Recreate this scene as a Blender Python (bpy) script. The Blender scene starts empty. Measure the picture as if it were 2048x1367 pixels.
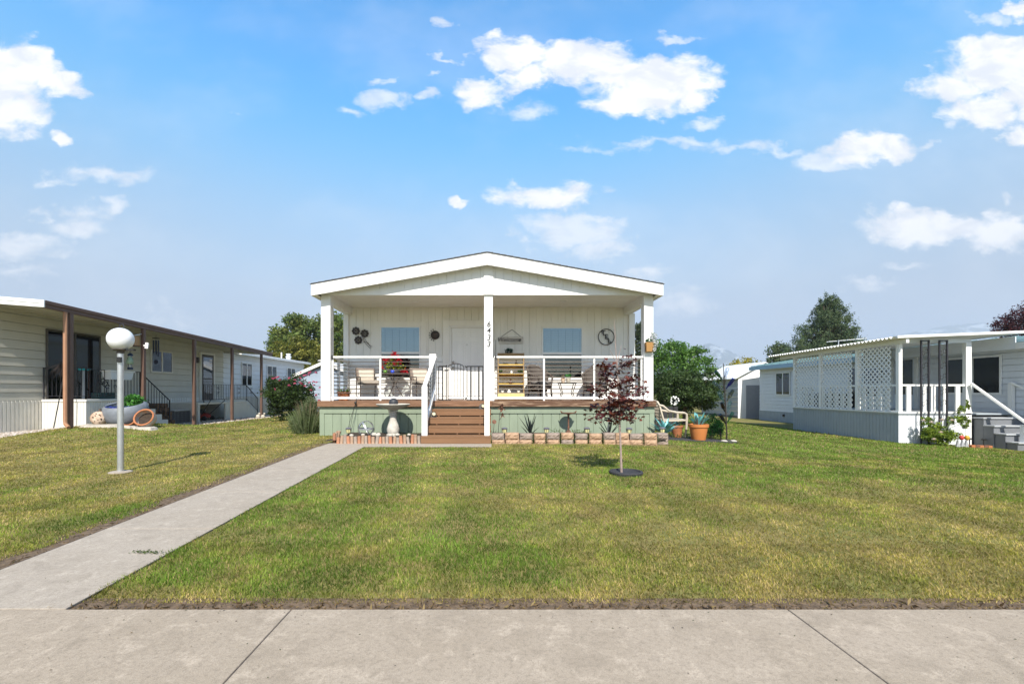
import bpy, bmesh, math, random
import numpy as np
from mathutils import Vector, Matrix

random.seed(7)
RNG = np.random.default_rng(7)
S = bpy.context.scene
COL = S.collection
R = math.radians

# ------------------------------------------------------------------ camera
EYE, FOC, VX, VY = 1.06, 910.0, 985.0, 782.0
cd = bpy.data.cameras.new("camera")
cam = bpy.data.objects.new("camera", cd)
COL.objects.link(cam)
cam.location = (0, 0, EYE)
cam.rotation_euler = (R(90), 0, 0)
cd.sensor_width = 36
cd.lens = FOC / 2048 * 36
cd.shift_x = (1024 - VX) / 2048
cd.shift_y = (VY - 683.5) / 2048
cd.clip_start = 0.05
cd.clip_end = 20000
S.camera = cam

# ------------------------------------------------------------------ view, sun, sky
S.view_settings.view_transform = 'Standard'
S.view_settings.look = 'None'
S.view_settings.exposure = 0.45
S.view_settings.gamma = 1
S.render.engine = 'CYCLES'
S.cycles.use_denoising = True
S.cycles.max_bounces = 6
S.cycles.transparent_max_bounces = 16
S.cycles.volume_bounces = 1
S.cycles.sample_clamp_indirect = 8

ELEV = R(44)
sd = Vector((0.055, -1.0, 0)).normalized() * math.cos(ELEV) + Vector((0, 0, math.sin(ELEV)))
sl = bpy.data.lights.new("sun", 'SUN')
sl.energy = 5.0
sl.angle = R(0.55)
sl.color = (1.0, 0.94, 0.85)
sun = bpy.data.objects.new("sun", sl)
COL.objects.link(sun)
sun.rotation_euler = sd.to_track_quat('Z', 'Y').to_euler()
sun.location = (3, -6, 12)

W = bpy.data.worlds.new("World")
S.world = W
W.use_nodes = True


def build_world():
    nt = W.node_tree
    N, L = nt.nodes, nt.links
    N.clear()
    out = N.new('ShaderNodeOutputWorld')
    bg = N.new('ShaderNodeBackground')
    bg.inputs['Strength'].default_value = 0.12
    L.new(bg.outputs[0], out.inputs[0])
    sky = N.new('ShaderNodeTexSky')
    sky.sky_type = 'NISHITA'
    sky.sun_disc = False
    sky.sun_elevation = ELEV
    sky.sun_rotation = math.atan2(sd.x, sd.y)
    sky.altitude = 1300
    sky.air_density = 1.1
    sky.dust_density = 1.6
    sky.ozone_density = 1.6
    def math_(op, a, b=None, c=None, clamp=False):
        n = N.new('ShaderNodeMath')
        n.operation = op
        n.use_clamp = clamp
        for i, x in enumerate((a, b, c)):
            if x is None:
                continue
            if isinstance(x, (int, float)):
                n.inputs[i].default_value = x
            else:
                L.new(x, n.inputs[i])
        return n.outputs[0]

    def vec_(op, a, b=None, out_=0):
        n = N.new('ShaderNodeVectorMath')
        n.operation = op
        for i, x in enumerate((a, b)):
            if x is None:
                continue
            if isinstance(x, tuple):
                n.inputs[i].default_value = x
            else:
                L.new(x, n.inputs[i])
        return n.outputs[out_]

    tc = N.new('ShaderNodeTexCoord')
    sep = N.new('ShaderNodeSeparateXYZ')
    L.new(tc.outputs['Generated'], sep.inputs[0])
    # a hazy summer sky: paler above, softer at the horizon on the northern side
    rp = N.new('ShaderNodeValToRGB')
    rp.color_ramp.interpolation = 'B_SPLINE'
    els = rp.color_ramp.elements
    for i, (z, c) in enumerate(SKY_GRADE):
        e = els[i] if i < 2 else els.new(z)
        e.position = z
        e.color = tuple(q / 3 for q in c) + (1,)
    L.new(sep.outputs[2], rp.inputs[0])
    nf = N.new('ShaderNodeMapRange')
    nf.interpolation_type = 'SMOOTHSTEP'
    L.new(sep.outputs[1], nf.inputs[0])
    nf.inputs[1].default_value, nf.inputs[2].default_value = -.25, .25
    gm = N.new('ShaderNodeMix')
    gm.data_type = 'RGBA'
    L.new(nf.outputs[0], gm.inputs[0])
    gm.inputs[6].default_value = (1 / 3, 1 / 3, 1 / 3, 1)
    L.new(rp.outputs[0], gm.inputs[7])
    graded = vec_('MULTIPLY', vec_('MULTIPLY', sky.outputs[0], (3, 3, 3)), gm.outputs[2])
    ys = math_('MAXIMUM', sep.outputs[1], 0.02)
    cmb = N.new('ShaderNodeCombineXYZ')
    L.new(math_('DIVIDE', sep.outputs[0], ys), cmb.inputs[0])
    L.new(math_('DIVIDE', sep.outputs[2], ys), cmb.inputs[1])
    uv = cmb.outputs[0]

    def noise(scale, detail, rough, vec, off, dist=0.0):
        n = N.new('ShaderNodeTexNoise')
        n.noise_dimensions = '2D'
        n.inputs['Scale'].default_value = scale
        n.inputs['Detail'].default_value = detail
        n.inputs['Roughness'].default_value = rough
        n.inputs['Distortion'].default_value = dist
        L.new(vec_('ADD', vec_('MULTIPLY', vec, (1, 1.7, 1)), off), n.inputs['Vector'])
        return n

    w1 = noise(7, 2, .55, uv, (3.1, 1.7, 0))
    w2 = noise(22, 3, .6, uv, (8.1, 4.7, 0))
    wv = vec_('MULTIPLY', vec_('SUBTRACT', w1.outputs['Color'], (.5, .5, .5)), (.13, .07, 0))
    wv2 = vec_('MULTIPLY', vec_('SUBTRACT', w2.outputs['Color'], (.5, .5, .5)), (.05, .035, 0))
    p = vec_('ADD', vec_('ADD', uv, wv), wv2)
    thick, thin = None, None
    for (cx, cy, a, b, amp) in CLOUDS:
        sx, sz = FOC / a, FOC / b
        d = N.new('ShaderNodeVectorMath')
        d.operation = 'MULTIPLY_ADD'
        L.new(p, d.inputs[0])
        d.inputs[1].default_value = (sx, sz, 0)
        d.inputs[2].default_value = (-(cx - VX) / a, -(VY - cy) / b, 0)
        m = math_('MULTIPLY_ADD', vec_('LENGTH', d.outputs[0], out_=1), -amp, amp)
        if amp >= 1:
            thick = m if thick is None else math_('MAXIMUM', thick, m)
        else:
            thin = m if thin is None else math_('MAXIMUM', thin, m)
    n1 = noise(14, 8, .66, uv, (0.3, 0.9, 0), .3)
    nn = math_('SUBTRACT', n1.outputs[0], .5)

    thick = math_('MAXIMUM', thick, 0)
    thin = math_('MAXIMUM', thin, 0)

    def ramp(x, lo, hi):
        n = N.new('ShaderNodeMapRange')
        n.interpolation_type = 'SMOOTHSTEP'
        L.new(x, n.inputs[0])
        n.inputs[1].default_value = lo
        n.inputs[2].default_value = hi
        return n.outputs[0]
    dk = ramp(math_('MULTIPLY_ADD', nn, 1.5, math_('MULTIPLY', thick, 1.5)), .05, 1.0)
    dk = math_('MULTIPLY', dk, ramp(thick, 0, .25))
    dn = math_('MULTIPLY', ramp(math_('MULTIPLY_ADD', nn, 1.2, thin), .0, .75), ramp(thin, 0, .2))
    dn = math_('MULTIPLY', dn, .66)
    dens = math_('MAXIMUM', math_('MULTIPLY', dk, .97), dn)
    dens = math_('MULTIPLY', dens, ramp(sep.outputs[1], .05, .2))
    # broad thin veil
    n3 = noise(2.4, 4, .55, uv, (5.3, 2.2, 0))
    veil = math_('MULTIPLY', ramp(n3.outputs[0], .42, .75), .13)
    veil = math_('MULTIPLY', veil, ramp(sep.outputs[1], .05, .2))
    dens = math_('MAXIMUM', dens, veil)
    # shading inside the cloud
    n4 = noise(11, 4, .55, uv, (0.3, 0.86, 0), .3)
    shade = ramp(n4.outputs[0], .3, .62)
    cc = N.new('ShaderNodeMix')
    cc.data_type = 'RGBA'
    L.new(shade, cc.inputs[0])
    cc.inputs[6].default_value = CLOUD_LO + (1,)
    cc.inputs[7].default_value = CLOUD_HI + (1,)
    mx = N.new('ShaderNodeMix')
    mx.data_type = 'RGBA'
    L.new(dens, mx.inputs[0])
    L.new(graded, mx.inputs[6])
    L.new(cc.outputs[2], mx.inputs[7])
    L.new(mx.outputs[2], bg.inputs['Color'])


SKY_GRADE = [(0, (.45, .48, .62)), (.06, (.62, .54, .58)), (.125, (.84, .66, .63)), (.22, (1.30, 1.06, .88)), (.354, (1.45, 1.62, 1.45)),
             (.47, (.62, 1.85, 2.0)), (.58, (.18, 1.75, 2.5)), (.8, (.4, 1.6, 2.0))]
CLOUD_LO = (5.9, 6.0, 6.3)
CLOUD_HI = (7.6, 7.4, 7.3)
CLOUDS = [  # direction of each cloud lobe on the northern sky, half extents, strength
    (20, 150, 130, 85, 1.2), (10, 225, 105, 60, 1.2), (110, 170, 72, 48, 1.1), (60, 115, 62, 45, 1.1), (125, 266, 34, 26, 1.0),
    (200, 348, 110, 26, .75), (110, 366, 40, 16, .7), (165, 445, 115, 40, .85), (240, 420, 34, 36, .85), (82, 425, 36, 24, .7),
    (50, 495, 150, 34, .75), (50, 545, 90, 26, .7), (875, 40, 34, 22, .8), (903, 117, 32, 14, .8), (850, 145, 24, 12, .7),
    (850, 187, 40, 22, .95), (765, 195, 58, 36, .9), (760, 152, 28, 15, .75), (690, 214, 28, 14, .5), (478, 236, 30, 14, .45),
    (1030, 112, 90, 46, 1.1), (1160, 125, 160, 58, 1.3), (1290, 160, 170, 66, 1.4), (1270, 205, 130, 42, 1.3), (1370, 178, 85, 42, 1.2),
    (970, 185, 80, 40, 1.0), (1060, 150, 80, 40, 1.0), (1060, 222, 80, 32, .75), (965, 104, 38, 24, .85), (1365, 72, 65, 15, .8),
    (1420, 238, 55, 20, .8), (1320, 287, 260, 15, .55), (1520, 302, 160, 17, .6), (1750, 298, 125, 48, 1.2), (1640, 325, 85, 26, .95),
    (1860, 296, 42, 16, .8), (2010, 125, 165, 72, 1.4), (1895, 170, 95, 52, 1.1), (1960, 225, 105, 50, 1.2), (2050, 190, 90, 70, 1.3),
    (2030, 270, 40, 38, 1.0), (1990, 38, 70, 20, .9), (2045, 15, 50, 26, 1.0), (1870, 455, 205, 52, 1.1), (2010, 472, 120, 42, 1.1),
    (1995, 405, 34, 22, .9), (1090, 390, 140, 40, 1.0), (925, 397, 34, 17, 1.0), (1140, 462, 170, 48, .95), (1190, 500, 100, 26, .7),
    (1290, 548, 90, 30, .7), (1360, 600, 110, 50, .55), (1800, 530, 70, 14, .5), (1740, 568, 110, 18, .5), (320, 640, 160, 50, .4),
]
build_world()

# ------------------------------------------------------------------ ground form


def ss(a, b, x):
    t = np.clip((np.asarray(x, float) - a) / (b - a), 0, 1)
    return t * t * (3 - 2 * t)


def g(x, y):
    x = np.asarray(x, float)
    y = np.asarray(y, float)
    r = -.036 * np.clip(x - 2.2, 0, 12.5) * ss(5, 9, y)
    r = r + .21 * np.exp(-((x + 10.0) / 1.5) ** 2 - ((y - 11.9) / 1.9) ** 2)
    r = r - .1 * ss(13, 16, y) * ss(-7, -9, x)
    return r


def gz(x, y):
    return float(g(x, y))


def fx(px, Y):
    return (px - VX) / FOC * Y


def fz(py, Y):
    return EYE - (py - VY) / FOC * Y


def vnoise(x, y, scale, seed):
    rg = np.random.default_rng(seed)
    T = rg.random((64, 64))
    X = np.asarray(x) / scale + 1000.0
    Y = np.asarray(y) / scale + 1000.0
    xi, yi = np.floor(X).astype(int), np.floor(Y).astype(int)
    u, v = X - xi, Y - yi
    u, v = u * u * (3 - 2 * u), v * v * (3 - 2 * v)
    a, b = T[xi % 64, yi % 64], T[(xi + 1) % 64, yi % 64]
    c, d = T[xi % 64, (yi + 1) % 64], T[(xi + 1) % 64, (yi + 1) % 64]
    return (a * (1 - u) + b * u) * (1 - v) + (c * (1 - u) + d * u) * v


def fbm(x, y, scale, seed, n=4):
    r, a, t = 0, 1.0, 0
    for i in range(n):
        r = r + a * vnoise(x, y, scale / 2 ** i, seed + i)
        t += a
        a *= .5
    return r / t

# ------------------------------------------------------------------ materials


def _nodes(name):
    m = bpy.data.materials.new(name)
    m.use_nodes = True
    return m, m.node_tree.nodes, m.node_tree.links, m.node_tree.nodes['Principled BSDF']


def M(name, col, rough=.6, var=.1, scale=6., bump=0., bscale=60., metal=0., spec=.4, col2=None, stretch=(1, 1, 1), lo=.3, hi=.7, coat=0.):
    m, N, L, B = _nodes(name)
    B.inputs['Roughness'].default_value = rough
    B.inputs['Metallic'].default_value = metal
    B.inputs['Specular IOR Level'].default_value = spec
    B.inputs['Coat Weight'].default_value = coat
    tc = N.new('ShaderNodeTexCoord')
    mp = N.new('ShaderNodeMapping')
    mp.inputs['Scale'].default_value = stretch
    L.new(tc.outputs['Object'], mp.inputs[0])
    n = N.new('ShaderNodeTexNoise')
    n.inputs['Scale'].default_value = scale
    n.inputs['Detail'].default_value = 6
    n.inputs['Roughness'].default_value = .65
    L.new(mp.outputs[0], n.inputs['Vector'])
    r = N.new('ShaderNodeValToRGB')
    r.color_ramp.elements[0].position = lo
    r.color_ramp.elements[1].position = hi
    a = tuple(max(0, c * (1 - var)) for c in col)
    b = tuple(min(1, c * (1 + var)) for c in (col2 or col))
    r.color_ramp.elements[0].color = a + (1,)
    r.color_ramp.elements[1].color = b + (1,)
    L.new(n.outputs[0], r.inputs[0])
    L.new(r.outputs[0], B.inputs['Base Color'])
    if bump:
        n2 = N.new('ShaderNodeTexNoise')
        n2.inputs['Scale'].default_value = bscale
        n2.inputs['Detail'].default_value = 5
        L.new(mp.outputs[0], n2.inputs['Vector'])
        bp = N.new('ShaderNodeBump')
        bp.inputs['Strength'].default_value = bump
        bp.inputs['Distance'].default_value = .02
        L.new(n2.outputs[0], bp.inputs['Height'])
        L.new(bp.outputs[0], B.inputs['Normal'])
    return m


def Mleaf(name, trans=.35, rough=.5, gain=1.0, spec=.25):
    """leaf: colour from the per-leaf attribute, light passes through"""
    m, N, L, B = _nodes(name)
    at = N.new('ShaderNodeAttribute')
    at.attribute_name = 'col'
    B.inputs['Roughness'].default_value = rough
    B.inputs['Specular IOR Level'].default_value = spec
    L.new(at.outputs['Color'], B.inputs['Base Color'])
    t = N.new('ShaderNodeBsdfTranslucent')
    hs = N.new('ShaderNodeHueSaturation')
    hs.inputs['Saturation'].default_value = 1.15
    hs.inputs['Value'].default_value = gain
    L.new(at.outputs['Color'], hs.inputs['Color'])
    L.new(hs.outputs[0], t.inputs['Color'])
    mx = N.new('ShaderNodeMixShader')
    mx.inputs[0].default_value = trans
    L.new(B.outputs[0], mx.inputs[1])
    L.new(t.outputs[0], mx.inputs[2])
    L.new(mx.outputs[0], N['Material Output'].inputs[0])
    return m


def Mglass(name, tint=(.9, .95, .95), refl=.3, rough=.03, see=.8):
    """pane or bottle: lets tinted light through and mirrors the sky"""
    m, N, L, B = _nodes(name)
    tr = N.new('ShaderNodeBsdfTransparent')
    tr.inputs[0].default_value = tuple(c * see for c in tint) + (1,)
    gl = N.new('ShaderNodeBsdfGlossy')
    gl.inputs['Roughness'].default_value = rough
    gl.inputs['Color'].default_value = (.9, .95, 1, 1)
    fr = N.new('ShaderNodeLayerWeight')
    fr.inputs[0].default_value = .35
    ad = N.new('ShaderNodeMath')
    ad.operation = 'MULTIPLY_ADD'
    ad.use_clamp = True
    L.new(fr.outputs['Facing'], ad.inputs[0])
    ad.inputs[1].default_value = .22
    ad.inputs[2].default_value = refl
    mx = N.new('ShaderNodeMixShader')
    L.new(ad.outputs[0], mx.inputs[0])
    L.new(tr.outputs[0], mx.inputs[1])
    L.new(gl.outputs[0], mx.inputs[2])
    L.new(mx.outputs[0], N['Material Output'].inputs[0])
    return m


def Mwicker(name, col):
    m, N, L, B = _nodes(name)
    B.inputs['Roughness'].default_value = .6
    tc = N.new('ShaderNodeTexCoord')
    out = None
    for d in ('Z', 'X'):
        w = N.new('ShaderNodeTexWave')
        w.bands_direction = d
        w.inputs['Scale'].default_value = 14
        w.inputs['Distortion'].default_value = .6
        L.new(tc.outputs['Object'], w.inputs['Vector'])
        if out is None:
            out = w.outputs['Fac']
        else:
            a = N.new('ShaderNodeMath')
            a.operation = 'MULTIPLY'
            L.new(out, a.inputs[0])
            L.new(w.outputs['Fac'], a.inputs[1])
            out = a.outputs[0]
    r = N.new('ShaderNodeValToRGB')
    r.color_ramp.elements[0].color = tuple(c * .45 for c in col) + (1,)
    r.color_ramp.elements[1].color = tuple(min(1, c * 1.7) for c in col) + (1,)
    r.color_ramp.elements[1].position = .6
    L.new(out, r.inputs[0])
    L.new(r.outputs[0], B.inputs['Base Color'])
    bp = N.new('ShaderNodeBump')
    bp.inputs['Strength'].default_value = .6
    bp.inputs['Distance'].default_value = .01
    L.new(out, bp.inputs['Height'])
    L.new(bp.outputs[0], B.inputs['Normal'])
    return m


white = M('white_paint', (.80, .80, .78), .5, .05, 4, .06, 30, stretch=(1, 1, .3))
wallw = M('wall_paint', (.77, .755, .705), .55, .06, 3.5, .06, 40, stretch=(1, 1, .25))
wallb = M('lap_paint', (.79, .79, .76), .55, .04, 2.5, .06, 40)
green = M('sage_paint', (.232, .283, .205), .6, .10, 3.0, .08, 30, stretch=(1, 1, .35))
deckbr = M('deck_stain', (.165, .082, .042), .6, .3, 3, .2, 40, stretch=(1, 6, 10), col2=(.21, .115, .065))
worn = M('worn_deck_edge', (.15, .075, .04), .65, .25, 2.4, .25, 40, col2=(.50, .36, .24), stretch=(.8, 4, 9), lo=.52, hi=.78)
compos = M('composite_board', (.20, .106, .052), .55, .12, 3, .1, 80, stretch=(1, 4, 8))
black = M('black_metal', (.02, .02, .02), .45, .2, 10)
iron = M('wrought_iron', (.025, .024, .03), .5, .3, 10)
rodm = M('rod_metal', (.07, .06, .05), .4, .2, 10, metal=.4)
shingle = M('shingle', (.12, .12, .125), .9, .35, 30, .4, 60)
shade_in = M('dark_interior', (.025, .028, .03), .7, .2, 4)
blindm = M('blind_slat', (.72, .74, .74), .5, .04)
pane_up = Mglass('window_pane', (.70, .80, .86), .075, .02, .96)
pane_lo = Mglass('screen_pane', (.55, .57, .6), .07, .05, .6)
pane_dk = Mglass('dark_pane', (.5, .5, .5), .035, .03, .5)
terra = M('terracotta', (.38, .145, .06), .75, .3, 7, .08, 50)
rust = M('rusty_metal', (.10, .048, .032), .75, .45, 14, .2, 60, col2=(.16, .075, .045))
bronze = M('dark_bronze', (.05, .04, .035), .5, .35, 14, .1, 50, metal=.5)
stonec = M('cast_stone', (.50, .47, .41), .9, .25, 9, .4, 50)
silver = M('galvanised', (.55, .56, .57), .35, .12, 6, .03, 30, metal=.7)
leafm = Mleaf('leaf', .35)
grassm = Mleaf('grass_blade', .40, .55, 1.1, .2)
petalm = Mleaf('petal', .3, .6)
bark = M('bark', (.12, .09, .07), .9, .35, 12, .5, 40)
soil = M('soil', (.045, .032, .023), .95, .45, 25, .6, 60)
creams = M('cream_siding', (.56, .545, .48), .55, .06, 2.2, .05, 40)
creamw = M('cream_white_metal', (.72, .70, .64), .5, .08, 3)
brownm = M('brown_metal', (.13, .075, .055), .5, .12, 5)
tanm = M('tan_metal', (.36, .19, .11), .5, .12, 5)
whites = M('white_siding', (.70, .73, .77), .5, .05, 2.2, .04, 40)
greyb = M('blue_grey_skirt', (.33, .37, .40), .55, .08, 2.5)
greystep = M('grey_step', (.17, .18, .195), .6, .1, 4)
bluef = M('blue_fascia', (.33, .48, .60), .5, .06, 3)
tealr = M('teal_roof', (.14, .24, .25), .4, .1, 3, metal=.3)
concrete = None

# ------------------------------------------------------------------ builders


class MB:
    def __init__(s):
        s.v, s.f = [], []

    def box(s, x0, x1, y0, y1, z0, z1):
        return s.hexa([(x0, y0, z0), (x1, y0, z0), (x1, y1, z0), (x0, y1, z0), (x0, y0, z1), (x1, y0, z1), (x1, y1, z1), (x0, y1, z1)])

    def hexa(s, p):
        k = len(s.v)
        s.v += [tuple(q) for q in p]
        s.f += [tuple(k + i for i in q) for q in ((3, 2, 1, 0), (4, 5, 6, 7), (0, 1, 5, 4), (1, 2, 6, 5), (2, 3, 7, 6), (3, 0, 4, 7))]
        return s

    def bar(s, p, q, w, h=None, up=(0, 0, 1)):
        p, q = Vector(p), Vector(q)
        h = h or w
        d = (q - p).normalized()
        u = Vector(up)
        if abs(d.dot(u)) > .98:
            u = Vector((0, 1, 0)) if abs(d.y) < .9 else Vector((1, 0, 0))
        a = d.cross(u).normalized() * w / 2
        b = a.cross(d).normalized() * h / 2
        return s.hexa([p - a - b, p + a - b, q + a - b, q - a - b, p - a + b, p + a + b, q + a + b, q - a + b])

    def tube(s, pts, r, n=8, cap=True):
        pts = [Vector(p) for p in pts]
        rs = r if isinstance(r, (list, tuple)) else [r] * len(pts)
        k0 = len(s.v)
        u = None
        for i, p in enumerate(pts):
            d = (pts[min(i + 1, len(pts) - 1)] - pts[max(i - 1, 0)])
            d = d.normalized() if d.length > 1e-9 else Vector((0, 0, 1))
            if u is None:
                u = d.orthogonal().normalized()
            else:
                u = u - d * u.dot(d)
                u = u.normalized() if u.length > 1e-6 else d.orthogonal().normalized()
            w = d.cross(u)
            for j in range(n):
                t = 2 * math.pi * j / n
                s.v.append(tuple(p + (u * math.cos(t) + w * math.sin(t)) * rs[i]))
        for i in range(len(pts) - 1):
            for j in range(n):
                a, b = k0 + i * n + j, k0 + i * n + (j + 1) % n
                s.f.append((a, b, b + n, a + n))
        if cap:
            s.f.append(tuple(k0 + j for j in reversed(range(n))))
            s.f.append(tuple(k0 + (len(pts) - 1) * n + j for j in range(n)))
        return s

    def lathe(s, prof, c, n=24, mat=None, top=True, bottom=True):
        """prof: (radius, z) from bottom to top"""
        c = Vector(c)
        k0 = len(s.v)
        for (r, z) in prof:
            for j in range(n):
                t = 2 * math.pi * j / n
                q = Vector((r * math.cos(t), r * math.sin(t), z))
                if mat is not None:
                    q = mat @ q
                s.v.append(tuple(c + q))
        for i in range(len(prof) - 1):
            for j in range(n):
                a, b = k0 + i * n + j, k0 + i * n + (j + 1) % n
                s.f.append((a, b, b + n, a + n))
        if bottom:
            s.f.append(tuple(k0 + j for j in reversed(range(n))))
        if top:
            s.f.append(tuple(k0 + (len(prof) - 1) * n + j for j in range(n)))
        return s

    def ball(s, c, r, n=14, sz=1.0, mat=None):
        m = n // 2
        return s.lathe([(max(r * math.sin(math.pi * i / m), r * .01), -r * math.cos(math.pi * i / m) * sz) for i in range(m + 1)], c, n, mat)

    def prism(s, pts, d):
        """pts: planar polygon, d: extrusion vector"""
        k = len(s.v)
        n = len(pts)
        d = Vector(d)
        s.v += [tuple(p) for p in pts] + [tuple(Vector(p) + d) for p in pts]
        s.f.append(tuple(range(k, k + n)))
        s.f.append(tuple(reversed(range(k + n, k + 2 * n))))
        for i in range(n):
            j = (i + 1) % n
            s.f.append((k + i, k + n + i, k + n + j, k + j))
        return s

    def quad(s, *p):
        k = len(s.v)
        s.v += [tuple(q) for q in p]
        s.f.append(tuple(range(k, k + len(p))))
        return s

    def blade(s, base, d, length, width, bend=.3, seg=6, fold=.25, tip=1.5):
        """a long tapering leaf that arches over"""
        base, d = Vector(base), Vector(d).normalized()
        side = d.cross(Vector((0, 0, 1)))
        side = side.normalized() if side.length > 1e-3 else Vector((1, 0, 0))
        k0 = len(s.v)
        p = base.copy()
        for i in range(seg + 1):
            t = i / seg
            w = width * (.55 + 1.2 * t - 1.75 * t ** tip) if tip else width * (1 - t)
            w = max(w, .002) * .5
            nrm = side.cross(d).normalized()
            s.v += [tuple(p - side * w + nrm * w * fold), tuple(p), tuple(p + side * w + nrm * w * fold)]
            d = (d + Vector((0, 0, -bend / seg))).normalized()
            p = p + d * (length / seg)
        for i in range(seg):
            a = k0 + i * 3
            s.f += [(a, a + 1, a + 4, a + 3), (a + 1, a + 2, a + 5, a + 4)]
        return s

    def build(s, name, mat, parent=None, smooth=False, bevel=0., sharp=40, fixn=True, origin=None):
        me = bpy.data.meshes.new(name)
        o0 = origin if origin is not None else root_loc(parent)
        me.from_pydata([(x - o0[0], y - o0[1], z - o0[2]) for x, y, z in s.v], [], s.f)
        if fixn and len(s.f) < 20000:
            bm = bmesh.new()
            bm.from_mesh(me)
            bmesh.ops.recalc_face_normals(bm, faces=bm.faces)
            bm.to_mesh(me)
            bm.free()
        me.update()
        if smooth:
            me.shade_smooth()
            me.set_sharp_from_angle(angle=R(sharp))
        me.materials.append(mat)
        o = bpy.data.objects.new(name, me)
        COL.objects.link(o)
        if parent:
            o.parent = parent
        else:
            o.location = o0
        if bevel:
            b = o.modifiers.new('bevel', 'BEVEL')
            b.width = bevel
            b.segments = 2
            b.limit_method = 'ANGLE'
            b.angle_limit = R(40)
        return o


def root_loc(o):
    if o is None:
        return (0, 0, 0)
    while o.parent:
        o = o.parent
    return tuple(o.location)


def tag(o, label, cat, group=None, kind=None):
    if label:
        o['label'] = label
    if cat:
        o['category'] = cat
    if group:
        o['group'] = group
    if kind:
        o['kind'] = kind
    return o


def thing(name, label, cat, loc, group=None):
    o = bpy.data.objects.new(name, None)
    o.empty_display_size = .1
    COL.objects.link(o)
    o.location = loc
    return tag(o, label, cat, group)


def BX(parent, name, mat, *boxes, bevel=0.):
    m = MB()
    for b in boxes:
        m.box(*b)
    return m.build(name, mat, parent, bevel=bevel)


def one(mb, name, mat, label, cat, loc, group=None, **k):
    """a thing that is one mesh"""
    return tag(mb.build(name, mat, None, origin=loc, **k), label, cat, group)


def dup(root, loc, label, rz=0., sc=None, group=None):
    r = root.copy()
    COL.objects.link(r)
    r.location = loc
    r.rotation_euler = (0, 0, rz)
    if sc:
        r.scale = (sc, sc, sc)
    r['label'] = label
    if group:
        r['group'] = group
    for ch in list(root.children):
        c = ch.copy()
        COL.objects.link(c)
        c.parent = r
        for gch in ch.children:
            d = gch.copy()
            COL.objects.link(d)
            d.parent = c
    return r


def npmesh(name, V, F, mat, colors=None, parent=None, smooth=False, origin=(0, 0, 0)):
    """V (n,3), F (m,k) arrays; colors per vertex (n,3)"""
    me = bpy.data.meshes.new(name)
    V = np.asarray(V, np.float32) - np.asarray(origin, np.float32)
    F = np.asarray(F, np.int32)
    m, k = F.shape
    me.vertices.add(len(V))
    me.vertices.foreach_set('co', V.ravel())
    me.loops.add(m * k)
    me.loops.foreach_set('vertex_index', F.ravel())
    me.polygons.add(m)
    me.polygons.foreach_set('loop_start', np.arange(0, m * k, k, dtype=np.int32))
    me.polygons.foreach_set('loop_total', np.full(m, k, np.int32))
    if smooth:
        me.polygons.foreach_set('use_smooth', np.ones(m, bool))
    me.update(calc_edges=True)
    if colors is not None:
        ca = me.color_attributes.new('col', 'FLOAT_COLOR', 'POINT')
        c4 = np.ones((len(V), 4), np.float32)
        c4[:, :3] = colors
        ca.data.foreach_set('color', c4.ravel())
    me.materials.append(mat)
    o = bpy.data.objects.new(name, me)
    COL.objects.link(o)
    if parent:
        o.parent = parent
    else:
        o.location = origin
    return o


def unit(a):
    return a / np.maximum(np.linalg.norm(a, axis=1, keepdims=True), 1e-9)


def leaves(pts, size, cols, up=.6, aspect=.55, rng=RNG):
    """arrays of one folded leaf (two triangles as a quad) per point"""
    n = len(pts)
    nr = unit(rng.normal(size=(n, 3)) + np.array([0, 0, up]))
    t = unit(np.cross(nr, rng.normal(size=(n, 3))))
    b = np.cross(nr, t)
    s = np.asarray(size).reshape(-1, 1) * np.ones((n, 1))
    k = .12 * s
    V = np.stack([pts - t * s * .5 - nr * k, pts + b * s * aspect * .5, pts + t * s * .5 - nr * k, pts - b * s * aspect * .5], 1).reshape(-1, 3)
    F = np.arange(4 * n).reshape(n, 4)
    return V, F, np.repeat(cols, 4, 0)


def ellipsoid_pts(n, rng, shell=.55):
    d = unit(rng.normal(size=(n, 3)))
    r = shell + (1 - shell) * rng.random((n, 1)) ** .7
    return d * r


def foliage(name, lobes, n, size, palette, parent, seed, clump=40, spread=.16, up=.5, aspect=.55, shell=.5, zmin=None, mat=None):
    """lobes: (cx,cy,cz,rx,ry,rz). Leaves gather in clumps spread over each lobe."""
    rng = np.random.default_rng(seed)
    vol = np.array([l[3] * l[5] + l[4] * l[5] + l[3] * l[4] for l in lobes])
    vol = vol / vol.sum()
    P, Cc = [], []
    pal = np.array(palette)
    for l, w in zip(lobes, vol):
        m = max(int(n * w), 8)
        nc = max(m // clump, 3)
        cc = ellipsoid_pts(nc, rng, shell)
        pick = rng.integers(0, nc, m)
        q = cc[pick] + rng.normal(size=(m, 3)) * spread
        q = q * np.array(l[3:6]) + np.array(l[:3])
        pc = pal[rng.integers(0, len(pal), nc)] * rng.uniform(.8, 1.2, (nc, 1))
        c = pc[pick] * rng.uniform(.75, 1.3, (m, 1))
        P.append(q)
        Cc.append(c)
    P, Cc = np.concatenate(P), np.concatenate(Cc)
    if zmin is not None:
        k = P[:, 2] > zmin
        P, Cc = P[k], Cc[k]
    V, F, K = leaves(P, size * rng.uniform(.65, 1.25, len(P)), Cc, up, aspect, rng)
    return npmesh(name, V, F, mat or leafm, K, parent, origin=root_loc(parent))


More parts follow.
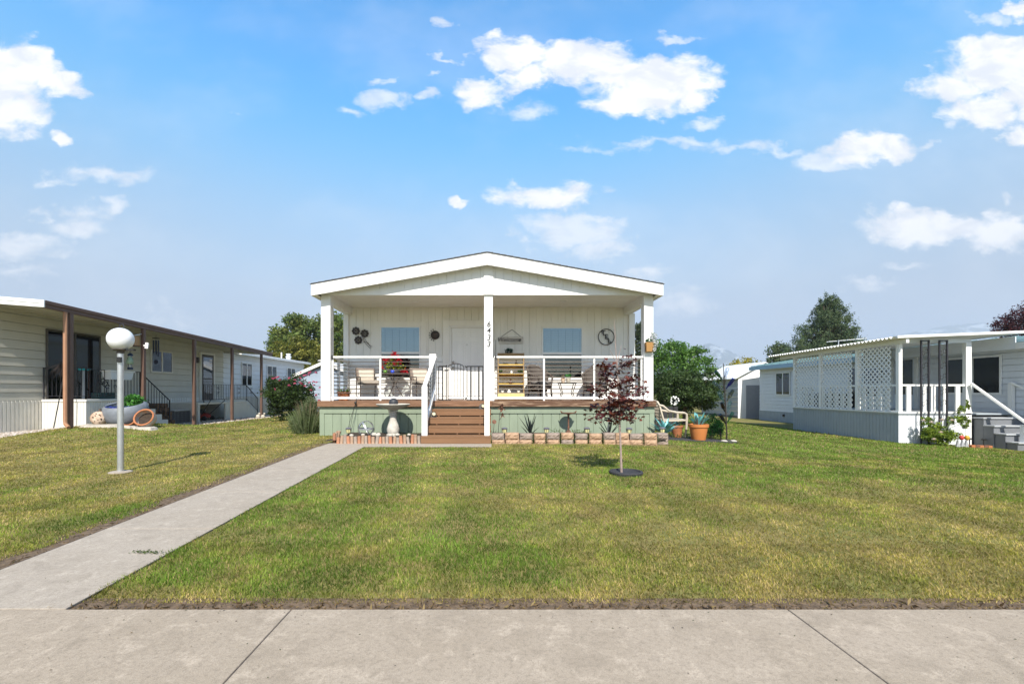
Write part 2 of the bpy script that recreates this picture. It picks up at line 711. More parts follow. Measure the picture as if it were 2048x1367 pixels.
def limbs(base, fork, tips, r0, rng, n=7):
    m = MB()
    base, fork = Vector(base), Vector(fork)
    mid = base.lerp(fork, .5) + Vector((rng.normal() * .06, rng.normal() * .06, 0)) * (fork - base).length * .4
    m.tube([base, base.lerp(mid, .15), mid, fork], [r0 * 1.35, r0 * 1.05, r0 * .85, r0 * .65], n)
    for t in tips:
        t = Vector(t)
        a = fork.lerp(t, .45) + Vector((0, 0, .12)) * (t - fork).length
        m.tube([base.lerp(fork, .9), a, t], [r0 * .5, r0 * .3, r0 * .1], 5)
    return m


def tree(name, label, base, fork_z, lobes, n, size, palette, seed, r0=.2, cat='tree', group=None, parts=('trunk', 'crown'), **k):
    rng = np.random.default_rng(seed)
    t = thing(name, label, cat, base, group)
    limbs(base, (base[0], base[1], base[2] + fork_z), [l[:3] for l in lobes], r0, rng).build(parts[0], bark, t, smooth=True)
    foliage(parts[1], lobes, n, size, palette, t, seed, **k)
    return t


def rlobes(c, r, m, seed, inner=.55, lr=.5):
    """random lobes filling an ellipsoid"""
    rng = np.random.default_rng(seed)
    out = []
    for i in range(m):
        d = rng.normal(size=3)
        d /= np.linalg.norm(d)
        q = inner * (.55 + .45 * rng.random())
        s = lr * (.75 + .5 * rng.random())
        out.append((c[0] + d[0] * r[0] * q, c[1] + d[1] * r[1] * q, c[2] + d[2] * r[2] * q, r[0] * s, r[1] * s, r[2] * s * .85))
    return out


def lap_wall(mb, p0, p1, nrm, z0, z1, pitch, depth=.014):
    """horizontal lap siding from p0 to p1 (x,y), nrm = outward (x,y)"""
    n = max(1, round((z1 - z0) / pitch))
    h = (z1 - z0) / n
    for i in range(n):
        a, b = z0 + i * h, z0 + (i + 1) * h
        q = []
        gap = .014
        for (p, o, z) in ((p0, depth, a + gap), (p1, depth, a + gap), (p1, .002, b), (p0, .002, b), (p0, -.012, a + gap), (p1, -.012, a + gap), (p1, -.012, b), (p0, -.012, b)):
            q.append((p[0] + nrm[0] * o, p[1] + nrm[1] * o, z))
        mb.hexa([q[4], q[5], q[1], q[0], q[7], q[6], q[2], q[3]])
    return mb


def groove_wall(mb, p0, p1, nrm, zlo, zhi, pitch, gw=.015, gd=.013):
    """vertical grooved boards; zlo, zhi are numbers or functions of the distance along the wall"""
    L_ = math.hypot(p1[0] - p0[0], p1[1] - p0[1])
    d = ((p1[0] - p0[0]) / L_, (p1[1] - p0[1]) / L_)
    fl = zlo if callable(zlo) else (lambda t: zlo)
    fh = zhi if callable(zhi) else (lambda t: zhi)
    prof = [(0, 0)]
    t = pitch
    while t < L_ - pitch * .4:
        prof += [(t - gw / 2, 0), (t - gw / 4, -gd), (t + gw / 4, -gd), (t + gw / 2, 0)]
        t += pitch
    prof.append((L_, 0))
    k = len(mb.v)
    for (t, o) in prof:
        x, y = p0[0] + d[0] * t + nrm[0] * o, p0[1] + d[1] * t + nrm[1] * o
        mb.v += [(x, y, fl(t)), (x, y, fh(t))]
    for i in range(len(prof) - 1):
        a = k + i * 2
        mb.f.append((a, a + 2, a + 3, a + 1))
    return mb


def text_mesh(s, size, depth=.004, shear=0., align='CENTER', bold=0.):
    cu = bpy.data.curves.new('lettering', 'FONT')
    cu.body = s
    cu.size = size
    cu.extrude = depth
    cu.shear = shear
    cu.offset = bold
    cu.align_x = align
    cu.align_y = 'CENTER'
    o = bpy.data.objects.new('lettering', cu)
    COL.objects.link(o)
    dg = bpy.context.evaluated_depsgraph_get()
    me = bpy.data.meshes.new_from_object(o.evaluated_get(dg))
    bpy.data.objects.remove(o)
    return me


def text_obj(name, s, size, at, mat, parent, shear=0., depth=.004, rot=0., bold=0.):
    """lettering that faces -Y"""
    me = text_mesh(s, size, depth, shear, 'CENTER', bold)
    o0 = Vector(root_loc(parent))
    c, sn = math.cos(rot), math.sin(rot)
    for v in me.vertices:
        x, y, z = v.co
        x, y = x * c - y * sn, x * sn + y * c
        v.co = Vector((at[0] + x, at[1] - z, at[2] + y)) - o0
    me.materials.clear()
    me.materials.append(mat)
    o = bpy.data.objects.new(name, me)
    COL.objects.link(o)
    o.parent = parent
    return o


ORD = ['first', 'second', 'third', 'fourth', 'fifth', 'sixth', 'seventh', 'eighth', 'ninth', 'tenth', 'eleventh', 'twelfth', 'thirteenth',
       'fourteenth', 'fifteenth', 'sixteenth', 'seventeenth', 'eighteenth', 'nineteenth', 'twentieth', 'twenty-first', 'twenty-second',
       'twenty-third', 'twenty-fourth', 'twenty-fifth', 'twenty-sixth']

# ------------------------------------------------------------------ ground, pavement, path, mountains


def ground_mat():
    m, N, L, B = _nodes('lawn_soil')
    B.inputs['Roughness'].default_value = .95
    B.inputs['Specular IOR Level'].default_value = .1
    tc = N.new('ShaderNodeTexCoord')
    cols = [((.25, .19, .075, 1), (.14, .165, .04, 1), 1.6), ((.09, .10, .035, 1), (.27, .22, .085, 1), 16)]
    prev = None
    for a, b, sc in cols:
        n = N.new('ShaderNodeTexNoise')
        n.inputs['Scale'].default_value = sc
        n.inputs['Detail'].default_value = 7
        L.new(tc.outputs['Object'], n.inputs['Vector'])
        r = N.new('ShaderNodeValToRGB')
        r.color_ramp.elements[0].position = .35
        r.color_ramp.elements[1].position = .65
        r.color_ramp.elements[0].color, r.color_ramp.elements[1].color = a, b
        L.new(n.outputs[0], r.inputs[0])
        if prev is None:
            prev = r.outputs[0]
        else:
            x = N.new('ShaderNodeMix')
            x.data_type = 'RGBA'
            x.inputs[0].default_value = .5
            L.new(prev, x.inputs[6])
            L.new(r.outputs[0], x.inputs[7])
            prev = x.outputs[2]
    L.new(prev, B.inputs['Base Color'])
    return m


def concrete_mat(name, a, b, dark, seed):
    m, N, L, B = _nodes(name)
    B.inputs['Roughness'].default_value = .9
    B.inputs['Specular IOR Level'].default_value = .25
    tc = N.new('ShaderNodeTexCoord')
    mp = N.new('ShaderNodeMapping')
    mp.inputs['Location'].default_value = (seed, seed * 2.3, 0)
    L.new(tc.outputs['Object'], mp.inputs[0])

    def nz(sc, det, rough, lo, hi, dist=0):
        n = N.new('ShaderNodeTexNoise')
        n.inputs['Scale'].default_value = sc
        n.inputs['Detail'].default_value = det
        n.inputs['Roughness'].default_value = rough
        n.inputs['Distortion'].default_value = dist
        L.new(mp.outputs[0], n.inputs['Vector'])
        r = N.new('ShaderNodeMapRange')
        L.new(n.outputs[0], r.inputs[0])
        r.inputs[1].default_value, r.inputs[2].default_value = lo, hi
        return r.outputs[0]

    def mix(f, c1, c2, k=1.0):
        x = N.new('ShaderNodeMix')
        x.data_type = 'RGBA'
        q = N.new('ShaderNodeMath')
        q.operation = 'MULTIPLY'
        L.new(f, q.inputs[0])
        q.inputs[1].default_value = k
        L.new(q.outputs[0], x.inputs[0])
        for i, c in ((6, c1), (7, c2)):
            if isinstance(c, tuple):
                x.inputs[i].default_value = c + (1,)
            else:
                L.new(c, x.inputs[i])
        return x.outputs[2]
    c = mix(nz(1.1, 6, .6, .35, .65), a, b)
    c = mix(nz(5.5, 8, .72, .50, .66, .6), c, tuple(x * .76 for x in a), .75)
    c = mix(nz(9, 8, .7, .52, .66, .4), c, tuple(min(1, x * 1.28) for x in b), .75)
    c = mix(nz(160, 3, .7, .42, .7), c, tuple(x * .62 for x in a), .6)
    c = mix(nz(48, 4, .75, .48, .68), c, tuple(x * .60 for x in a), .7)
    c = mix(nz(330, 2, .8, .5, .66), c, tuple(min(1, x * 1.35) for x in b), .5)
    # pits
    vo = N.new('ShaderNodeTexVoronoi')
    vo.inputs['Scale'].default_value = 70
    L.new(mp.outputs[0], vo.inputs['Vector'])
    r = N.new('ShaderNodeMapRange')
    L.new(vo.outputs['Distance'], r.inputs[0])
    r.inputs[1].default_value, r.inputs[2].default_value = .09, .03
    q = N.new('ShaderNodeMath')
    q.operation = 'MULTIPLY'
    L.new(r.outputs[0], q.inputs[0])
    L.new(nz(12, 3, .6, .52, .6), q.inputs[1])
    c = mix(q.outputs[0], c, dark, .8)
    L.new(c, B.inputs['Base Color'])
    n2 = N.new('ShaderNodeTexNoise')
    n2.inputs['Scale'].default_value = 120
    n2.inputs['Detail'].default_value = 5
    L.new(mp.outputs[0], n2.inputs['Vector'])
    bp = N.new('ShaderNodeBump')
    bp.inputs['Strength'].default_value = .22
    bp.inputs['Distance'].default_value = .006
    L.new(n2.outputs[0], bp.inputs['Height'])
    L.new(bp.outputs[0], B.inputs['Normal'])
    return m


def build_ground():
    xs = np.concatenate([[-9000, -2000, -400, -120, -60, -35, -24], np.arange(-18, 20, .3), [22, 26, 32, 45, 70, 120, 400, 2000, 9000]])
    ys = np.concatenate([[-9000, -1000, -200, -60, -20, -8], np.arange(-3, 32, .3), [34, 38, 45, 60, 90, 140, 400, 1500, 4000, 9000]])
    X, Y = np.meshgrid(xs, ys, indexing='ij')
    Z = g(X, Y) - .013
    Z = np.where(Y < 2.45, Z - .03 * ss(2.42, 2.2, Y), Z)
    V = np.stack([X, Y, Z], -1).reshape(-1, 3)
    nx, ny = len(xs), len(ys)
    I = np.arange(nx * ny).reshape(nx, ny)
    F = np.stack([I[:-1, :-1], I[1:, :-1], I[1:, 1:], I[:-1, 1:]], -1).reshape(-1, 4)
    o = npmesh('ground', V, F, ground_mat(), smooth=True)
    tag(o, 'soil under the front lawns', 'ground', kind='structure')


build_ground()
walkm = concrete_mat('pavement_concrete', (.325, .268, .200), (.392, .328, .255), (.10, .09, .08), 3)
pathm = concrete_mat('path_concrete', (.352, .302, .240), (.40, .348, .285), (.12, .11, .10), 8)
jointm = M('joint_dirt', (.075, .06, .05), .95, .5, 30)


def build_pavement():
    jx = [-9.7 - 2.42, -9.7, -7.28, -4.86]
    m = MB()
    # slabs between the joints; each joint is a real gap
    ks = [(583 - VX) / FOC * 2.217 + 2.417 * i for i in range(-4, 6)]
    for a, b in zip(ks[:-1], ks[1:]):
        m.box(a + .0035, b - .0035, -1.4, 2.2165, -.12, 0)
    o = m.build('pavement', walkm, None, bevel=.004)
    tag(o, 'pale concrete pavement slabs along the lawn', 'pavement', kind='structure')
    # uneven dirt packed in the joints
    j = MB()
    for x in ks[1:-1]:
        for i in range(60):
            y = -1.3 + i * .0585
            w = .0035 + .002 * random.random()
            dx = .0015 * random.random()
            j.box(x + dx - w, x + dx + w, y, y + .06, -.03, -.003 - .002 * random.random())
    o = j.build('pavement_joint', jointm, None)
    tag(o, 'dirt filling the pavement joints', 'pavement joint', kind='structure')
    street = MB().box(-40, 40, -12, -1.4, -.3, -.1)
    tag(street.build('road', M('asphalt', (.05, .05, .052), .9, .2, 8, .3, 80)), 'asphalt road behind the pavement', 'road', kind='structure')


build_pavement()
PL0, PL1 = (-2.895, 2.219), (-3.345, 9.33)     # left edge of the path
PR0, PR1 = (-2.085, 2.219), (-2.46, 8.70)      # right edge


def build_path():
    m = MB()
    n = 5
    for i in range(n):
        a, b = i / n + .0005, (i + 1) / n - .0005
        def L_(t): return (PL0[0] + (PL1[0] - PL0[0]) * t, PL0[1] + (8.70 - PL0[1]) * t)
        def R_(t): return (PR0[0] + (PR1[0] - PR0[0]) * t, PR0[1] + (PR1[1] - PR0[1]) * t)
        q = [L_(a), R_(a), R_(b), L_(b)]
        m.hexa([(x, y, -.1) for x, y in q] + [(x, y, 0.0) for x, y in q])
    # landing in front of the steps
    m.hexa([(x, y, z) for z in (-.1, 0.0) for x, y in ((-3.32, 8.712), (-.02, 8.712), (-.02, 9.215), (-3.345, 9.33))])
    o = m.build('path', pathm, None, bevel=.003)
    tag(o, 'concrete garden path from the pavement to the steps', 'path', kind='structure')


build_path()


def build_path_bed():
    m = MB()
    m.quad((PL0[0] - .02, 2.2, -.006), (PR0[0] + .004, 2.2, -.006), (PR1[0] + .004, PR1[1], -.006), (PL1[0] - .02, 8.7, -.006))
    m.quad((-3.33, 8.701, -.006), (-.02, 8.701, -.006), (-.02, 8.72, -.006), (-3.33, 8.72, -.006))
    tag(m.build('path_joint', jointm, None), 'dark dirt in the joints of the garden path', 'path joint', kind='structure')


build_path_bed()


def build_mountains():
    rock, N, L, B = _nodes('mountain_rock')
    B.inputs['Roughness'].default_value = 1
    tc = N.new('ShaderNodeTexCoord')
    n = N.new('ShaderNodeTexNoise')
    n.inputs['Scale'].default_value = .012
    n.inputs['Detail'].default_value = 9
    n.inputs['Roughness'].default_value = .7
    L.new(tc.outputs['Object'], n.inputs['Vector'])
    r = N.new('ShaderNodeValToRGB')
    r.color_ramp.elements[0].position, r.color_ramp.elements[1].position = .5, .56
    r.color_ramp.elements[0].color, r.color_ramp.elements[1].color = (.13, .16, .18, 1), (.36, .40, .44, 1)
    L.new(n.outputs[0], r.inputs[0])
    L.new(r.outputs[0], B.inputs['Base Color'])
    D = 2600
    xs = np.linspace(-400, 4200, 260)
    ys = np.linspace(D - 500, D + 900, 60)
    X, Y = np.meshgrid(xs, ys, indexing='ij')
    prof = np.interp((X / D) * FOC + VX, [850, 1250, 1330, 1372, 1408, 1450, 1500, 1560, 1640, 1700, 1760, 1830, 1900, 1960, 2030, 2100, 2400],
                     [762, 726, 704, 712, 686, 708, 728, 735, 705, 686, 672, 664, 650, 644, 652, 650, 660])
    H = (VY - prof) / FOC * D
    sh = np.exp(-((Y - D) / 380.0) ** 2)
    H = H * sh * (.93 + .16 * fbm(X, Y, 260, 11)) + 40 * (fbm(X, Y, 180, 12) - .5) * sh
    V = np.stack([X, Y, H - 6], -1).reshape(-1, 3)
    I = np.arange(X.size).reshape(X.shape)
    F = np.stack([I[:-1, :-1], I[1:, :-1], I[1:, 1:], I[:-1, 1:]], -1).reshape(-1, 4)
    o = npmesh('mountain', V, F, rock, smooth=True)
    tag(o, 'hazy snow streaked mountain range on the skyline', 'mountain', kind='structure')


build_mountains()

# ------------------------------------------------------------------ the porch house
D1, D2 = 11.0, 12.8          # porch front, porch back wall
S1, S2 = FOC / D1, FOC / D2
HX = (974.5 - VX) / S1       # middle of the house
DZ = .83                     # deck height


def px1(x): return (x - VX) / S1
def pz1(y): return EYE - (y - VY) / S1
def px2(x): return (x - VX) / S2
def pz2(y): return EYE - (y - VY) / S2


def window(parent, xc, ztop, zmid, zbot, w, tx0, tx1, tz):
    fr = MB()
    y = D2
    f = .035
    x0, x1 = xc - w / 2, xc + w / 2
    fr.box(x0 - f, x0, y - .035, y + .02, zbot - f, ztop + f).box(x1, x1 + f, y - .035, y + .02, zbot - f, ztop + f)
    fr.box(x0, x1, y - .034, y + .02, ztop, ztop + f).box(x0, x1, y - .045, y + .02, zbot - .05, zbot)
    fr.box(x0, x1, y - .030, y + .02, zmid - .03, zmid + .03)
    win = fr.build('window', white, parent, bevel=.004)
    BX(win, 'trim', wallw, (tx0, x0 - f - .003, y - .022, y + .02, zbot - .12, tz), (x1 + f + .003, tx1, y - .022, y + .02, zbot - .12, tz),
       (x0 - f - .003, x1 + f + .003, y - .022, y + .02, ztop + f + .003, tz), (x0 - f - .003, x1 + f + .003, y - .022, y + .02, zbot - .12, zbot - .053), bevel=.003)
    BX(win, 'interior', shade_in, (x0, x1, y + .002, y + .012, zbot, ztop))
    m = MB()
    z = ztop - .012
    m.box(x0 + .01, x1 - .01, y - .024, y - .004, ztop - .04, ztop)
    z = ztop - .06
    while z > zmid - .02:
        m.hexa([(x0 + .012, y - .021, z - .017), (x1 - .012, y - .021, z - .017), (x1 - .012, y - .010, z + .014), (x0 + .012, y - .010, z + .014),
                (x0 + .012, y - .019, z - .019), (x1 - .012, y - .019, z - .019), (x1 - .012, y - .008, z + .012), (x0 + .012, y - .008, z + .012)])
        z -= .060
    for q in (.12, .5, .88):
        m.box(x0 + (x1 - x0) * q - .003, x0 + (x1 - x0) * q + .003, y - .0245, y - .0225, zmid, ztop)
    m.build('blind', blindm, win)
    BX(win, 'pane', pane_up, (x0, x1, y - .029, y - .026, zmid + .03, ztop))
    BX(win, 'pane', pane_lo, (x0, x1, y - .020, y - .017, zbot, zmid - .03))
    return win


def build_house():
    H = thing('manufactured_house', 'white house with gabled front porch, sage green skirting and brown deck steps', 'house', (HX, D1, 0))
    xl, xr = px1(641.8), px1(1306.7)
    # ---- body behind the porch
    wl, wr = px2(688), px2(1268.6)
    body = MB()
    groove_wall(body, (px2(698), D2), (px2(1257), D2), (0, -1), 2.06, 3.44, .203)
    body.box(wl + .02, wr - .02, D2 + .02, 27, .15, 3.44)
    body.build('wall', wallw, H)
    for a, b, zt_ in ((px2(698), px2(750), 0), (px2(851), px2(887), 0), (px2(990), px2(1074), 0), (px2(1175), px2(1257), 0), (px2(752), px2(851), 1), (px2(1074), px2(1175), 1)):
        lap_wall(MB(), (a, D2), (b, D2), (0, -1), DZ, pz2(757) - .13 if zt_ else 2.03, .155).build('lap_siding', wallb, H)
        if not zt_:
            BX(H, 'siding_trim', wallw, (a, b, D2 - .016, D2 + .01, 2.03, 2.06))
    BX(H, 'corner_board', white, (wl, px2(698), D2 - .06, D2 + .3, DZ, 3.24), bevel=.004)
    BX(H, 'corner_board', white, (px2(1257), wr, D2 - .06, D2 + .3, DZ, 3.24), bevel=.004)
    # ---- ceiling and beams
    zc = 3.41
    BX(H, 'ceiling', wallw, (xl + .1, xr - .1, D1 + .06, D2 - .001, zc, zc + .05))
    for x0, x1 in ((xl + .02, xl + .20), (xr - .20, xr - .02)):
        BX(H, 'side_beam', white, (x0, x1, D1 + .24, D2 + .2, 3.21, 3.46), bevel=.004)
    for px in (830, 1126):
        MB().lathe([(.09, 0), (.095, .012), (.06, .012), (.06, .02)], ((px - VX) / FOC * 11.9, 11.9, zc - .013), 20).build('downlight', white, H, smooth=True)
    # ---- roof: fascia, gable panel, shingles
    yf = 10.74
    sF = FOC / yf
    rw = 705 / sF / 2
    zr, ze, fh = EYE + (VY - 505) / sF, EYE + (VY - 568.5) / sF, .285
    slope = (zr - ze) / rw
    for sgn in (-1, 1):
        a, b = (HX, zr), (HX + sgn * rw, ze)
        MB().prism([(a[0], yf, a[1]), (b[0], yf, b[1]), (b[0], yf, b[1] - fh + .02), (a[0], yf, a[1] - fh)], (0, .035, 0)).build('rake_fascia', white, H, bevel=.004)
        MB().prism([(a[0], yf - .02, a[1] + .004), (b[0] + sgn * .02, yf - .02, b[1] + .004), (b[0] + sgn * .02, yf - .02, b[1] + .016), (a[0], yf - .02, a[1] + .018)],
                   (0, 17, 0)).build('roof', shingle, H)
        # soffit and eave fascia
        MB().prism([(a[0], yf + .036, a[1] - .05), (b[0] - sgn * .03, yf + .036, b[1] - .05), (b[0] - sgn * .03, yf + .036, b[1] - .075), (a[0], yf + .036, a[1] - .075)],
                   (0, 16, 0)).build('soffit', wallw, H)
        BX(H, 'eave_fascia', white, (min(b[0], b[0] - sgn * .03), max(b[0], b[0] - sgn * .03), yf + .036, 27, ze - fh + .02, ze))
        xi = xl if sgn < 0 else xr
        BX(H, 'eave_soffit', wallw, (min(xi, b[0] - sgn * .031), max(xi, b[0] - sgn * .031), yf + .04, 27, ze - fh + .03, ze - fh + .05))
    rg = random.Random(3)
    t = MB()
    for sgn in (-1, 1):
        for i in range(26):
            u0, u1 = i / 26, (i + .9) / 26
            z = lambda u: zr - (zr - ze) * u + .018
            t.prism([(HX + sgn * rw * u0, yf - .025, z(u0)), (HX + sgn * rw * u1, yf - .025, z(u1)), (HX + sgn * rw * u1, yf - .025, z(u1) + .006 + .005 * rg.random()),
                     (HX + sgn * rw * u0, yf - .025, z(u0) + .002)], (0, .3, 0))
    t.build('shingle_edge', shingle, H)
    gp = MB()
    zb = pz1(590)
    zt = lambda tt: max(zb + .001, zr - slope * abs(xl + tt - HX) - .07)
    groove_wall(gp, (xl + .0, D1 - .02), (HX, D1 - .02), (0, -1), lambda tt: min(zb, zt(tt) - .001), zt, .203, .014, .012)
    groove_wall(gp, (HX, D1 - .02), (xr, D1 - .02), (0, -1), lambda tt: zb, lambda tt: max(zb + .001, zr - slope * tt - .07), .203, .014, .012)
    gp.box(xl, xr, D1 - .019, D1 + .10, zb, zb + .16)
    gp.build('gable_panel', white, H)
    BX(H, 'gable_batten', white, (px1(967.5), px1(986.5), D1 - .05, D1 - .022, zb, zr - .1), bevel=.004)
    # ---- posts
    posts = []
    for a, b, z1 in ((641.8, 660.5, zb - .002), (968.2, 985.6, zb - .002), (1288.2, 1306.7, zb - .002)):
        m = MB()
        x0, x1 = px1(a), px1(b)
        m.box(x0 + .03, x1 - .03, D1 + .03, D1 + .2, DZ, z1 - .003)
        m.box(x0, x1, D1, D1 + .029, DZ, z1).box(x0, x1, D1 + .201, D1 + .23, DZ, z1)
        m.box(x0, x0 + .029, D1 + .03, D1 + .2, DZ, z1).box(x1 - .029, x1, D1 + .03, D1 + .2, DZ, z1)
        posts.append(m.build('porch_post', white, H, bevel=.004))
    for ch, py in zip('6433', (648.5, 661, 675, 688.2)):
        text_obj('digit', ch, .19, (px1(977.2), D1 - .006, pz1(py)), black, posts[1], shear=.18, depth=.004, bold=.002)
    # ---- front door
    dx0, dx1, dzt, yd = px2(902.6), px2(968), pz2(655), D2 - .008
    tr = MB()
    dr = MB().box(dx0, dx1, yd - .01, yd + .02, DZ + .03, dzt)
    door = None
    BX(H, 'door_trim', wallw, (px2(886.4), dx0 - .045, D2 - .10, D2 + .01, DZ, pz2(641)), (dx1 + .045, px2(987), D2 - .10, D2 + .01, DZ, pz2(641)),
       (dx0 - .045, dx1 + .045, D2 - .10, D2 + .01, dzt + .045, pz2(641)), bevel=.005)
    BX(H, 'door_jamb', white, (dx0 - .043, dx0 - .002, D2 - .08, D2 + .01, DZ, dzt + .043), (dx1 + .002, dx1 + .043, D2 - .08, D2 + .01, DZ, dzt + .043),
       (dx0 - .002, dx1 + .002, D2 - .08, D2 + .01, dzt + .002, dzt + .043), (dx0, dx1, D2 - .09, D2 + .01, DZ, DZ + .028))
    door = dr.build('front_door', white, H, bevel=.003)
    w = dx1 - dx0
    for cxx in (.28, .72):
        for z0, z1 in ((.86, .965), (.46, .80), (.08, .40)):
            x0, x1 = dx0 + w * (cxx - .15), dx0 + w * (cxx + .15)
            h = dzt - DZ
            za, zb_ = DZ + h * z0, DZ + h * z1
            m = MB()
            for q in ((x0, x1, za, za + .018), (x0, x1, zb_ - .018, zb_), (x0, x0 + .018, za + .018, zb_ - .018), (x1 - .018, x1, za + .018, zb_ - .018)):
                m.box(q[0], q[1], yd - .018, yd - .0101, q[2], q[3])
            m.box(x0 + .05, x1 - .05, yd - .017, yd - .0101, za + .05, zb_ - .05)
            m.build('door_panel', white, door, bevel=.003)
    brass = M('satin_nickel', (.45, .43, .40), .3, .05, metal=1)
    for py, rr in ((724, .032), (735, .034)):
        MB().ball((px2(906.8), yd - .045, pz2(py)), rr, 14).build('knob', brass, door, smooth=True)
    MB().ball((px2(934), yd - .012, pz2(689)), .011, 8).build('peephole', black, door, smooth=True)
    # ---- windows
    window(H, px2(801), pz2(655), pz2(705.5), pz2(755.5), (838.8 - 763.2) / S2, px2(750), px2(852.6), pz2(642.8))
    window(H, px2(1124.3), pz2(656.5), pz2(706.3), pz2(755.5), (1162.6 - 1086) / S2, px2(1072.6), px2(1176.3), pz2(645))
    # ---- deck and skirting
    fx0, fx1 = px1(637), px1(1310)
    boards = MB()
    y = 10.96
    while y < D2 - .02:
        boards.box(fx0 + .02, fx1 - .02, y, min(y + .135, D2 - .021), DZ - .03, DZ)
        y += .141
    boards.build('deck_boards', deckbr, H)
    BX(H, 'deck_edge', deckbr, (fx0, px1(984), 10.915, 10.955, pz1(812.5), DZ + .002), bevel=.004)
    BX(H, 'deck_edge', worn, (px1(984) + .004, fx1, 10.915, 10.955, pz1(812.5), DZ + .002), bevel=.004)
    BX(H, 'deck_edge', deckbr, (fx0, fx0 + .04, 10.957, 12.9, pz1(812.5), DZ + .002))
    BX(H, 'deck_edge', deckbr, (fx1 - .04, fx1, 10.957, 12.9, pz1(812.5), DZ + .002))
    sx0, sx1 = px1(639.5), px1(1308.8)
    zs, zl = pz1(812.5) - .004, pz1(826.5)
    sk = MB()
    for a, b in ((sx0 + .11, px1(865)), (px1(985), sx1 - .12)):
        groove_wall(sk, (a, D1 + .012), (b, D1 + .012), (0, -1), -.1, zl, .203, .018, .016)
    sk.box(sx0 + .02, sx1 - .02, D1 + .03, 27, -.15, zs)
    sk.build('skirting', green, H)
    BX(H, 'skirting_trim', green, (sx0, sx1, D1 - .012, D1 + .028, zl + .004, zs), (sx0, sx0 + .11, D1 - .012, D1 + .028, -.15, zl), (sx1 - .12, sx1, D1 - .012, D1 + .028, -.15, zl), bevel=.003)
    # ---- railings
    def railing(x0, x1, mull, post_l=None):
        zt, zb2 = pz1(713.2), pz1(795.2)
        yr = D1 + .1
        r = BX(H, 'railing', white, (x0, x1, yr - .045, yr + .045, zt - .022, zt + .022), bevel=.004)
        BX(r, 'bottom_rail', white, (x0, x1, yr - .025, yr + .025, zb2 - .03, zb2 + .025), bevel=.003)
        for p in mull:
            BX(r, 'baluster_post', white, (p - .021, p + .021, yr - .021, yr + .021, DZ, zt - .023), bevel=.003)
        for i in range(9):
            z = zt - .022 - (i + 1) * ((zt - .022 - zb2 - .025) / 10)
            MB().tube([(x0, yr, z), (x1, yr, z)], .0085, 8).build('rod', rodm, r, smooth=True)
        return r
    railing(px1(660.6), px1(858), [px1(661) + .022, px1(759)])
    railing(px1(988), px1(1288.1), [px1(1088.8), px1(1190), px1(1286) - .01])
    for xs_ in (xl + .11, xr - .11):
        zt, zb2 = pz1(713.2), pz1(795.2)
        y0, y1 = D1 + .235, D2 - .065
        r = BX(H, 'side_railing', white, (xs_ - .045, xs_ + .045, y0, y1, zt - .022, zt + .022), bevel=.004)
        BX(r, 'bottom_rail', white, (xs_ - .025, xs_ + .025, y0, y1, zb2 - .03, zb2 + .025))
        for yy in (D1 + .95, D1 + 1.62):
            BX(r, 'baluster_post', white, (xs_ - .03, xs_ + .03, yy - .03, yy + .03, DZ, zt - .023))
        for i in range(9):
            z = zt - .022 - (i + 1) * ((zt - .022 - zb2 - .025) / 10)
            MB().tube([(xs_, y0, z), (xs_, y1, z)], .0085, 8).build('rod', rodm, r, smooth=True)
    # posts at the head of the stairs
    BX(H, 'rail_post', white, (px1(857.9), px1(871.8), D1 + .02, D1 + .19, DZ, pz1(707.5)), bevel=.004)
    BX(H, 'rail_post', white, (px1(980.5), px1(988.5), D1 - .045, D1 - .003, DZ, pz1(716)), bevel=.004)
    # ---- steps
    sL, sR = -1.455, -.035
    st = BX(H, 'stairs', compos, (sL, sR, 9.2, 9.62, .122, .150), bevel=.004)
    BX(st, 'riser', compos, (sL + .002, sR - .002, 9.206, 9.232, .004, .121), bevel=.003)
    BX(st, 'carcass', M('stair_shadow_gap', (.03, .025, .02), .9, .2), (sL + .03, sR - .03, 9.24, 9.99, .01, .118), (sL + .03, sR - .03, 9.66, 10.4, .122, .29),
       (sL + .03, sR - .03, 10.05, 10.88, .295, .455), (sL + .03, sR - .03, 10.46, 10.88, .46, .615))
    for i, (y0, y1, zt) in enumerate(((9.61, 10.02, .318), (10.01, 10.42, .484), (10.41, 10.9, .647))):
        t_ = BX(st, 'tread', compos, (sL + .004 * i, sR, y0, y1, zt - .027, zt), bevel=.004)
        BX(t_, 'riser', compos, (sL + .004 * i, sR, y0 + .006, y0 + .03, zt - .163 + .022, zt - .028), bevel=.003)
        for q in (.16, .5, .83):
            BX(t_, 'clip', compos, (sL + 1.42 * q - .012, sL + 1.42 * q + .012, y0 + .004, y0 + .03, zt - .163, zt - .142))
    # ---- stair railings
    for px0, px_, topy, xh in ((843.2, 854.6, 772.2, -1.45), (968.8, 979.2, 772, -.105)):
        Yn = 9.33
        x0, x1 = fx(px0, Yn), fx(px_, Yn)
        xm = (x0 + x1) / 2
        nw = BX(H, 'stair_railing', white, (x0, x1, Yn, Yn + .10, .151, fz(topy, Yn)), bevel=.004)
        zt0, zt1 = fz(topy, Yn) + .0, pz1(712)
        y1 = D1 + .02 if xh < -1 else D1 - .05
        MB().bar((xm, Yn + .02, zt0 + .0), (xm, y1, zt1 - .02), .085, .045).build('handrail', white, nw, bevel=.004)
        dz = zt1 - zt0
        MB().bar((xm, Yn + .1, .34), (xm, y1 - .1, .34 + dz * .97), .05, .07).build('bottom_rail', white, nw, bevel=.003)
        for i in range(7):
            o = .18 + i * .082
            MB().tube([(xm, Yn + .1, zt0 - .78 + o), (xm, y1 - .02, zt0 - .78 + o + dz * .97)], .0085, 6).build('rod', rodm, nw, smooth=True)
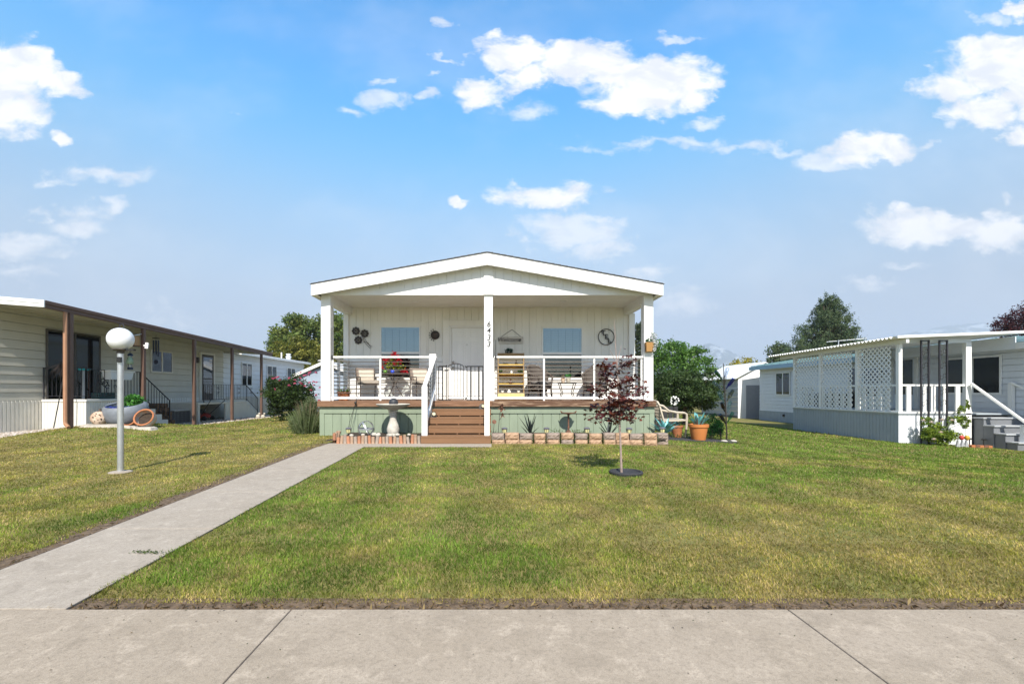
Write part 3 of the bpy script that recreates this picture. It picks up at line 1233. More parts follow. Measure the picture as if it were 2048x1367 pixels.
        MB().bar((xm, Yn + .95, .52), (xm, Yn + .95, zt0 + dz * .53), .04).build('baluster_post', white, nw)
    return H


build_house()

# ------------------------------------------------------------------ neighbour on the left


def sash(parent, x, y0, y1, z0, z1, side, mull=1, frame=white, pane=pane_dk, label=None):
    """a slider window in a wall that runs along Y; side = +1 faces +X"""
    f = .05
    o = side * .03
    xa, xb = sorted((x, x + o))
    m = MB().box(xa, xb, y0 - f, y0, z0 - f, z1 + f).box(xa, xb, y1, y1 + f, z0 - f, z1 + f)
    m.box(xa, xb, y0, y1, z1, z1 + f).box(xa, xb, y0, y1, z0 - f, z0)
    for i in range(mull):
        c = y0 + (y1 - y0) * (i + 1) / (mull + 1)
        m.box(xa, xb, c - .03, c + .03, z0, z1)
    w = m.build('window', frame, parent, bevel=.003)
    BX(w, 'interior', shade_in, (min(x, x + o * .15), max(x, x + o * .15), y0, y1, z0, z1))
    BX(w, 'pane', pane, (min(x + o * .5, x + o * .6), max(x + o * .5, x + o * .6), y0, y1, z0, z1))
    return w


def iron_rail(parent, name, p, q, z0, z1, z0b=None, z1b=None, step=.115, r=.008, scroll=False):
    """wrought iron railing panel from p to q (x, y); z0/z1 bottom and top at p, z0b/z1b at q"""
    z0b = z0 if z0b is None else z0b
    z1b = z1 if z1b is None else z1b
    L_ = math.hypot(q[0] - p[0], q[1] - p[1])
    m = MB()
    m.bar((p[0], p[1], z1), (q[0], q[1], z1b), .035, .016)
    m.bar((p[0], p[1], z0 + .09), (q[0], q[1], z0b + .09), .02, .014)
    n = max(2, round(L_ / step))
    for i in range(n + 1):
        t = i / n
        x, y = p[0] + (q[0] - p[0]) * t, p[1] + (q[1] - p[1]) * t
        e = i in (0, n)
        w = .026 if e else .013
        m.bar((x, y, (z0 + (z0b - z0) * t) + (0 if e else .09)), (x, y, z1 + (z1b - z1) * t), w)
    if scroll:
        d = ((q[0] - p[0]) / L_, (q[1] - p[1]) / L_)
        for c, sg in scroll:
            x, y = p[0] + d[0] * c, p[1] + d[1] * c
            for k in (-1, 1):
                for zz, v in ((z0 + .34, 1), (z0 + .58, -1)):
                    pts = []
                    for a in range(15):
                        th = a / 14 * 4.6
                        rr = .015 + .055 * (1 - a / 14)
                        pts.append((x + d[0] * k * (.06 - rr * math.cos(th)), y + d[1] * k * (.06 - rr * math.cos(th)), zz + v * rr * math.sin(th) * 1.3))
                    m.tube(pts, .006, 5)
    return m.build(name, iron, parent)


LX, LW = -10.4, -12.2       # awning edge and wall of the left house


def build_left_house():
    H = thing('mobile_home', 'long cream mobile home with brown awning posts left of the lawn', 'house', (LW, 14, 0))
    zf = lambda y: 2.985 - .0275 * (y - 10.46)      # underside of the awning edge
    m = MB()
    lap_wall(m, (LW, 5.5), (LW, 20.6), (1, 0), .80, 3.25, .23, .02)
    m.box(LW - 3.4, LW - .02, 5.5, 29.4, -.2, 2.92)
    m.build('wall', creams, H)
    m = MB()
    lap_wall(m, (LW, 20.6), (LW, 29.4), (1, 0), .72, 2.80, .23, .02)
    m.build('wall', whites, H)
    m = MB()
    groove_wall(m, (LW + .03, 5.5), (LW + .03, 29.4), (1, 0), lambda t: -.2, lambda t: .81, .10, .03, .02)
    m.build('skirting', creamw, H)
    MB().prism([(LW + .3, 20.7, 2.80), (LW + .3, 20.7, 2.93), (LW - 1.8, 20.7, 3.16), (LW - 4, 20.7, 2.95), (LW - 4, 20.7, 2.80)], (0, 8.9, 0)).prism([(LW - .03, 5.4, 2.94), (LW - .03, 5.4, 3.10), (LW - 1.8, 5.4, 3.2), (LW - 4, 5.4, 2.95), (LW - 4, 5.4, 2.90)], (0, 15.29, 0)).build('roof', M('roof_metal', (.55, .55, .53), .4, .05), H)
    BX(H, 'eave_gutter', white, (LW + .302, LW + .40, 21.4, 29.6, 2.78, 2.90), bevel=.01)
    # awning
    aw = MB()
    for (x0, x1, za) in ((LX, LW + .42, 0),):
        y0, y1 = 10.46, 21.3
        aw.hexa([(LX, y0, zf(y0) + .05), (LX, y1, zf(y1) + .05), (LW - .1, y1, zf(y1) + .18), (LW - .1, y0, zf(y0) + .20),
                 (LX, y0, zf(y0) + .08), (LX, y1, zf(y1) + .08), (LW - .1, y1, zf(y1) + .22), (LW - .1, y0, zf(y0) + .24)])
    A = aw.build('awning', M('awning_soffit', (.50, .47, .37), .5, .06), H)
    rb = MB()
    for i in range(26):
        y = 10.7 + i * .4
        rb.hexa([(LX - .05, y, zf(y) + .035), (LX - .05, y + .03, zf(y) + .035), (LW + .1, y + .03, zf(y) + .155), (LW + .1, y, zf(y) + .155),
                 (LX - .05, y, zf(y) + .049), (LX - .05, y + .03, zf(y) + .049), (LW + .1, y + .03, zf(y) + .169), (LW + .1, y, zf(y) + .169)])
    rb.build('rib', creams, A)
    def edge(y0, y1, mat, nm):
        q = MB()
        q.hexa([(LX, y0, zf(y0)), (LX + .09, y0, zf(y0)), (LX + .09, y1, zf(y1)), (LX, y1, zf(y1)),
                (LX, y0, zf(y0) + .155), (LX + .09, y0, zf(y0) + .155), (LX + .09, y1, zf(y1) + .155), (LX, y1, zf(y1) + .155)])
        q.hexa([(LX + .09, y0, zf(y0) + .09), (LX + .12, y0, zf(y0) + .09), (LX + .12, y1, zf(y1) + .09), (LX + .09, y1, zf(y1) + .09),
                (LX + .09, y0, zf(y0) + .17), (LX + .12, y0, zf(y0) + .17), (LX + .12, y1, zf(y1) + .17), (LX + .09, y1, zf(y1) + .17)])
        q.build(nm, mat, A, bevel=.008)
    q = MB()
    q.hexa([(LW - .1, 10.42, zf(10.46) + .15), (LX + .12, 10.42, zf(10.46)), (LX + .12, 10.455, zf(10.46)), (LW - .1, 10.455, zf(10.46) + .15),
            (LW - .1, 10.42, zf(10.46) + .33), (LX + .12, 10.42, zf(10.46) + .165), (LX + .12, 10.455, zf(10.46) + .165), (LW - .1, 10.455, zf(10.46) + .33)])
    q.hexa([(LW - .1, 10.405, zf(10.46) + .25), (LX + .05, 10.405, zf(10.46) + .09), (LX + .05, 10.419, zf(10.46) + .09), (LW - .1, 10.419, zf(10.46) + .25),
            (LW - .1, 10.405, zf(10.46) + .27), (LX + .05, 10.405, zf(10.46) + .11), (LX + .05, 10.419, zf(10.46) + .11), (LW - .1, 10.419, zf(10.46) + .27)])
    q.build('fascia', white, A, bevel=.004)
    edge(10.46, 21.3, brownm, 'fascia')
    for y in (11.16, 13.5, 15.8, 18.1, 20.4):
        BX(H, 'awning_post', brownm, (LX - .005, LX + .085, y - .05, y + .05, gz(LX, y) - .05, zf(y) - .002), bevel=.006)
    d = MB().tube([(LX + .07, 11.0, zf(11)), (LX + .07, 11.0, .34), (LX + .09, 10.99, .26), (LX + .22, 10.93, .19)], .042, 8)
    d.build('downspout', tanm, H, smooth=True)
    # openings
    s = sash(H, LW + .02, 12.45, 14.07, .86, 2.72, 1, 1, M('bronze_frame', (.10, .09, .08), .5, .1), pane_dk)
    sash(H, LW + .02, 16.25, 17.25, 1.78, 2.50, 1, 1, creamw, pane_dk)
    sash(H, LW + .02, 22.1, 22.97, 1.36, 2.42, 1, 1, white, pane_dk)
    sash(H, LW + .02, 24.6, 25.6, 1.36, 2.42, 1, 1, white, pane_dk)
    sash(H, LW + .02, 27.0, 28.0, 1.36, 2.42, 1, 1, white, pane_dk)
    dr = BX(H, 'door', M('storm_door', (.06, .05, .045), .5, .2), (LW + .01, LW + .06, 19.0, 19.8, .68, 2.60), bevel=.006)
    BX(dr, 'pane', Mglass('storm_pane', (.6, .62, .64), .09, .04, .5), (LW + .062, LW + .066, 19.1, 19.7, 1.62, 2.50))
    BX(dr, 'pane', Mglass('storm_pane_low', (.6, .62, .64), .06, .06, .5), (LW + .062, LW + .066, 19.1, 19.7, .98, 1.56))
    BX(dr, 'frame', creamw, (LW + .01, LW + .07, 18.9, 18.99, .68, 2.7), (LW + .01, LW + .07, 19.81, 19.9, .68, 2.7), (LW + .01, LW + .07, 18.99, 19.81, 2.61, 2.7))
    BX(H, 'wall_lamp', bronze, (LW + .02, LW + .18, 18.55, 18.68, 2.22, 2.45), bevel=.03)
    # roof pieces
    for y, x, h, r in ((11.0, LW - .3, .22, .045), (16.6, LW - .6, .26, .04), (23.3, LW - .6, .30, .05), (27.6, LW - .6, .33, .04)):
        MB().tube([(x, y, 3.0), (x, y, 3.08 + h)], r, 8).build('vent_pipe', white, H, smooth=True)
    MB().lathe([(.13, 0), (.13, .16), (.2, .165), (.2, .19), (.12, .2), (.12, .26), (.22, .265), (.2, .30)], (LW - .5, 18.45, 3.02), 16).build('chimney_cap', silver, H, smooth=True)
    MB().lathe([(.14, 0), (.14, .2), (.17, .2), (.17, .28), (.10, .3), (.10, .36), (.15, .38), (.15, .44)], (LW - .8, 29.0, 3.0), 14).build('chimney_cap', whites, H, smooth=True)
    # first porch
    px_, y0, y1, zf_ = -10.95, 12.26, 14.2, .84
    p = BX(H, 'porch', creamw, (LW + .04, px_, y0, y1, zf_ - .07, zf_), bevel=.01)
    m = MB()
    groove_wall(m, (LW + .04, y0 + .02), (px_ - .02, y0 + .02), (0, -1), -.2, zf_ - .07, .075, .02, .012)
    m.build('porch_skirt', creamw, p)
    m = MB()
    groove_wall(m, (px_ - .02, y0 + .02), (px_ - .02, 14.2), (1, 0), -.2, zf_ - .07, .075, .02, .012)
    m.build('porch_skirt', creamw, p)
    for i in range(4):
        ya = 14.2 + i * .29
        BX(p, 'step', creamw, (LW + .3, px_, ya + .001, ya + .29, -.25, zf_ - .19 * (i + 1) + .03))
    iron_rail(p, 'railing', (LW + .06, y0 + .05), (px_ - .05, y0 + .05), zf_, 1.70)
    iron_rail(p, 'railing', (px_ - .05, y0 + .05), (px_ - .05, 14.2), zf_, 1.66, scroll=[(1.0, 1)])
    iron_rail(p, 'stair_railing', (px_ - .05, 14.2), (px_ - .05, 15.5), zf_, 1.66, .0, .75)
    # second porch
    y0, y1, qx = 17.0, 20.4, -11.0
    p = BX(H, 'porch', creams, (LW + .04, qx, y0, y1, .55, .63), bevel=.01)
    BX(p, 'porch_skirt', creams, (qx - .06, qx - .005, y0, y0 + .12, -.2, .549))
    BX(p, 'porch_skirt', creams, (qx - .06, qx - .005, 18.75, y1, -.2, .549))
    BX(p, 'porch_skirt', creams, (LW + .04, qx - .065, y0 + .005, y0 + .05, -.2, .548))
    for i in range(3):
        ya = y1 + i * .27
        BX(p, 'step', creams, (LW + .3, qx, ya + .001, ya + .27, -.25, .63 - .18 * (i + 1) + .02))
    iron_rail(p, 'railing', (qx - .04, 17.4), (qx - .04, y1), .63, 1.33, scroll=[(.95, 1), (2.45, 1)])
    iron_rail(p, 'stair_railing', (qx - .04, y1), (qx - .04, 21.4), .63, 1.33, .05, .72, scroll=[(.4, 1)])
    return H


build_left_house()

# ------------------------------------------------------------------ neighbour on the right
RP, RW, RY = 10.886, 14.1, 12.2


def corrugated(mb, x0, x1, y0, y1, zf, period=.13, amp=.028, thick=.004):
    n = int((y1 - y0) / period) * 4
    k = len(mb.v)
    for i in range(n + 1):
        y = y0 + (y1 - y0) * i / n
        o = amp * (abs(((i / 4) % 1) * 2 - 1) * 2 - 1)
        for x in (x0, x1):
            mb.v += [(x, y, zf(x, y) + o), (x, y, zf(x, y) + o + thick)]
    for i in range(n):
        a = k + i * 4
        mb.f += [(a, a + 2, a + 6, a + 4), (a + 1, a + 5, a + 7, a + 3), (a, a + 4, a + 5, a + 1), (a + 2, a + 3, a + 7, a + 6)]
    return mb


def lattice(mb, x, y0, y1, z0, z1, pitch=.148, w=.036, t=.007):
    """diagonal slats in the plane x = const"""
    for s, xo in ((1, 0), (-1, t + .001)):
        c = -(z1 - z0)
        while c < (y1 - y0):
            # line: y = y0 + c + u, z = z0 + u (or mirrored)
            ua, ub = max(0, -c), min(z1 - z0, (y1 - y0) - c)
            if ub - ua > .03:
                za, zb = (z0 + ua, z0 + ub) if s > 0 else (z1 - ua, z1 - ub)
                mb.bar((x + xo, y0 + c + ua, za), (x + xo, y0 + c + ub, zb), t, w, up=(0, 0, 1))
            c += pitch
    return mb


def build_right_house():
    H = thing('mobile_home', 'pale blue-grey mobile home with white lattice porch right of the lawn', 'house', (RW, 15, -.5))
    zr = lambda x, y: 2.47 - .016 * (y - 12.0) + .04 * (x - 10.6)
    m = MB()
    lap_wall(m, (RW, 24.0), (RW, 7.5), (-1, 0), .05, 2.28, .17, .016)
    m.box(RW + .02, RW + 4.2, 7.5, 24.0, -.7, 2.28)
    m.build('wall', whites, H)
    m = MB()
    groove_wall(m, (RW - .03, 24.0), (RW - .03, 7.5), (-1, 0), -.75, .06, .11, .02, .012)
    m.build('skirting', greyb, H)
    m = MB()
    lap_wall(m, (RW + .02, 24.02), (RW + 4.2, 24.02), (0, 1), .05, 2.28, .17, .016)
    m.build('wall', whites, H)
    MB().prism([(RW - .32, 7.3, 2.335), (RW - .32, 7.3, 2.36), (RW + 2.1, 7.3, 2.74), (RW + 4.6, 7.3, 2.36), (RW + 4.6, 7.3, 2.335)], (0, 17.0, 0)).build('roof', tealr, H)
    BX(H, 'soffit', whites, (RW - .318, RW + 4.5, 7.32, 24.28, 2.285, 2.334))
    rb = MB()
    for i in range(29):
        y = 7.4 + i * .6
        rb.prism([(RW - .33, y, 2.37), (RW + 2.1, y, 2.752), (RW + 2.1, y, 2.78), (RW - .33, y, 2.40)], (0, .04, 0))
    rb.build('roof_seam', tealr, H)
    BX(H, 'fascia', bluef, (RW - .345, RW - .322, 16.9, 24.4, 2.17, 2.34))
    BX(H, 'fascia', white, (RW - .345, RW - .322, 7.3, 11.97, 2.17, 2.34))
    BX(H, 'fascia', whites, (RW - .345, RW - .322, 11.971, 16.89, 2.17, 2.50))
    # windows and door
    sash(H, RW - .02, 21.55, 22.55, .92, 1.93, -1, 1, white)
    sash(H, RW - .02, 12.62, 14.05, 1.02, 2.02, -1, 1, white)
    dr = BX(H, 'door', whites, (RW - .05, RW - .012, 15.15, 15.95, .45, 2.2), bevel=.004)
    BX(dr, 'pane', pane_dk, (RW - .058, RW - .053, 15.22, 15.88, .95, 2.12))
    BX(dr, 'interior', shade_in, (RW - .0525, RW - .0505, 15.22, 15.88, .95, 2.12))
    BX(dr, 'frame', white, (RW - .06, RW - .012, 15.05, 15.149, .45, 2.26), (RW - .06, RW - .012, 15.951, 16.05, .45, 2.26))
    sash(H, RW - .02, 17.45, 17.95, .4, 1.95, -1, 0, white)
    sash(H, RW - .02, 16.55, 17.2, .9, 1.95, -1, 0, white)  # added dark window, deepens the shaded wall behind the lattice
    MB().ball((RW - .1, 16.3, 1.75), .07, 10).build('wall_lamp', bronze, H, smooth=True)
    BX(H, 'outlet_box', iron, (RW - .09, RW - .045, 21.9, 22.0, -.16, -.05))
    # porch base
    yf, yb, zfl = RY, 16.5, .47
    p = BX(H, 'porch', greyb, (RP, RW - .06, yf, yb, zfl - .04, zfl))
    m = MB()
    groove_wall(m, (RP + .02, yb), (RP + .02, yf + .02), (-1, 0), lambda t: -.7, lambda t: zfl - .041, .115, .012, .01)
    m.build('porch_skirt', greyb, p)
    m = MB()
    groove_wall(m, (RP + .02, yf + .02), (12.85, yf + .02), (0, -1), lambda t: -.7, lambda t: zfl - .041, .115, .012, .01)
    m.build('porch_skirt', whites, p)
    BX(p, 'rim', white, (RP - .02, RP + .03, yf - .02, yb, zfl + .001, zfl + .035), (RP + .031, 12.85, yf - .02, yf + .03, zfl + .001, zfl + .035))
    # posts
    rt = fz(768, RY)
    for y in (12.24, 13.62, 15.15, 16.44):
        BX(p, 'porch_post', white, (RP - .0, RP + .10, y - .05, y + .05, zfl + .036, zr(RP, y) - .15), bevel=.004)
    BX(p, 'porch_post', white, (12.70, 12.85, yf, yf + .1, -.5, 2.36), bevel=.004)
    # beam under the roof edge
    m = MB()
    m.hexa([(RP - .02, 11.95, zr(RP, 11.95) - .15), (RP + .06, 11.95, zr(RP, 11.95) - .15), (RP + .06, 17.2, zr(RP, 17.2) - .15), (RP - .02, 17.2, zr(RP, 17.2) - .15),
            (RP - .02, 11.95, zr(RP, 11.95) - .032), (RP + .06, 11.95, zr(RP, 11.95) - .032), (RP + .06, 17.2, zr(RP, 17.2) - .032), (RP - .02, 17.2, zr(RP, 17.2) - .032)])
    m.build('beam', white, p, bevel=.003)
    BX(p, 'beam', whites, (RP + .12, 12.86, yf + .02, yf + .1, 2.361, 2.46))
    corrugated(MB(), 10.55, RW - .05, 11.98, 17.4, zr).build('porch_roof', white, p, fixn=False)
    m = MB()
    m.hexa([(10.6, 11.9, zr(10.6, 12) - .02), (RW + 1, 11.9, zr(RW + 1, 12) - .02), (RW + 1, 11.97, zr(RW + 1, 12) - .02), (10.6, 11.97, zr(10.6, 12) - .02),
            (10.6, 11.9, zr(10.6, 12) + .045), (RW + 1, 11.9, zr(RW + 1, 12) + .045), (RW + 1, 11.97, zr(RW + 1, 12) + .045), (10.6, 11.97, zr(10.6, 12) + .045)])
    m.build('roof_edge', white, p, bevel=.004)
    # railings with wide boards
    BX(p, 'railing', white, (RP + .02, RP + .09, yf + .11, yb - .06, rt - .05, rt), bevel=.003)
    BX(p, 'railing', white, (RP + .11, 12.69, yf + .02, yf + .09, rt - .05, rt), bevel=.003)
    for x in (11.14, 11.55, 11.80, 12.13, 12.46):
        BX(p, 'baluster', white, (x, x + .12, yf + .035, yf + .075, zfl + .036, rt - .051), bevel=.003)
    for i in range(14):
        y = yf + .35 + i * .27
        if min(abs(y - q) for q in (13.62, 15.15)) > .1:
            BX(p, 'baluster', white, (RP + .04, RP + .08, y, y + .11, zfl + .036, rt - .051))
    # lattice screens
    for y0, y1 in ((12.45, 13.52), (13.78, 15.05), (15.25, 16.36)):
        lt = MB()
        lattice(lt, RP + .012, y0, y1, rt + .0, zr(RP, y1) - .17)
        lattice(lt, RP + .012, y0, y1, zfl + .04, rt - .004)
        lt.build('lattice_screen', white, p, fixn=False)
    dark_box = thing('lattice_backing', 'added dark box by the neighbour wall that darkens the gaps of the lattice', 'backing', (RW - .5, 19.3, -.45))  # invented dark box, added to darken the lower lattice gaps
    dkp = M('dark_backing', (.03, .033, .04), .6, .2)
    BX(dark_box, 'box', dkp, (RW - .75, RW - .12, 17.6, 19.5, -.5, .93), bevel=.02)
    BX(dark_box, 'lid', dkp, (RW - .79, RW - .10, 17.57, 19.53, .932, .99), bevel=.015)
    # iron columns
    for xa, xb in ((11.38, 11.58), (11.865, 12.065)):
        m = MB()
        yc = RY - .12
        zb = gz(xa, yc) - .05
        for x in (xa, xb):
            m.bar((x, yc, zb), (x, yc, 2.42), .032)
        m.bar((xa, yc, 2.40), (xb, yc, 2.40), .03)
        xm = (xa + xb) / 2
        for zc in (.05, .35, .75, 1.05, 1.45, 1.75, 2.1):
            for k in (-1, 1):
                pts = []
                for a in range(14):
                    th = a / 13 * 5
                    rr = .012 + .06 * (1 - a / 13)
                    pts.append((xm + k * (.045 - rr * math.cos(th) * .7), yc, zc + k * rr * math.sin(th) * 1.5))
                m.tube(pts, .0055, 5)
        m.build('iron_column', iron, p)
    # steps with white handrails
    st = BX(H, 'stairs', greystep, (12.9, RW - .06, yf - .25, yf, -.6, .32), bevel=.004)
    for i in range(4):
        y1 = yf - .25 * i
        zt = .335 - .19 * i
        x0 = 12.88 + .02 * i
        t_ = BX(st, 'tread', M('tread_nosing', (.42, .44, .46), .5, .1), (x0 - .02, 13.95 + .22 * i, y1 - .28, y1 - .001, zt, zt + .035), bevel=.006)
        if i:
            BX(t_, 'riser', greystep, (x0, 13.93 + .22 * i, y1 - .24, y1 - .005, -.6, zt - .002))
    m = MB().box(13.15, 13.26, 11.25, 11.35, gz(13.2, 11.3) - .1, .23)
    m.bar((12.77, 12.14, rt + .02), (13.2, 11.22, .25), .10, .05)
    m.build('handrail', white, H, bevel=.004)
    m = MB().box(13.98, 14.07, 12.25, 12.35, .3, 1.30)
    m.bar((14.0, 12.3, 1.30), (14.75, 11.2, .42), .10, .05)
    m.build('handrail', white, H, bevel=.004)
    an = MB()
    bx, by = 14.6, 19.2
    an.tube([(bx, by, 2.3), (bx, by, 3.22)], .018, 6).tube([(bx - .35, by + .2, 3.16), (bx + .85, by - .4, 3.24)], .014, 5)
    for i in range(5):
        c = (bx - .3 + i * .27, by + .17 - i * .135, 3.165 + i * .018)
        an.tube([(c[0] - .18, c[1] - .34, c[2]), (c[0] + .18, c[1] + .34, c[2])], .007, 4)
    an.build('antenna', silver, H)
    return H


build_right_house()

# ------------------------------------------------------------------ trees and shrubs
OLIVE = [(0.148, 0.182, 0.038), (0.192, 0.217, 0.052), (0.122, 0.157, 0.035)]
MIDG = [(0.104, 0.157, 0.038), (0.148, 0.192, 0.052), (0.078, 0.131, 0.031)]
DARKG = [(0.035, 0.062, 0.018), (0.05, 0.083, 0.022), (0.062, 0.1, 0.03)]
BRIGHT = [(0.087, 0.181, 0.029), (0.116, 0.217, 0.043), (0.065, 0.145, 0.026)]
CONI = [(0.065, 0.105, 0.053), (0.092, 0.134, 0.061), (0.121, 0.166, 0.077)]
YELL = [(.30, .26, .012), (.36, .31, .02), (.20, .20, .015)]
PLUM = [(0.063, 0.02, 0.025), (0.084, 0.025, 0.031), (0.045, 0.017, 0.02)]


def build_trees():
    def at(px, py, Y):
        return (fx(px, Y), Y, fz(py, Y))
    # tall loose trees behind the left house
    Y = 40.
    lob = []
    for (px, py, r) in ((560, 665, .9), (585, 640, 1.0), (605, 655, 1.1), (570, 690, 1.1), (600, 690, 1.3), (545, 690, .7), (590, 720, 1.6)):
        c = at(px, py, Y)
        lob.append((c[0], c[1] + RNG.uniform(-.6, .6), c[2], r, r, r * .8))
    tree('broadleaf_tree', 'tall loose crowned tree above the roof end of the cream mobile home', (fx(590, Y), Y, -.2), 2.2, lob, 9000, .26, MIDG + OLIVE, 21, .22, clump=22, spread=.2, shell=.3)
    Y = 42.
    lob = []
    for (px, py, r) in ((640, 650, 1.1), (660, 640, 1.1), (680, 650, 1.2), (630, 680, 1.1), (655, 680, 1.4), (685, 685, 1.3), (690, 655, 1.0), (660, 715, 1.8)):
        c = at(px, py, Y)
        lob.append((c[0], c[1] + RNG.uniform(-.6, .6), c[2], r, r, r * .8))
    tree('broadleaf_tree', 'tall airy tree seen behind the left porch post', (fx(660, Y), Y, -.2), 2.5, lob, 9500, .27, MIDG + OLIVE, 22, .22, clump=22, spread=.2, shell=.3)
    Y = 34.
    lob = []
    for (px, py, r) in ((560, 705, 1.0), (590, 692, 1.1), (615, 700, 1.1), (640, 715, 1.1), (605, 725, 1.4), (570, 725, 1.0), (660, 735, 1.0), (640, 745, 1.2)):
        c = at(px, py, Y)
        lob.append((c[0], c[1] + RNG.uniform(-.5, .5), c[2], r, r, r * .8))
    tree('broadleaf_tree', 'lower dense olive green tree in front of the tall loose trees', (fx(605, Y), Y, -.2), 1.2, lob, 11000, .2, [(.17, .175, .03), (.21, .205, .04), (.13, .145, .028)], 23, .2, clump=45, spread=.13)
    # round dark tree right of the porch
    Y = 17.
    c = at(1376, 786, Y)
    rx = 72 / FOC * Y
    lob = rlobes((c[0], c[1], c[2]), (rx * 1.0, rx * 1.0, 1.06), 26, 31, .68, .42)
    lob = [l for l in lob if l[2] > .45]
    tree('round_tree', 'dense round dark green tree beside the right porch corner', (c[0] - .1, Y, gz(c[0], Y) - .05), .75, lob, 32000, .085, DARKG, 31, .11, clump=55, spread=.14, up=.7, shell=.55)
    Y = 30.
    lob = []
    for (px, py, r) in ((1312, 705, 1.0), (1340, 708, 1.0), (1362, 702, .8), (1385, 716, 1.0), (1408, 735, .9), (1350, 740, 1.8), (1395, 702, .45), (1430, 752, .7), (1320, 750, 1.6)):
        c = at(px, py, Y)
        lob.append((c[0], c[1] + RNG.uniform(-.5, .5), c[2], r, r, r * .8))
    tree('broadleaf_tree', 'bright green tree rising behind the dense round dark tree', (fx(1355, Y), Y, -.4), 1.2, lob, 12000, .17, BRIGHT, 32, .18, clump=35, spread=.15)
    Y = 27.
    lob = [(fx(px, Y), Y, fz(py, Y), r, r, r * 1.3) for px, py, r in ((1272, 660, .35), (1281, 680, .42), (1270, 705, .5), (1283, 730, .5), (1272, 760, .55), (1284, 655, .3))]
    tree('slender_tree', 'slender grey-green tree seen between the right porch posts', (fx(1278, Y), Y, -.3), 1.0, lob, 5000, .14, [(.06, .085, .04), (.08, .105, .05), (.045, .07, .03)], 33, .1, clump=24, spread=.2, shell=.3)
    # conifer
    Y = 36.
    rng = np.random.default_rng(41)
    lob = []
    cx, top, bot = fx(1655, Y), fz(600, Y), fz(735, Y)
    for i in range(84):
        t = (i + .5) / 84
        z = top - (top - bot) * t
        w = .3 + 3.4 * t ** .78
        a = rng.uniform(0, 6.28)
        q = w * rng.uniform(.35, .85)
        lob.append((cx + math.cos(a) * q, Y + math.sin(a) * q, z + rng.uniform(-.1, .1), .42 + .5 * t, .42 + .5 * t, .62 + .3 * t))
        lob.append((cx + math.cos(a + 2.5) * q * .8, Y + math.sin(a + 2.5) * q * .8, z, .4 + .45 * t, .4 + .45 * t, .6 + .3 * t))
    lob.append((cx, Y, top - .3, .28, .28, .7))
    tree('pine_tree', 'big broad conical pine tree behind the white lattice porch', (cx, Y, -.5), 4.5, lob, 42000, .17, CONI, 42, .25, clump=30, spread=.17, up=.1, aspect=.32, shell=.45)
    Y = 44.
    lob = [(fx(px, Y), Y, fz(py, Y), r, r, r) for px, py, r in ((1548, 706, .7), (1560, 700, .8), (1570, 712, .9), (1555, 725, 1.0))]
    tree('broadleaf_tree', 'small dark tree top left of the big pine', (fx(1560, Y), Y, -.5), 1.8, lob, 3200, .22, CONI, 43, .15, clump=18, spread=.2)
    Y = 40.
    lob = [(fx(px, Y), Y, fz(py, Y), r, r, r * .7) for px, py, r in ((1470, 735, .7), (1490, 729, .9), (1508, 734, .8), (1525, 738, .7), (1460, 748, .8), (1490, 748, 1.3), (1515, 750, 1.1))]
    tree('broadleaf_tree', 'yellow leaved tree above the white shed roof', (fx(1490, Y), Y, -.5), 1.0, lob, 5000, .17, YELL, 44, .15, clump=22, spread=.17)
    lob = [(fx(px, 41), 41, fz(py, 41), r, r, r * .8) for px, py, r in ((1448, 742, .7), (1440, 752, .9), (1455, 755, .9))]
    tree('broadleaf_tree', 'small green tree left of the yellow leaved tree', (fx(1448, 41), 41, -.5), .8, lob, 2500, .18, MIDG, 45, .12, clump=20, spread=.18)
    # plum tree over the right roof
    Y = 24.
    lob = [(fx(px, Y), Y + dy, fz(py, Y), r, r, r * .8) for px, py, r, dy in ((2005, 648, .42, 0), (2022, 642, .5, .3), (2040, 630, .55, -.2), (2060, 645, .9, .2), (2075, 620, .7, 0), (2012, 660, .5, 0), (2045, 665, 1.0, 0), (2095, 660, 1.2, .4))]
    tree('plum_tree', 'purple leaved tree above the right neighbour roof', (fx(2070, Y), Y, -.6), 2.4, lob, 8000, .11, PLUM, 46, .14, clump=22, spread=.2)
    # rose bush by the left house
    Y = 17.0
    base = (fx(585, Y), Y, gz(fx(585, Y), Y) - .03)
    t = thing('rose_bush', 'large rose bush with pink blooms beside the last awning post', 'bush', base)
    c = (fx(583, Y), Y, .92)
    lob = rlobes(c, (1.02, .85, .82), 22, 51, .7, .42) + [(fx(560, Y), Y, .35, .45, .45, .4), (fx(600, Y), Y, .35, .45, .45, .4), (fx(545, Y), Y, 1.25, .25, .25, .4)]
    limbs(base, (c[0], Y, .45), [l[:3] for l in lob[:12]], .05, RNG, 5).build('stem', bark, t)
    foliage('foliage', lob, 15000, .085, [(.035, .065, .014), (.05, .085, .02), (.065, .10, .03), (.028, .05, .015)], t, 52, clump=34, spread=.17)
    pk = []
    rng = np.random.default_rng(5)
    P = []
    for i in range(30):
        if i < 16:
            px, py = rng.uniform(575, 640), rng.uniform(744, 768)
            py += max(0, (600 - px)) * .12
        else:
            px, py = [(545, 757), (556, 754), (549, 778), (546, 788), (560, 760), (550, 756), (622, 780), (632, 790), (640, 775), (610, 772), (638, 800), (628, 770), (600, 765), (590, 760)][i - 16]
        P.append((px, py))
    proto = None
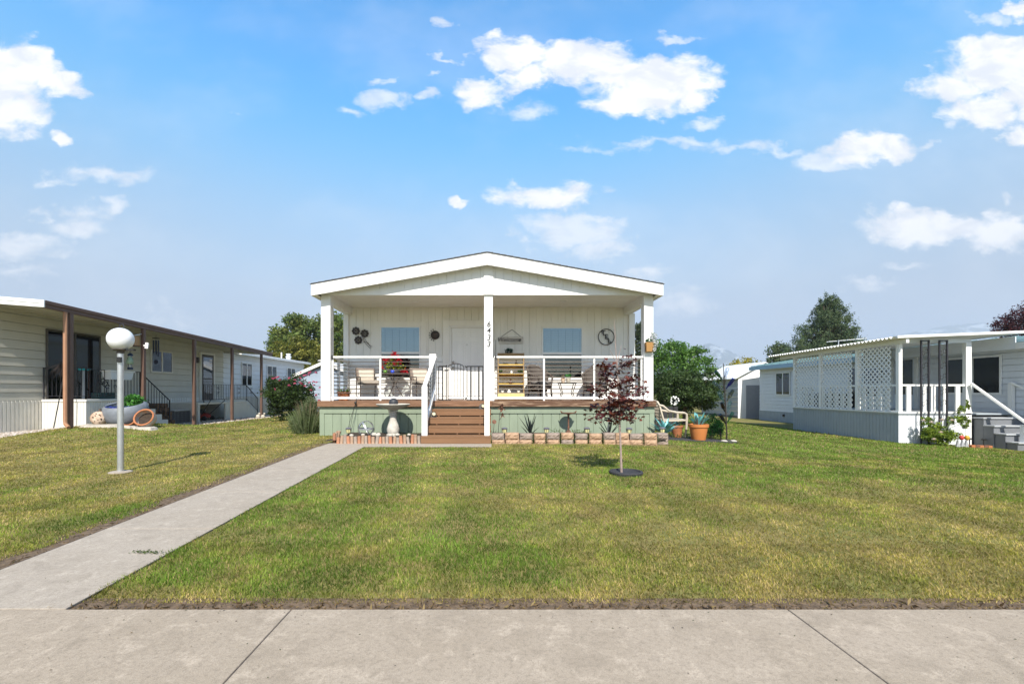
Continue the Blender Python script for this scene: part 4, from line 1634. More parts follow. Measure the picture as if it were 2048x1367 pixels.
    for i, (px, py) in enumerate(P):
        yy = Y - .72 + rng.uniform(-.1, .25)
        p = (fx(px, yy), yy, fz(py, yy))
        if proto is None:
            pts = np.array([(.045 * math.cos(a) * math.sin(b), .045 * math.sin(a) * math.sin(b), .03 * math.cos(b)) for a in np.linspace(0, 6.28, 9) for b in (.3, .8, 1.4)])
            V, F, K = leaves(pts * .8, .045, np.array([[.58, .13, .22]]) * rng.uniform(.7, 1.3, (27, 1)), 1.0, .9, rng)
            proto = npmesh('blossom', V, F, petalm, K, t)
            o = proto
        else:
            o = proto.copy()
            COL.objects.link(o)
        o.location = Vector(p) - Vector(base)
        o.rotation_euler = (rng.uniform(-.6, .6), rng.uniform(-.6, .6), rng.uniform(0, 6))
        o.scale = (1, 1, 1) if i < 30 else (1.2, 1.25, 1.25)
    # lavender-like clump at the left porch corner
    bx, by = fx(613, 11.6), 11.6
    t = thing('shrub', 'grey-green grassy shrub against the left end of the green skirting', 'shrub', (bx, by, 0))
    rng = np.random.default_rng(61)
    n = 520
    V, F, K = [], [], []
    for i in range(n):
        a, q = rng.uniform(0, 6.28), rng.uniform(0, .26) ** 1
        b = np.array([bx + math.cos(a) * q, by + math.sin(a) * q * 1.1, -.03])
        lean = .12 + .5 * q / .26 * rng.random() + .06
        h = rng.uniform(.35, 1.02) * (1.0 if math.cos(a) > -.2 else .72)
        d = np.array([math.cos(a) * lean - .03, math.sin(a) * lean, 1.0])
        d /= np.linalg.norm(d)
        pts = [b, b + d * h * .5, b + d * h * .8 + np.array([d[0], d[1], -.1]) * h * .1, b + d * h + np.array([d[0], d[1], -.3]) * h * .2]
        side = np.cross(d, rng.normal(size=3))
        side /= np.linalg.norm(side)
        c = np.array([(.16, .20, .09), (.20, .23, .12), (.11, .155, .06)][rng.integers(3)]) * rng.uniform(.8, 1.2)
        if h > .85:
            ctip = np.array((.26, .20, .13))
        else:
            ctip = c * 1.2
        k = len(V)
        for j, p in enumerate(pts):
            w = (.0055, .006, .005, .001)[j]
            V += [p - side * w, p + side * w]
            K += [c if j < 2 else ctip] * 2
        F += [(k + 2 * j, k + 2 * j + 1, k + 2 * j + 3, k + 2 * j + 2) for j in range(3)]
    npmesh('stem', np.array(V), np.array(F), leafm, np.array(K), t, origin=(bx, by, 0))
    lob = [(bx - .10, by - .05, .22, .32, .3, .26), (bx + .03, by, .42, .26, .28, .36), (bx + .12, by, .68, .18, .22, .24)]
    foliage('foliage', lob, 11000, .045, [(.15, .19, .085), (.18, .22, .11), (.11, .15, .06)], t, 62, clump=14, spread=.2, up=.4, aspect=.25, shell=.3)
    # climbing roses by the right neighbour's porch
    bx, by = 11.55, 11.85
    b = (bx, by, gz(bx, by) - .03)
    t = thing('rose_bush', 'yellow-green rose bush with pale blooms under the iron columns', 'bush', b)
    lob = rlobes((bx + .1, by, b[2] + .36), (.50, .3, .30), 12, 71, .7, .45) + [(bx + .75, by, b[2] + .62, .12, .12, .16), (bx + .68, by, b[2] + .9, .08, .08, .16), (bx - .22, by, b[2] + .65, .14, .1, .14),
                                                                                (bx + .5, by, b[2] + .68, .16, .12, .1), (bx + .86, by, b[2] + 1.06, .06, .06, .14)]
    limbs(b, (bx + .1, by, b[2] + .2), [l[:3] for l in lob], .02, RNG, 5).build('stem', M('green_cane', (.07, .10, .03), .6), t)
    foliage('foliage', lob, 6500, .055, [(.18, .25, .03), (.22, .29, .04), (.12, .19, .03)], t, 72, clump=20, spread=.18)
    for i, (px, py) in enumerate(((1863, 844), (1884, 839), (1904, 840), (1882, 864), (1868, 878), (1847, 840))):
        yy = by - .33
        o = proto.copy()
        o.data = proto.data.copy() if i == 0 else pale.data
        COL.objects.link(o)
        if i == 0:
            pale = o
            ca = o.data.color_attributes['col']
            rg = np.random.default_rng(3)
            c4 = np.ones((len(ca.data), 4), np.float32)
            c4[:, :3] = np.array([.72, .60, .50]) * np.repeat(rg.uniform(.8, 1.15, (len(ca.data) // 4, 1)), 4, 0)
            ca.data.foreach_set('color', c4.ravel())
        o.parent = t
        o.location = Vector((fx(px, yy), yy, fz(py, yy))) - Vector(b)
        o.scale = (.9, .9, .9)


build_trees()


def build_background():
    # small house behind the rose bush
    Y = 24.
    x0, x1 = fx(588, Y), fx(700, Y)
    t = thing('back_house', 'small blue-grey house with white rake behind the rose bush', 'house', ((x0 + x1) / 2, Y, 0))
    xa, za = fx(652, Y), fz(727, Y)
    ze = fz(752, Y)
    m = MB()
    lap_wall(m, (x0 + .3, Y), (x1, Y), (0, -1), -.3, ze - .1, .2, .016)
    m.prism([(x0 + .3, Y + .02, -.3), (x1, Y + .02, -.3), (x1, Y + .02, ze), (xa, Y + .02, za - .08), (x0 + .3, Y + .02, ze)], (0, 5, 0))
    m.build('wall', M('slate_siding', (.30, .36, .44), .6, .06, 3), t)
    for xb in (x0, x1 + .3):
        MB().prism([(xa, Y - .2, za), (xb, Y - .2, ze - .08), (xb, Y - .2, ze + .08), (xa, Y - .2, za + .16)], (0, 5.4, 0)).build('roof', white, t)
    cc = MB().lathe([(.20, 0), (.21, .52), (.17, .52), (.17, .56), (.33, .58), (.30, .64), (.02, .68)], (fx(636.5, Y), Y + .8, fz(742, Y)), 16)
    cc.build('chimney', M('perforated_cap', (.42, .41, .36), .6, .45, 26), t, smooth=True)
    # shed with white metal front
    Y = 25.
    t = thing('shed', 'white metal garden shed with grey sides and door', 'shed', (15.0, Y, -.45))
    x0, x1, z0 = fx(1476, Y), 16.4, -.6
    ze, zp = fz(757, Y), fz(735, Y)
    m = MB()
    lap_wall(m, (x0, Y + 4.3), (x0, Y), (-1, 0), z0 + .3, ze, .26, .02)
    m.build('side_wall', M('grey_metal_siding', (.36, .39, .42), .5, .06, 3), t)
    BX(t, 'base', M('concrete_block', (.16, .16, .16), .9, .2), (x0 + .003, x0 + .1, Y + .02, Y + 4.3, z0, z0 + .3))
    xm = (x0 + x1) / 2
    MB().prism([(x0, Y, z0 + .02), (x1, Y, z0 + .02), (x1, Y, ze), (xm, Y, zp + .25), (x0, Y, ze)], (0, .02, 0)).build('front_wall', white, t)
    m = MB()
    for i in range(22):
        ya, yb = Y - .15 + i * .205, Y - .15 + i * .205 + .2
        m.prism([(x0 - .22, ya, ze - .02), (xm, ya, zp + .30), (xm, ya, zp + .335), (x0 - .22, ya, ze + .012)], (0, .17, 0))
    m.prism([(x0 - .2, Y - .14, ze - .022), (xm, Y - .14, zp + .27), (xm, Y - .14, zp + .31), (x0 - .2, Y - .14, ze - .002)], (0, 4.5, 0))
    m.prism([(x1 + .2, Y - .14, ze - .022), (xm, Y - .14, zp + .27), (xm, Y - .14, zp + .31), (x1 + .2, Y - .14, ze - .002)], (0, 4.5, 0))
    m.build('roof', M('white_roof_metal', (.70, .72, .74), .4, .04), t)
    dr = MB()
    groove_wall(dr, (fx(1492, Y), Y - .03), (fx(1519, Y), Y - .03), (0, -1), lambda q: z0 + .03, lambda q: fz(770, Y), .12, .01, .008)
    dr.box(fx(1492, Y), fx(1519, Y), Y - .018, Y - .003, z0 + .03, fz(770, Y))
    dr.build('door', M('grey_door', (.28, .29, .31), .5, .06), t)
    # dark slatted fence behind the round tree
    y = 13.2
    x0, x1 = 4.05, 5.35
    t = thing('fence', 'low dark slatted fence behind the plastic chair', 'fence', (x0, y, -.2))
    for i in range(9):
        x = x0 + i * .15
        BX(t, 'picket', M('dark_fence', (.03, .03, .032), .7, .2) if i == 0 else bpy.data.materials['dark_fence'], (x, x + .13, y, y + .02, gz(x, y) - .1, .62))
    BX(t, 'rail', bpy.data.materials['dark_fence'], (x0, x0 + 1.34, y + .021, y + .06, .48, .55), (x0, x0 + 1.34, y + .021, y + .06, .05, .12))


build_background()

# ------------------------------------------------------------------ lawn


def xl_path(y):
    return PL0[0] + (PL1[0] - PL0[0]) * (y - PL0[1]) / (PL1[1] - PL0[1]) - .15


def in_lawn(x, y):
    """true where grass grows"""
    ok = y > 2.30
    t = (y - PL0[1]) / (PL1[1] - PL0[1])
    xl = PL0[0] + (PL1[0] - PL0[0]) * t
    t2 = (y - PR0[1]) / (PR1[1] - PR0[1])
    xr = PR0[0] + (PR1[0] - PR0[0]) * t2
    wob = .035 * (vnoise(x, y, .12, 5) - .5) + .05 * (vnoise(x, y, .5, 6) - .5)
    ok &= ~((y < 9.4) & (x > xl - .055 - .13 * vnoise(x, y, .45, 7) ** 1.5 * ss(8.5, 4, y) - .03 * vnoise(x, y, .12, 8) + wob * .6) & (x < xr + .005 + wob * .5))
    ok &= ~((y > 8.69 + wob * .4) & (y < 10.0) & (x > -3.37) & (x < .0))              # landing
    ok &= ~((y > 9.12 + wob) & (x > -3.46) & (x < 3.62) & (y < 11.2))                 # flower beds
    ok &= ~((y > 10.98) & (x > -4.3) & (x < 3.98))                                    # house
    ok &= ~((y > 10.55) & (y < 12.3) & (x > 3.6) & (x < 5.5 + wob))                   # mat
    edge = -10.75 + .5 * ss(12.5, 14, y) + .25 * ss(15, 18, y) + wob * 2
    ok &= ~(x < edge)
    ok &= ~((x > 10.9) & (y > 12.2)) & ~((x > 12.8) & (y > 11.1)) & ~(x > 14.0)
    ok &= ((x + 4.93) ** 2 + (y - 6.03) ** 2) > .16 ** 2
    ok &= ((x - 1.71) ** 2 + (y - 5.90) ** 2) > .2 ** 2
    return ok


def build_lawn():
    rng = np.random.default_rng(99)
    bands = [  # y0, y1, x0, x1, density, height, width
        (2.30, 3.2, -3.9, 4.0, 13000, .026, .0034),
        (3.2, 4.6, -5.4, 5.6, 6600, .026, .0044),
        (4.6, 6.6, -7.6, 8.0, 3400, .026, .0062),
        (6.6, 9.2, -10.4, 11.2, 1700, .027, .0090),
        (9.2, 13.0, -11, 14, 820, .029, .0135),
        (13.0, 26.0, -10.6, 14, 300, .034, .023),
    ]
    Vs, Ks = [], []
    for (y0, y1, x0, x1, dn, h, w) in bands:
        n = int((x1 - x0) * (y1 - y0) * dn)
        x, y = rng.uniform(x0, x1, n), rng.uniform(y0, y1, n)
        # only what the frame could see, with a margin for a step to the side
        k = in_lawn(x, y) & (np.abs(x + .0) < 1.22 * y + 1.6)
        x, y = x[k], y[k]
        dens = fbm(x, y, .35, 31)
        k = rng.random(len(x)) < np.clip(.45 + 1.1 * dens, 0, 1)
        x, y = x[k], y[k]
        n = len(x)
        # how dry each spot is
        dry = fbm(x, y, 1.5, 41, 5) * .72 + fbm(x, y, .30, 47, 3) * .52 - .04
        bias = -.10 + .16 * np.exp(-((x - 2.3) / 2.4) ** 2 - ((y - 3.7) / 1.3) ** 2) + .07 * np.exp(-((x + 4.6) / 2.) ** 2 - ((y - 4.6) / 1.5) ** 2)
        bias = bias + .12 * ss(-3.0, -4.2, x) * ss(4, 6, y) + .05 * ss(6, 8, y) - .17 * ss(3.0, 6.0, x) * ss(6, 9, y) - .20 * np.exp(-((x + 1.6) / 0.75) ** 2 - ((y - 2.75) / .5) ** 2)
        bias = bias - .10 * np.exp(-(((x + 2.2) + .035 * (y - 5)) / .5) ** 2) - .12 * np.exp(-((x + 3.3) / .35) ** 2) * (y < 4)
        bias = bias + .34 * np.exp(-((y - 2.28) / .15) ** 2) - .05 * ss(7, 9, y)
        bias = bias + .16 * np.exp(-((x - xl_path(y)) / .16) ** 2) * (x < -2.7)
        # mowing lanes run up the garden
        lane = np.sin((x + .06 * (y - 6) + .25 * (vnoise(x, y, 2.5, 77) - .5)) * 2 * np.pi / 1.05)
        bias = bias + .035 * lane
        f = np.clip((dry + bias - .36) / .38, 0, 1)
        straw = rng.random(n) < (.07 + .40 * f ** 1.3)
        gcol = np.array([.138, .212, .033]) * (1 - f[:, None]) + np.array([.275, .245, .052]) * f[:, None]
        scol = np.array([.37, .285, .125])
        c = np.where(straw[:, None], scol, gcol) * rng.uniform(.7, 1.3, (n, 1))
        c = c * (1 + .10 * lane)[:, None]
        deep = .5 * vnoise(x, y, .26, 91) + .3 * vnoise(x, y, .09, 92) + .2 * vnoise(x, y, .04, 93)
        tone = np.clip((deep - .28) / .44, 0, 1)
        c = c * (.68 + .90 * tone)[:, None] * np.where(straw, 1, 1)[:, None]
        hh = h * rng.uniform(.55, 1.25, n) * (1 - .25 * f) * (.75 + .5 * deep)
        hh = hh * (1 - .35 * np.exp(-((y - 2.28) / .07) ** 2))
        a = rng.uniform(0, 2 * np.pi, n)
        lean = rng.uniform(.15, 1.0, n) + .25 * f
        z = g(x, y) - .016
        base = np.stack([x, y, z], 1)
        dirv = np.stack([np.cos(a) * lean, np.sin(a) * lean + .12 * lane, np.ones(n)], 1)
        dirv = dirv / np.linalg.norm(dirv, axis=1, keepdims=True)
        tip = base + dirv * hh[:, None] * 1.25
        b = a + np.pi / 2 + rng.normal(size=n) * .6
        side = np.stack([np.cos(b), np.sin(b), np.zeros(n)], 1) * (w * rng.uniform(.6, 1.3, n) / 2)[:, None]
        mid = base * .45 + tip * .55 + np.array([0, 0, .12]) * hh[:, None]
        V = np.stack([base - side, base + side, mid + side * .8, tip, mid - side * .8], 1)
        Vs.append(V.reshape(-1, 3))
        Ks.append(np.repeat(c, 5, 0))
    V, K = np.concatenate(Vs), np.concatenate(Ks)
    F = np.arange(len(V)).reshape(-1, 5)
    o = npmesh('grass', V, F, grassm, K)
    tag(o, 'mown lawn grass, part green and part dry', 'grass', kind='stuff')
    # ragged dry turf and crumbs along the pavement and path edges
    n = 5200
    x = np.concatenate([rng.uniform(-2.2, 3.6, n), ])
    y = 2.222 + np.abs(rng.normal(size=n)) * .035 + .01
    t = rng.random(3800)
    x2 = PL0[0] + (PL1[0] - PL0[0]) * t ** 1.6 - np.abs(rng.normal(size=3800)) * .075 - .01
    y2 = PL0[1] + (PL1[1] - PL0[1]) * t ** 1.6
    x, y = np.concatenate([x, x2]), np.concatenate([y, y2])
    P = np.stack([x, y, g(x, y) - .03 + np.abs(rng.normal(size=len(x))) * .010], 1)
    c = np.array([(.20, .14, .07), (.32, .24, .11), (.10, .065, .035), (.22, .15, .075)])[rng.integers(0, 4, len(x))] * rng.uniform(.7, 1.2, (len(x), 1))
    V, F, K = leaves(P, rng.uniform(.012, .05, len(x)), c, .5, .26, rng)
    o = npmesh('thatch', V, F, grassm, K)
    tag(o, 'dry brown turf crumbs along the edges of the paving', 'thatch', kind='stuff')


build_lawn()


def build_ground_details():
    rng = np.random.default_rng(17)
    # bare dirt beside the paving, gravel under the awning, mulch in the beds
    def sheet(name, pts, z, mat, label, cat, dz=True, n=60):
        o = MB()
        o.quad(*[(x, y, (gz(x, y) if dz else 0) + z) for x, y in pts])
        return tag(o.build(name, mat, None), label, cat, kind='structure')
    dirt = M('edge_dirt', (.085, .056, .034), .95, .45, 22, .8, 50, col2=(.15, .105, .065))
    sheet('dirt', [(-2.12, 2.2166), (12, 2.2166), (12, 2.36), (-2.14, 2.36)], -.012, dirt, 'bare brown dirt strip between pavement and lawn', 'dirt')
    m = MB()
    k = 24
    for i in range(k):
        ta, tb = i / k, (i + 1) / k
        xa, ya = PL0[0] + (PL1[0] - PL0[0]) * ta, PL0[1] + (PL1[1] - PL0[1]) * ta
        xb, yb = PL0[0] + (PL1[0] - PL0[0]) * tb, PL0[1] + (PL1[1] - PL0[1]) * tb
        m.quad((xa - .24, ya, -.010), (xa, ya, -.008), (xb, yb, -.008), (xb - .24, yb, -.010))
    tag(m.build('dirt', dirt, None), 'bare dark dirt edge along the left side of the path', 'dirt', kind='structure')
    # mulch
    mul = []
    for (x0, x1, y0, y1) in ((-3.42, -1.47, 9.27, 11.02), (-.02, 3.64, 9.50, 11.02)):
        nx, ny = 40, 18
        X, Y = np.meshgrid(np.linspace(x0, x1, nx), np.linspace(y0, y1, ny), indexing='ij')
        Z = .055 + .05 * (fbm(X, Y, .25, 3) - .5)
        V = np.stack([X, Y, Z], -1).reshape(-1, 3)
        I = np.arange(nx * ny).reshape(nx, ny)
        F = np.stack([I[:-1, :-1], I[1:, :-1], I[1:, 1:], I[:-1, 1:]], -1).reshape(-1, 4)
        o = npmesh('soil', V, F, soil, smooth=True)
        tag(o, 'dark mulch in the bed %s of the steps' % ('left' if x0 < -1 else 'right'), 'soil', kind='structure')
    # gravel
    n = 5200
    x = np.concatenate([rng.uniform(-12.2, -10.7, 2600), rng.uniform(-12.1, -10.0, 2600)])
    y = np.concatenate([rng.uniform(8.2, 12.3, 2600), rng.uniform(13.8, 22.5, 2600)])
    k = ~in_lawn(x, y)
    x, y = x[k], y[k]
    n = len(x)
    s = rng.uniform(.018, .05, n)
    P = np.stack([x, y, g(x, y) + s * .1 - .015], 1)
    d = np.array([(1, 0, 0), (0, 1, 0), (-1, 0, 0), (0, -1, 0), (0, 0, .7), (0, 0, -.7)])
    V = (P[:, None, :] + d[None] * s[:, None, None] * rng.uniform(.7, 1.3, (n, 6, 1))).reshape(-1, 3)
    f = np.array([(0, 1, 4), (1, 2, 4), (2, 3, 4), (3, 0, 4), (1, 0, 5), (2, 1, 5), (3, 2, 5), (0, 3, 5)])
    F = (np.arange(n)[:, None, None] * 6 + f[None]).reshape(-1, 3)
    K = np.repeat(np.array([(.42, .36, .30), (.5, .46, .42), (.34, .28, .22)])[rng.integers(0, 3, n)], 6, 0)
    o = npmesh('gravel', V, F, Mleaf('gravel_stone', 0, .9), K)
    tag(o, 'pale gravel along the skirting of the cream mobile home', 'gravel', kind='stuff')


build_ground_details()


def build_litter():
    rng = np.random.default_rng(202)
    # weed in the path joint
    n = 110
    t = rng.random(n)
    P = np.stack([-2.17 - .20 * t + rng.normal(size=n) * .006, 2.98 + .012 * t + rng.normal(size=n) * .012, .004 + .012 * rng.random(n)], 1)
    V, F, K = leaves(P, .014, np.array([[.085, .12, .035]]) * rng.uniform(.7, 1.3, (n, 1)), 1.2, .5, rng)
    tag(npmesh('weed', V, F, leafm, K, origin=(-2.2, 2.98, 0)), 'small weed lying across a joint of the path', 'weed')
    # crumbs of soil, clippings and grit on the paving
    n = 260
    x, y = rng.uniform(-3.2, 3.2, n), rng.uniform(1.2, 2.2, n) ** 1.0
    y = 2.21 - np.abs(rng.normal(size=n)) * .30
    k = int(n * .25)
    tt = rng.random(k)
    x[:k] = PL0[0] + (PL1[0] - PL0[0]) * tt + rng.uniform(.0, .8, k)
    y[:k] = PL0[1] + (PL1[1] - PL0[1]) * tt
    P = np.stack([x, y, np.full(n, .0035)], 1)
    c = np.array([(.10, .07, .045), (.20, .15, .08), (.07, .09, .03), (.04, .03, .025)])[rng.integers(0, 4, n)]
    V, F, K = leaves(P, rng.uniform(.003, .012, n), c, 6, .45, rng)
    tag(npmesh('litter', V, F, grassm, K), 'specks of soil and clippings scattered on the paving', 'litter', kind='stuff')


build_litter()

# ------------------------------------------------------------------ front garden
mulch_z = .055


def build_front_garden():
    rng = np.random.default_rng(55)
    # lamp post
    X, Y = -4.93, 6.03
    t = thing('lamp_post', 'metal lamp post with white globe on the lawn left of the path', 'lamp post', (X, Y, 0))
    zb, zt = fz(699, Y), fz(655.5, Y)
    r = (zt - zb) / 1.93
    MB().lathe([(.13, -.04), (.13, -.004), (.11, .004)], (X, Y, 0), 24).build('footing', pathm, t, smooth=True)
    MB().tube([(X, Y, .0), (X, Y, zb - .03)], [.037, .035], 20).build('pole', silver, t, smooth=True)
    MB().lathe([(.043, 0), (.043, .035), (.08, .04), (.092, .052), (.085, .06)], (X, Y, zb - .05), 24).build('collar', M('rusted_collar', (.10, .085, .075), .7, .5, 18), t, smooth=True)
    prof = [(max(r * math.sin(a), .001), -r * math.cos(a)) for a in np.linspace(.42, math.pi, 22)]
    gm = M('globe_acrylic', (.77, .78, .80), .28, .09, 9, 0, spec=.5, coat=.2)
    gl = MB().lathe(prof, (X, Y, zt - r), 32).build('globe', gm, t, smooth=True)
    MB().tube([(X - .02, Y, zt - .005), (X - .01, Y, zt + .045), (X + .035, Y, zt + .05), (X + .05, Y, zt + .01)], .006, 6).tube([(X - .05, Y + .02, zt), (X - .02, Y + .03, zt + .04)], .004, 5).build('wire_hook', iron, gl)
    BX(t, 'sensor_bracket', black, (X + .08, X + .19, Y - .02, Y + .02, zb - .015, zb + .008))
    BX(t, 'switch_plate', black, (X - .005, X + .05, Y - .062, Y - .035, zb - .17, zb - .10), bevel=.004)
    # young purple maple in a ring
    bx, by = 1.68, 5.92
    t = thing('young_maple', 'thin young maple with dark purple leaves on the front lawn', 'tree', (bx, by, -.02))
    tr = MB()
    def at(px, py, dy=0.):
        return (fx(px, by + dy), by + dy, fz(py, by + dy))
    stem = [at(1243, 948), at(1241.5, 900), at(1239.5, 850), at(1238, 800), at(1236, 760), at(1233, 720), at(1231, 690), at(1228.5, 638)]
    tr.tube(stem, [.017, .014, .0125, .011, .009, .0065, .005, .002], 8)
    twigs = []
    for a, b, dy in (((1238, 815), (1190, 835), -.05), ((1238, 805), (1185, 812), .14), ((1238, 822), (1290, 803), .1), ((1239, 830), (1268, 828), -.16), ((1237, 790), (1178, 770), -.1),
                     ((1237, 785), (1292, 772), .1), ((1236, 770), (1205, 742), .14), ((1236, 765), (1275, 752), -.14), ((1235, 745), (1208, 726), -.1), ((1234, 735), (1268, 716), .1),
                     ((1237, 795), (1255, 790), -.22), ((1237, 800), (1220, 795), -.24), ((1238, 812), (1245, 805), .25), ((1236, 778), (1228, 765), .24), ((1237, 800), (1262, 800), -.2), ((1238, 820), (1215, 830), -.18), ((1239, 826), (1225, 838), .1), ((1235, 735), (1220, 700), .02), ((1234, 730), (1243, 690), .02)):
        A, B_ = Vector(at(*a)), Vector(at(*b, dy))
        mid = A.lerp(B_, .5) + Vector((0, 0, .02))
        tr.tube([A, mid, B_], [.0055, .004, .0018], 5)
        twigs.append((A, mid, B_, b))
    tr.build('trunk', M('young_bark', (.30, .23, .20), .8, .25, 20, .2, 60), t, smooth=True)
    star = []
    for i in range(10):
        a = math.pi / 2 + i * math.pi / 5
        rr = (1.0, .42)[i % 2] if i not in (4, 5, 6) else (.35 if i == 5 else .6)
        star.append((rr * math.cos(a), rr * math.sin(a), -.16 * (rr > .5)))
    V, F, K = [], [], []
    def leaf(c, s, dirh):
        n = np.array([rng.normal() * .55, rng.normal() * .55 - .15, 1.0])
        n /= np.linalg.norm(n)
        u = np.cross(n, np.array([-dirh[1], dirh[0], .25]) + rng.normal(size=3) * .35)
        u /= np.linalg.norm(u)
        w = np.cross(n, u)
        k = len(V)
        col = np.array([(.075, .02, .018), (.10, .028, .02), (.05, .016, .015), (.14, .04, .022)][rng.integers(4)]) * rng.uniform(.8, 1.25)
        V.append(c)
        K.append(col)
        for (p, q, h) in star:
            V.append(c + (w * p + u * q) * s + n * h * s)
            K.append(col)
        for i in range(10):
            F.append((k, k + 1 + i, k + 1 + (i + 1) % 10))
    for (A, mid, B_, b) in twigs[:-2]:
        m = 50 if abs(b[0] - 1237) > 25 else 40
        for i in range(m):
            q = rng.uniform(.22, 1.06)
            p = np.array(A.lerp(B_, q)) + rng.normal(size=3) * np.array([.055, .07, .036]) + np.array([0, 0, -.02])
            d = np.array(B_ - A)
            leaf(p, rng.uniform(.028, .055), d / (np.linalg.norm(d) + 1e-6))
    for px, py in ((1250, 697), (1272, 718), (1262, 708), (1254, 712)):
        leaf(np.array(at(px, py)), .035, np.array([1., 0, 0]))
    npmesh('leaf_crown', np.array(V), np.array(F), Mleaf('maple_leaf', .25, .42, 1.2, .35), np.array(K), t, origin=(bx, by, -.02))
    rg_ = MB()
    rg_.lathe([(.205, -.03), (.214, .018), (.204, .03), (.185, .03), (.175, .012), (.05, .008), (.03, .0)], (bx + .05, by - .02, 0), 40)
    one(rg_, 'tree_ring', M('rubber', (.035, .036, .04), .8, .3, 30, .3, 80), 'black rubber ring mat around the foot of the young maple', 'tree ring', (bx + .05, by - .02, 0), smooth=True)
    # birdbath with a dark ball
    X, Y = fx(786.3, 10.4), 10.4
    t = thing('bird_bath', 'pale stone bird bath with wide bowl left of the steps', 'bird bath', (X, Y, mulch_z))
    zt = fz(808, Y)
    MB().lathe([(.02, -.15), (.10, -.145), (.12, -.12), (.24, -.085), (.37, -.02), (.385, 0), (.375, .012), (.34, .0), (.2, -.05), (.01, -.07)], (X, Y, zt), 40).build('bowl', stonec, t, smooth=True)
    h = zt - .145 - mulch_z
    MB().lathe([(.15, 0), (.155, .03), (.12, .05), (.14, .09), (.142, .16), (.115, .26), (.085, .33), (.078, .36), (.082, .44), (.085, .52), (.11, .545), (.115, .56), (.10, h)], (X, Y, mulch_z - .01), 28).build('pedestal', stonec, t, smooth=True)
    MB().tube([(X, Y, zt - .05), (X, Y, zt - .02)], .05, 10)
    one(MB().ball((X + .01, Y, zt + .035), .107, 22), 'garden_ball', M('dark_stone_ball', (.035, .038, .045), .5, .3, 30, .15, 80), 'dark grey ball resting in the stone bird bath bowl', 'ball', (X + .01, Y, zt - .07), smooth=True)
    # log edging
    xs = np.linspace(fx(676, 9.25), fx(838, 9.25), 24)
    lg = [M('cut_log', (.42, .20, .115), .85, .22, 9, .35, 50), M('weathered_log', (.38, .26, .18), .85, .25, 9, .35, 50), M('grey_log', (.33, .27, .22), .9, .25, 9, .35, 50)]
    for i, x in enumerate(xs):
        r = .031 + .006 * rng.random()
        h = rng.uniform(.12, .185)
        y = 9.25 + rng.normal() * .008
        tx, ty = rng.normal() * .012, rng.normal() * .012
        m = MB().tube([(x, y, -.03), (x + tx * .5, y + ty * .5, h * .5), (x + tx, y + ty, h)], [r * 1.03, r, r * .97], 12)
        nm = 'first log of the front row of log edging, nearest the path corner' if i == 0 else ('last log of the front row of log edging, beside the steps' if i == 23 else ORD[i] + ' log from the path corner in the front row of log edging')
        o = one(m, 'edging_log', lg[(i * 7) % 3], nm, 'edging log', (x, y, 0), 'log edging of the left flower bed', smooth=True)
    for i, (px, dy, lean) in enumerate(((669, .10, 0), (671, .3, .02), (672.5, .52, -.02), (674, .75, .06), (676, 1.0, .0))):
        y = 9.3 + dy
        x = fx(px, y)
        h = rng.uniform(.15, .2)
        m = MB().tube([(x, y, -.03), (x + lean, y - .01, h)], .034, 12)
        one(m, 'edging_log', lg[i % 2], ORD[i] + ' log back from the path corner in the side row of log edging', 'edging log', (x, y, 0), 'log edging of the left flower bed', smooth=True)
    # block edging right of the steps
    bt = [M('tan_block', (.33, .205, .125), .9, .3, 6, .7, 26, col2=(.41, .28, .185)), M('grey_block', (.215, .175, .155), .9, .3, 6, .7, 26, col2=(.30, .235, .19))]
    bxs = [(983.5, 1008.5), (1010.8, 1038.4), (1039.6, 1065), (1069, 1091.5), (1093.5, 1119.8), (1123.3, 1148), (1151, 1176), (1178.8, 1204), (1207.5, 1231), (1232.5, 1259), (1260.2, 1287), (1289, 1314)]

    def rough(m, x0, x1, y0, y1, z0, z1, seed):
        rr = np.random.default_rng(seed)
        n, k = 7, 4
        b = len(m.v)
        G = {}
        for i in range(n + 1):
            for j in range(k + 1):
                u, v = i / n, j / k
                edge = min(u, 1 - u) * n < .5 or min(v, 1 - v) * k < .5
                dy = (0.018 if edge else rr.uniform(-.016, .008))
                G[i, j] = len(m.v)
                m.v.append((x0 + (x1 - x0) * u, y0 + dy, z0 + (z1 - z0) * v))
        for i in range(n):
            for j in range(k):
                m.f.append((G[i, j], G[i + 1, j], G[i + 1, j + 1], G[i, j + 1]))
        m.box(x0, x1, y0 + .0185, y1, z0, z1)
        return m
    for i, (a, b) in enumerate(bxs):
        Yb = 9.32
        x0, x1 = fx(a, Yb), fx(b, Yb)
        for c in (0, 1):
            z0, z1 = ((-.06, .062), (.066, .192 + .012 * math.sin(i * 1.7)))[c]
            dx = rng.uniform(-.006, .006)
            mt = bt[(i + 1) % 2 if c else (0 if i != 5 else 1)]
            tone = ('tan' if mt is bt[0] else 'grey')
            o = rough(MB(), x0 + dx, x1 + dx, Yb + rng.uniform(-.008, .008) - (.012 if c == 0 else 0), Yb + .19, z0, z1, 100 + i * 2 + c)
            one(o, 'wall_block', mt, '%s split-face block in the %s course, %s from the steps' % (tone, 'top' if c else 'bottom', ORD[i]), 'wall block', ((x0 + x1) / 2, Yb, z0), 'block edging of the right flower bed', fixn=False)
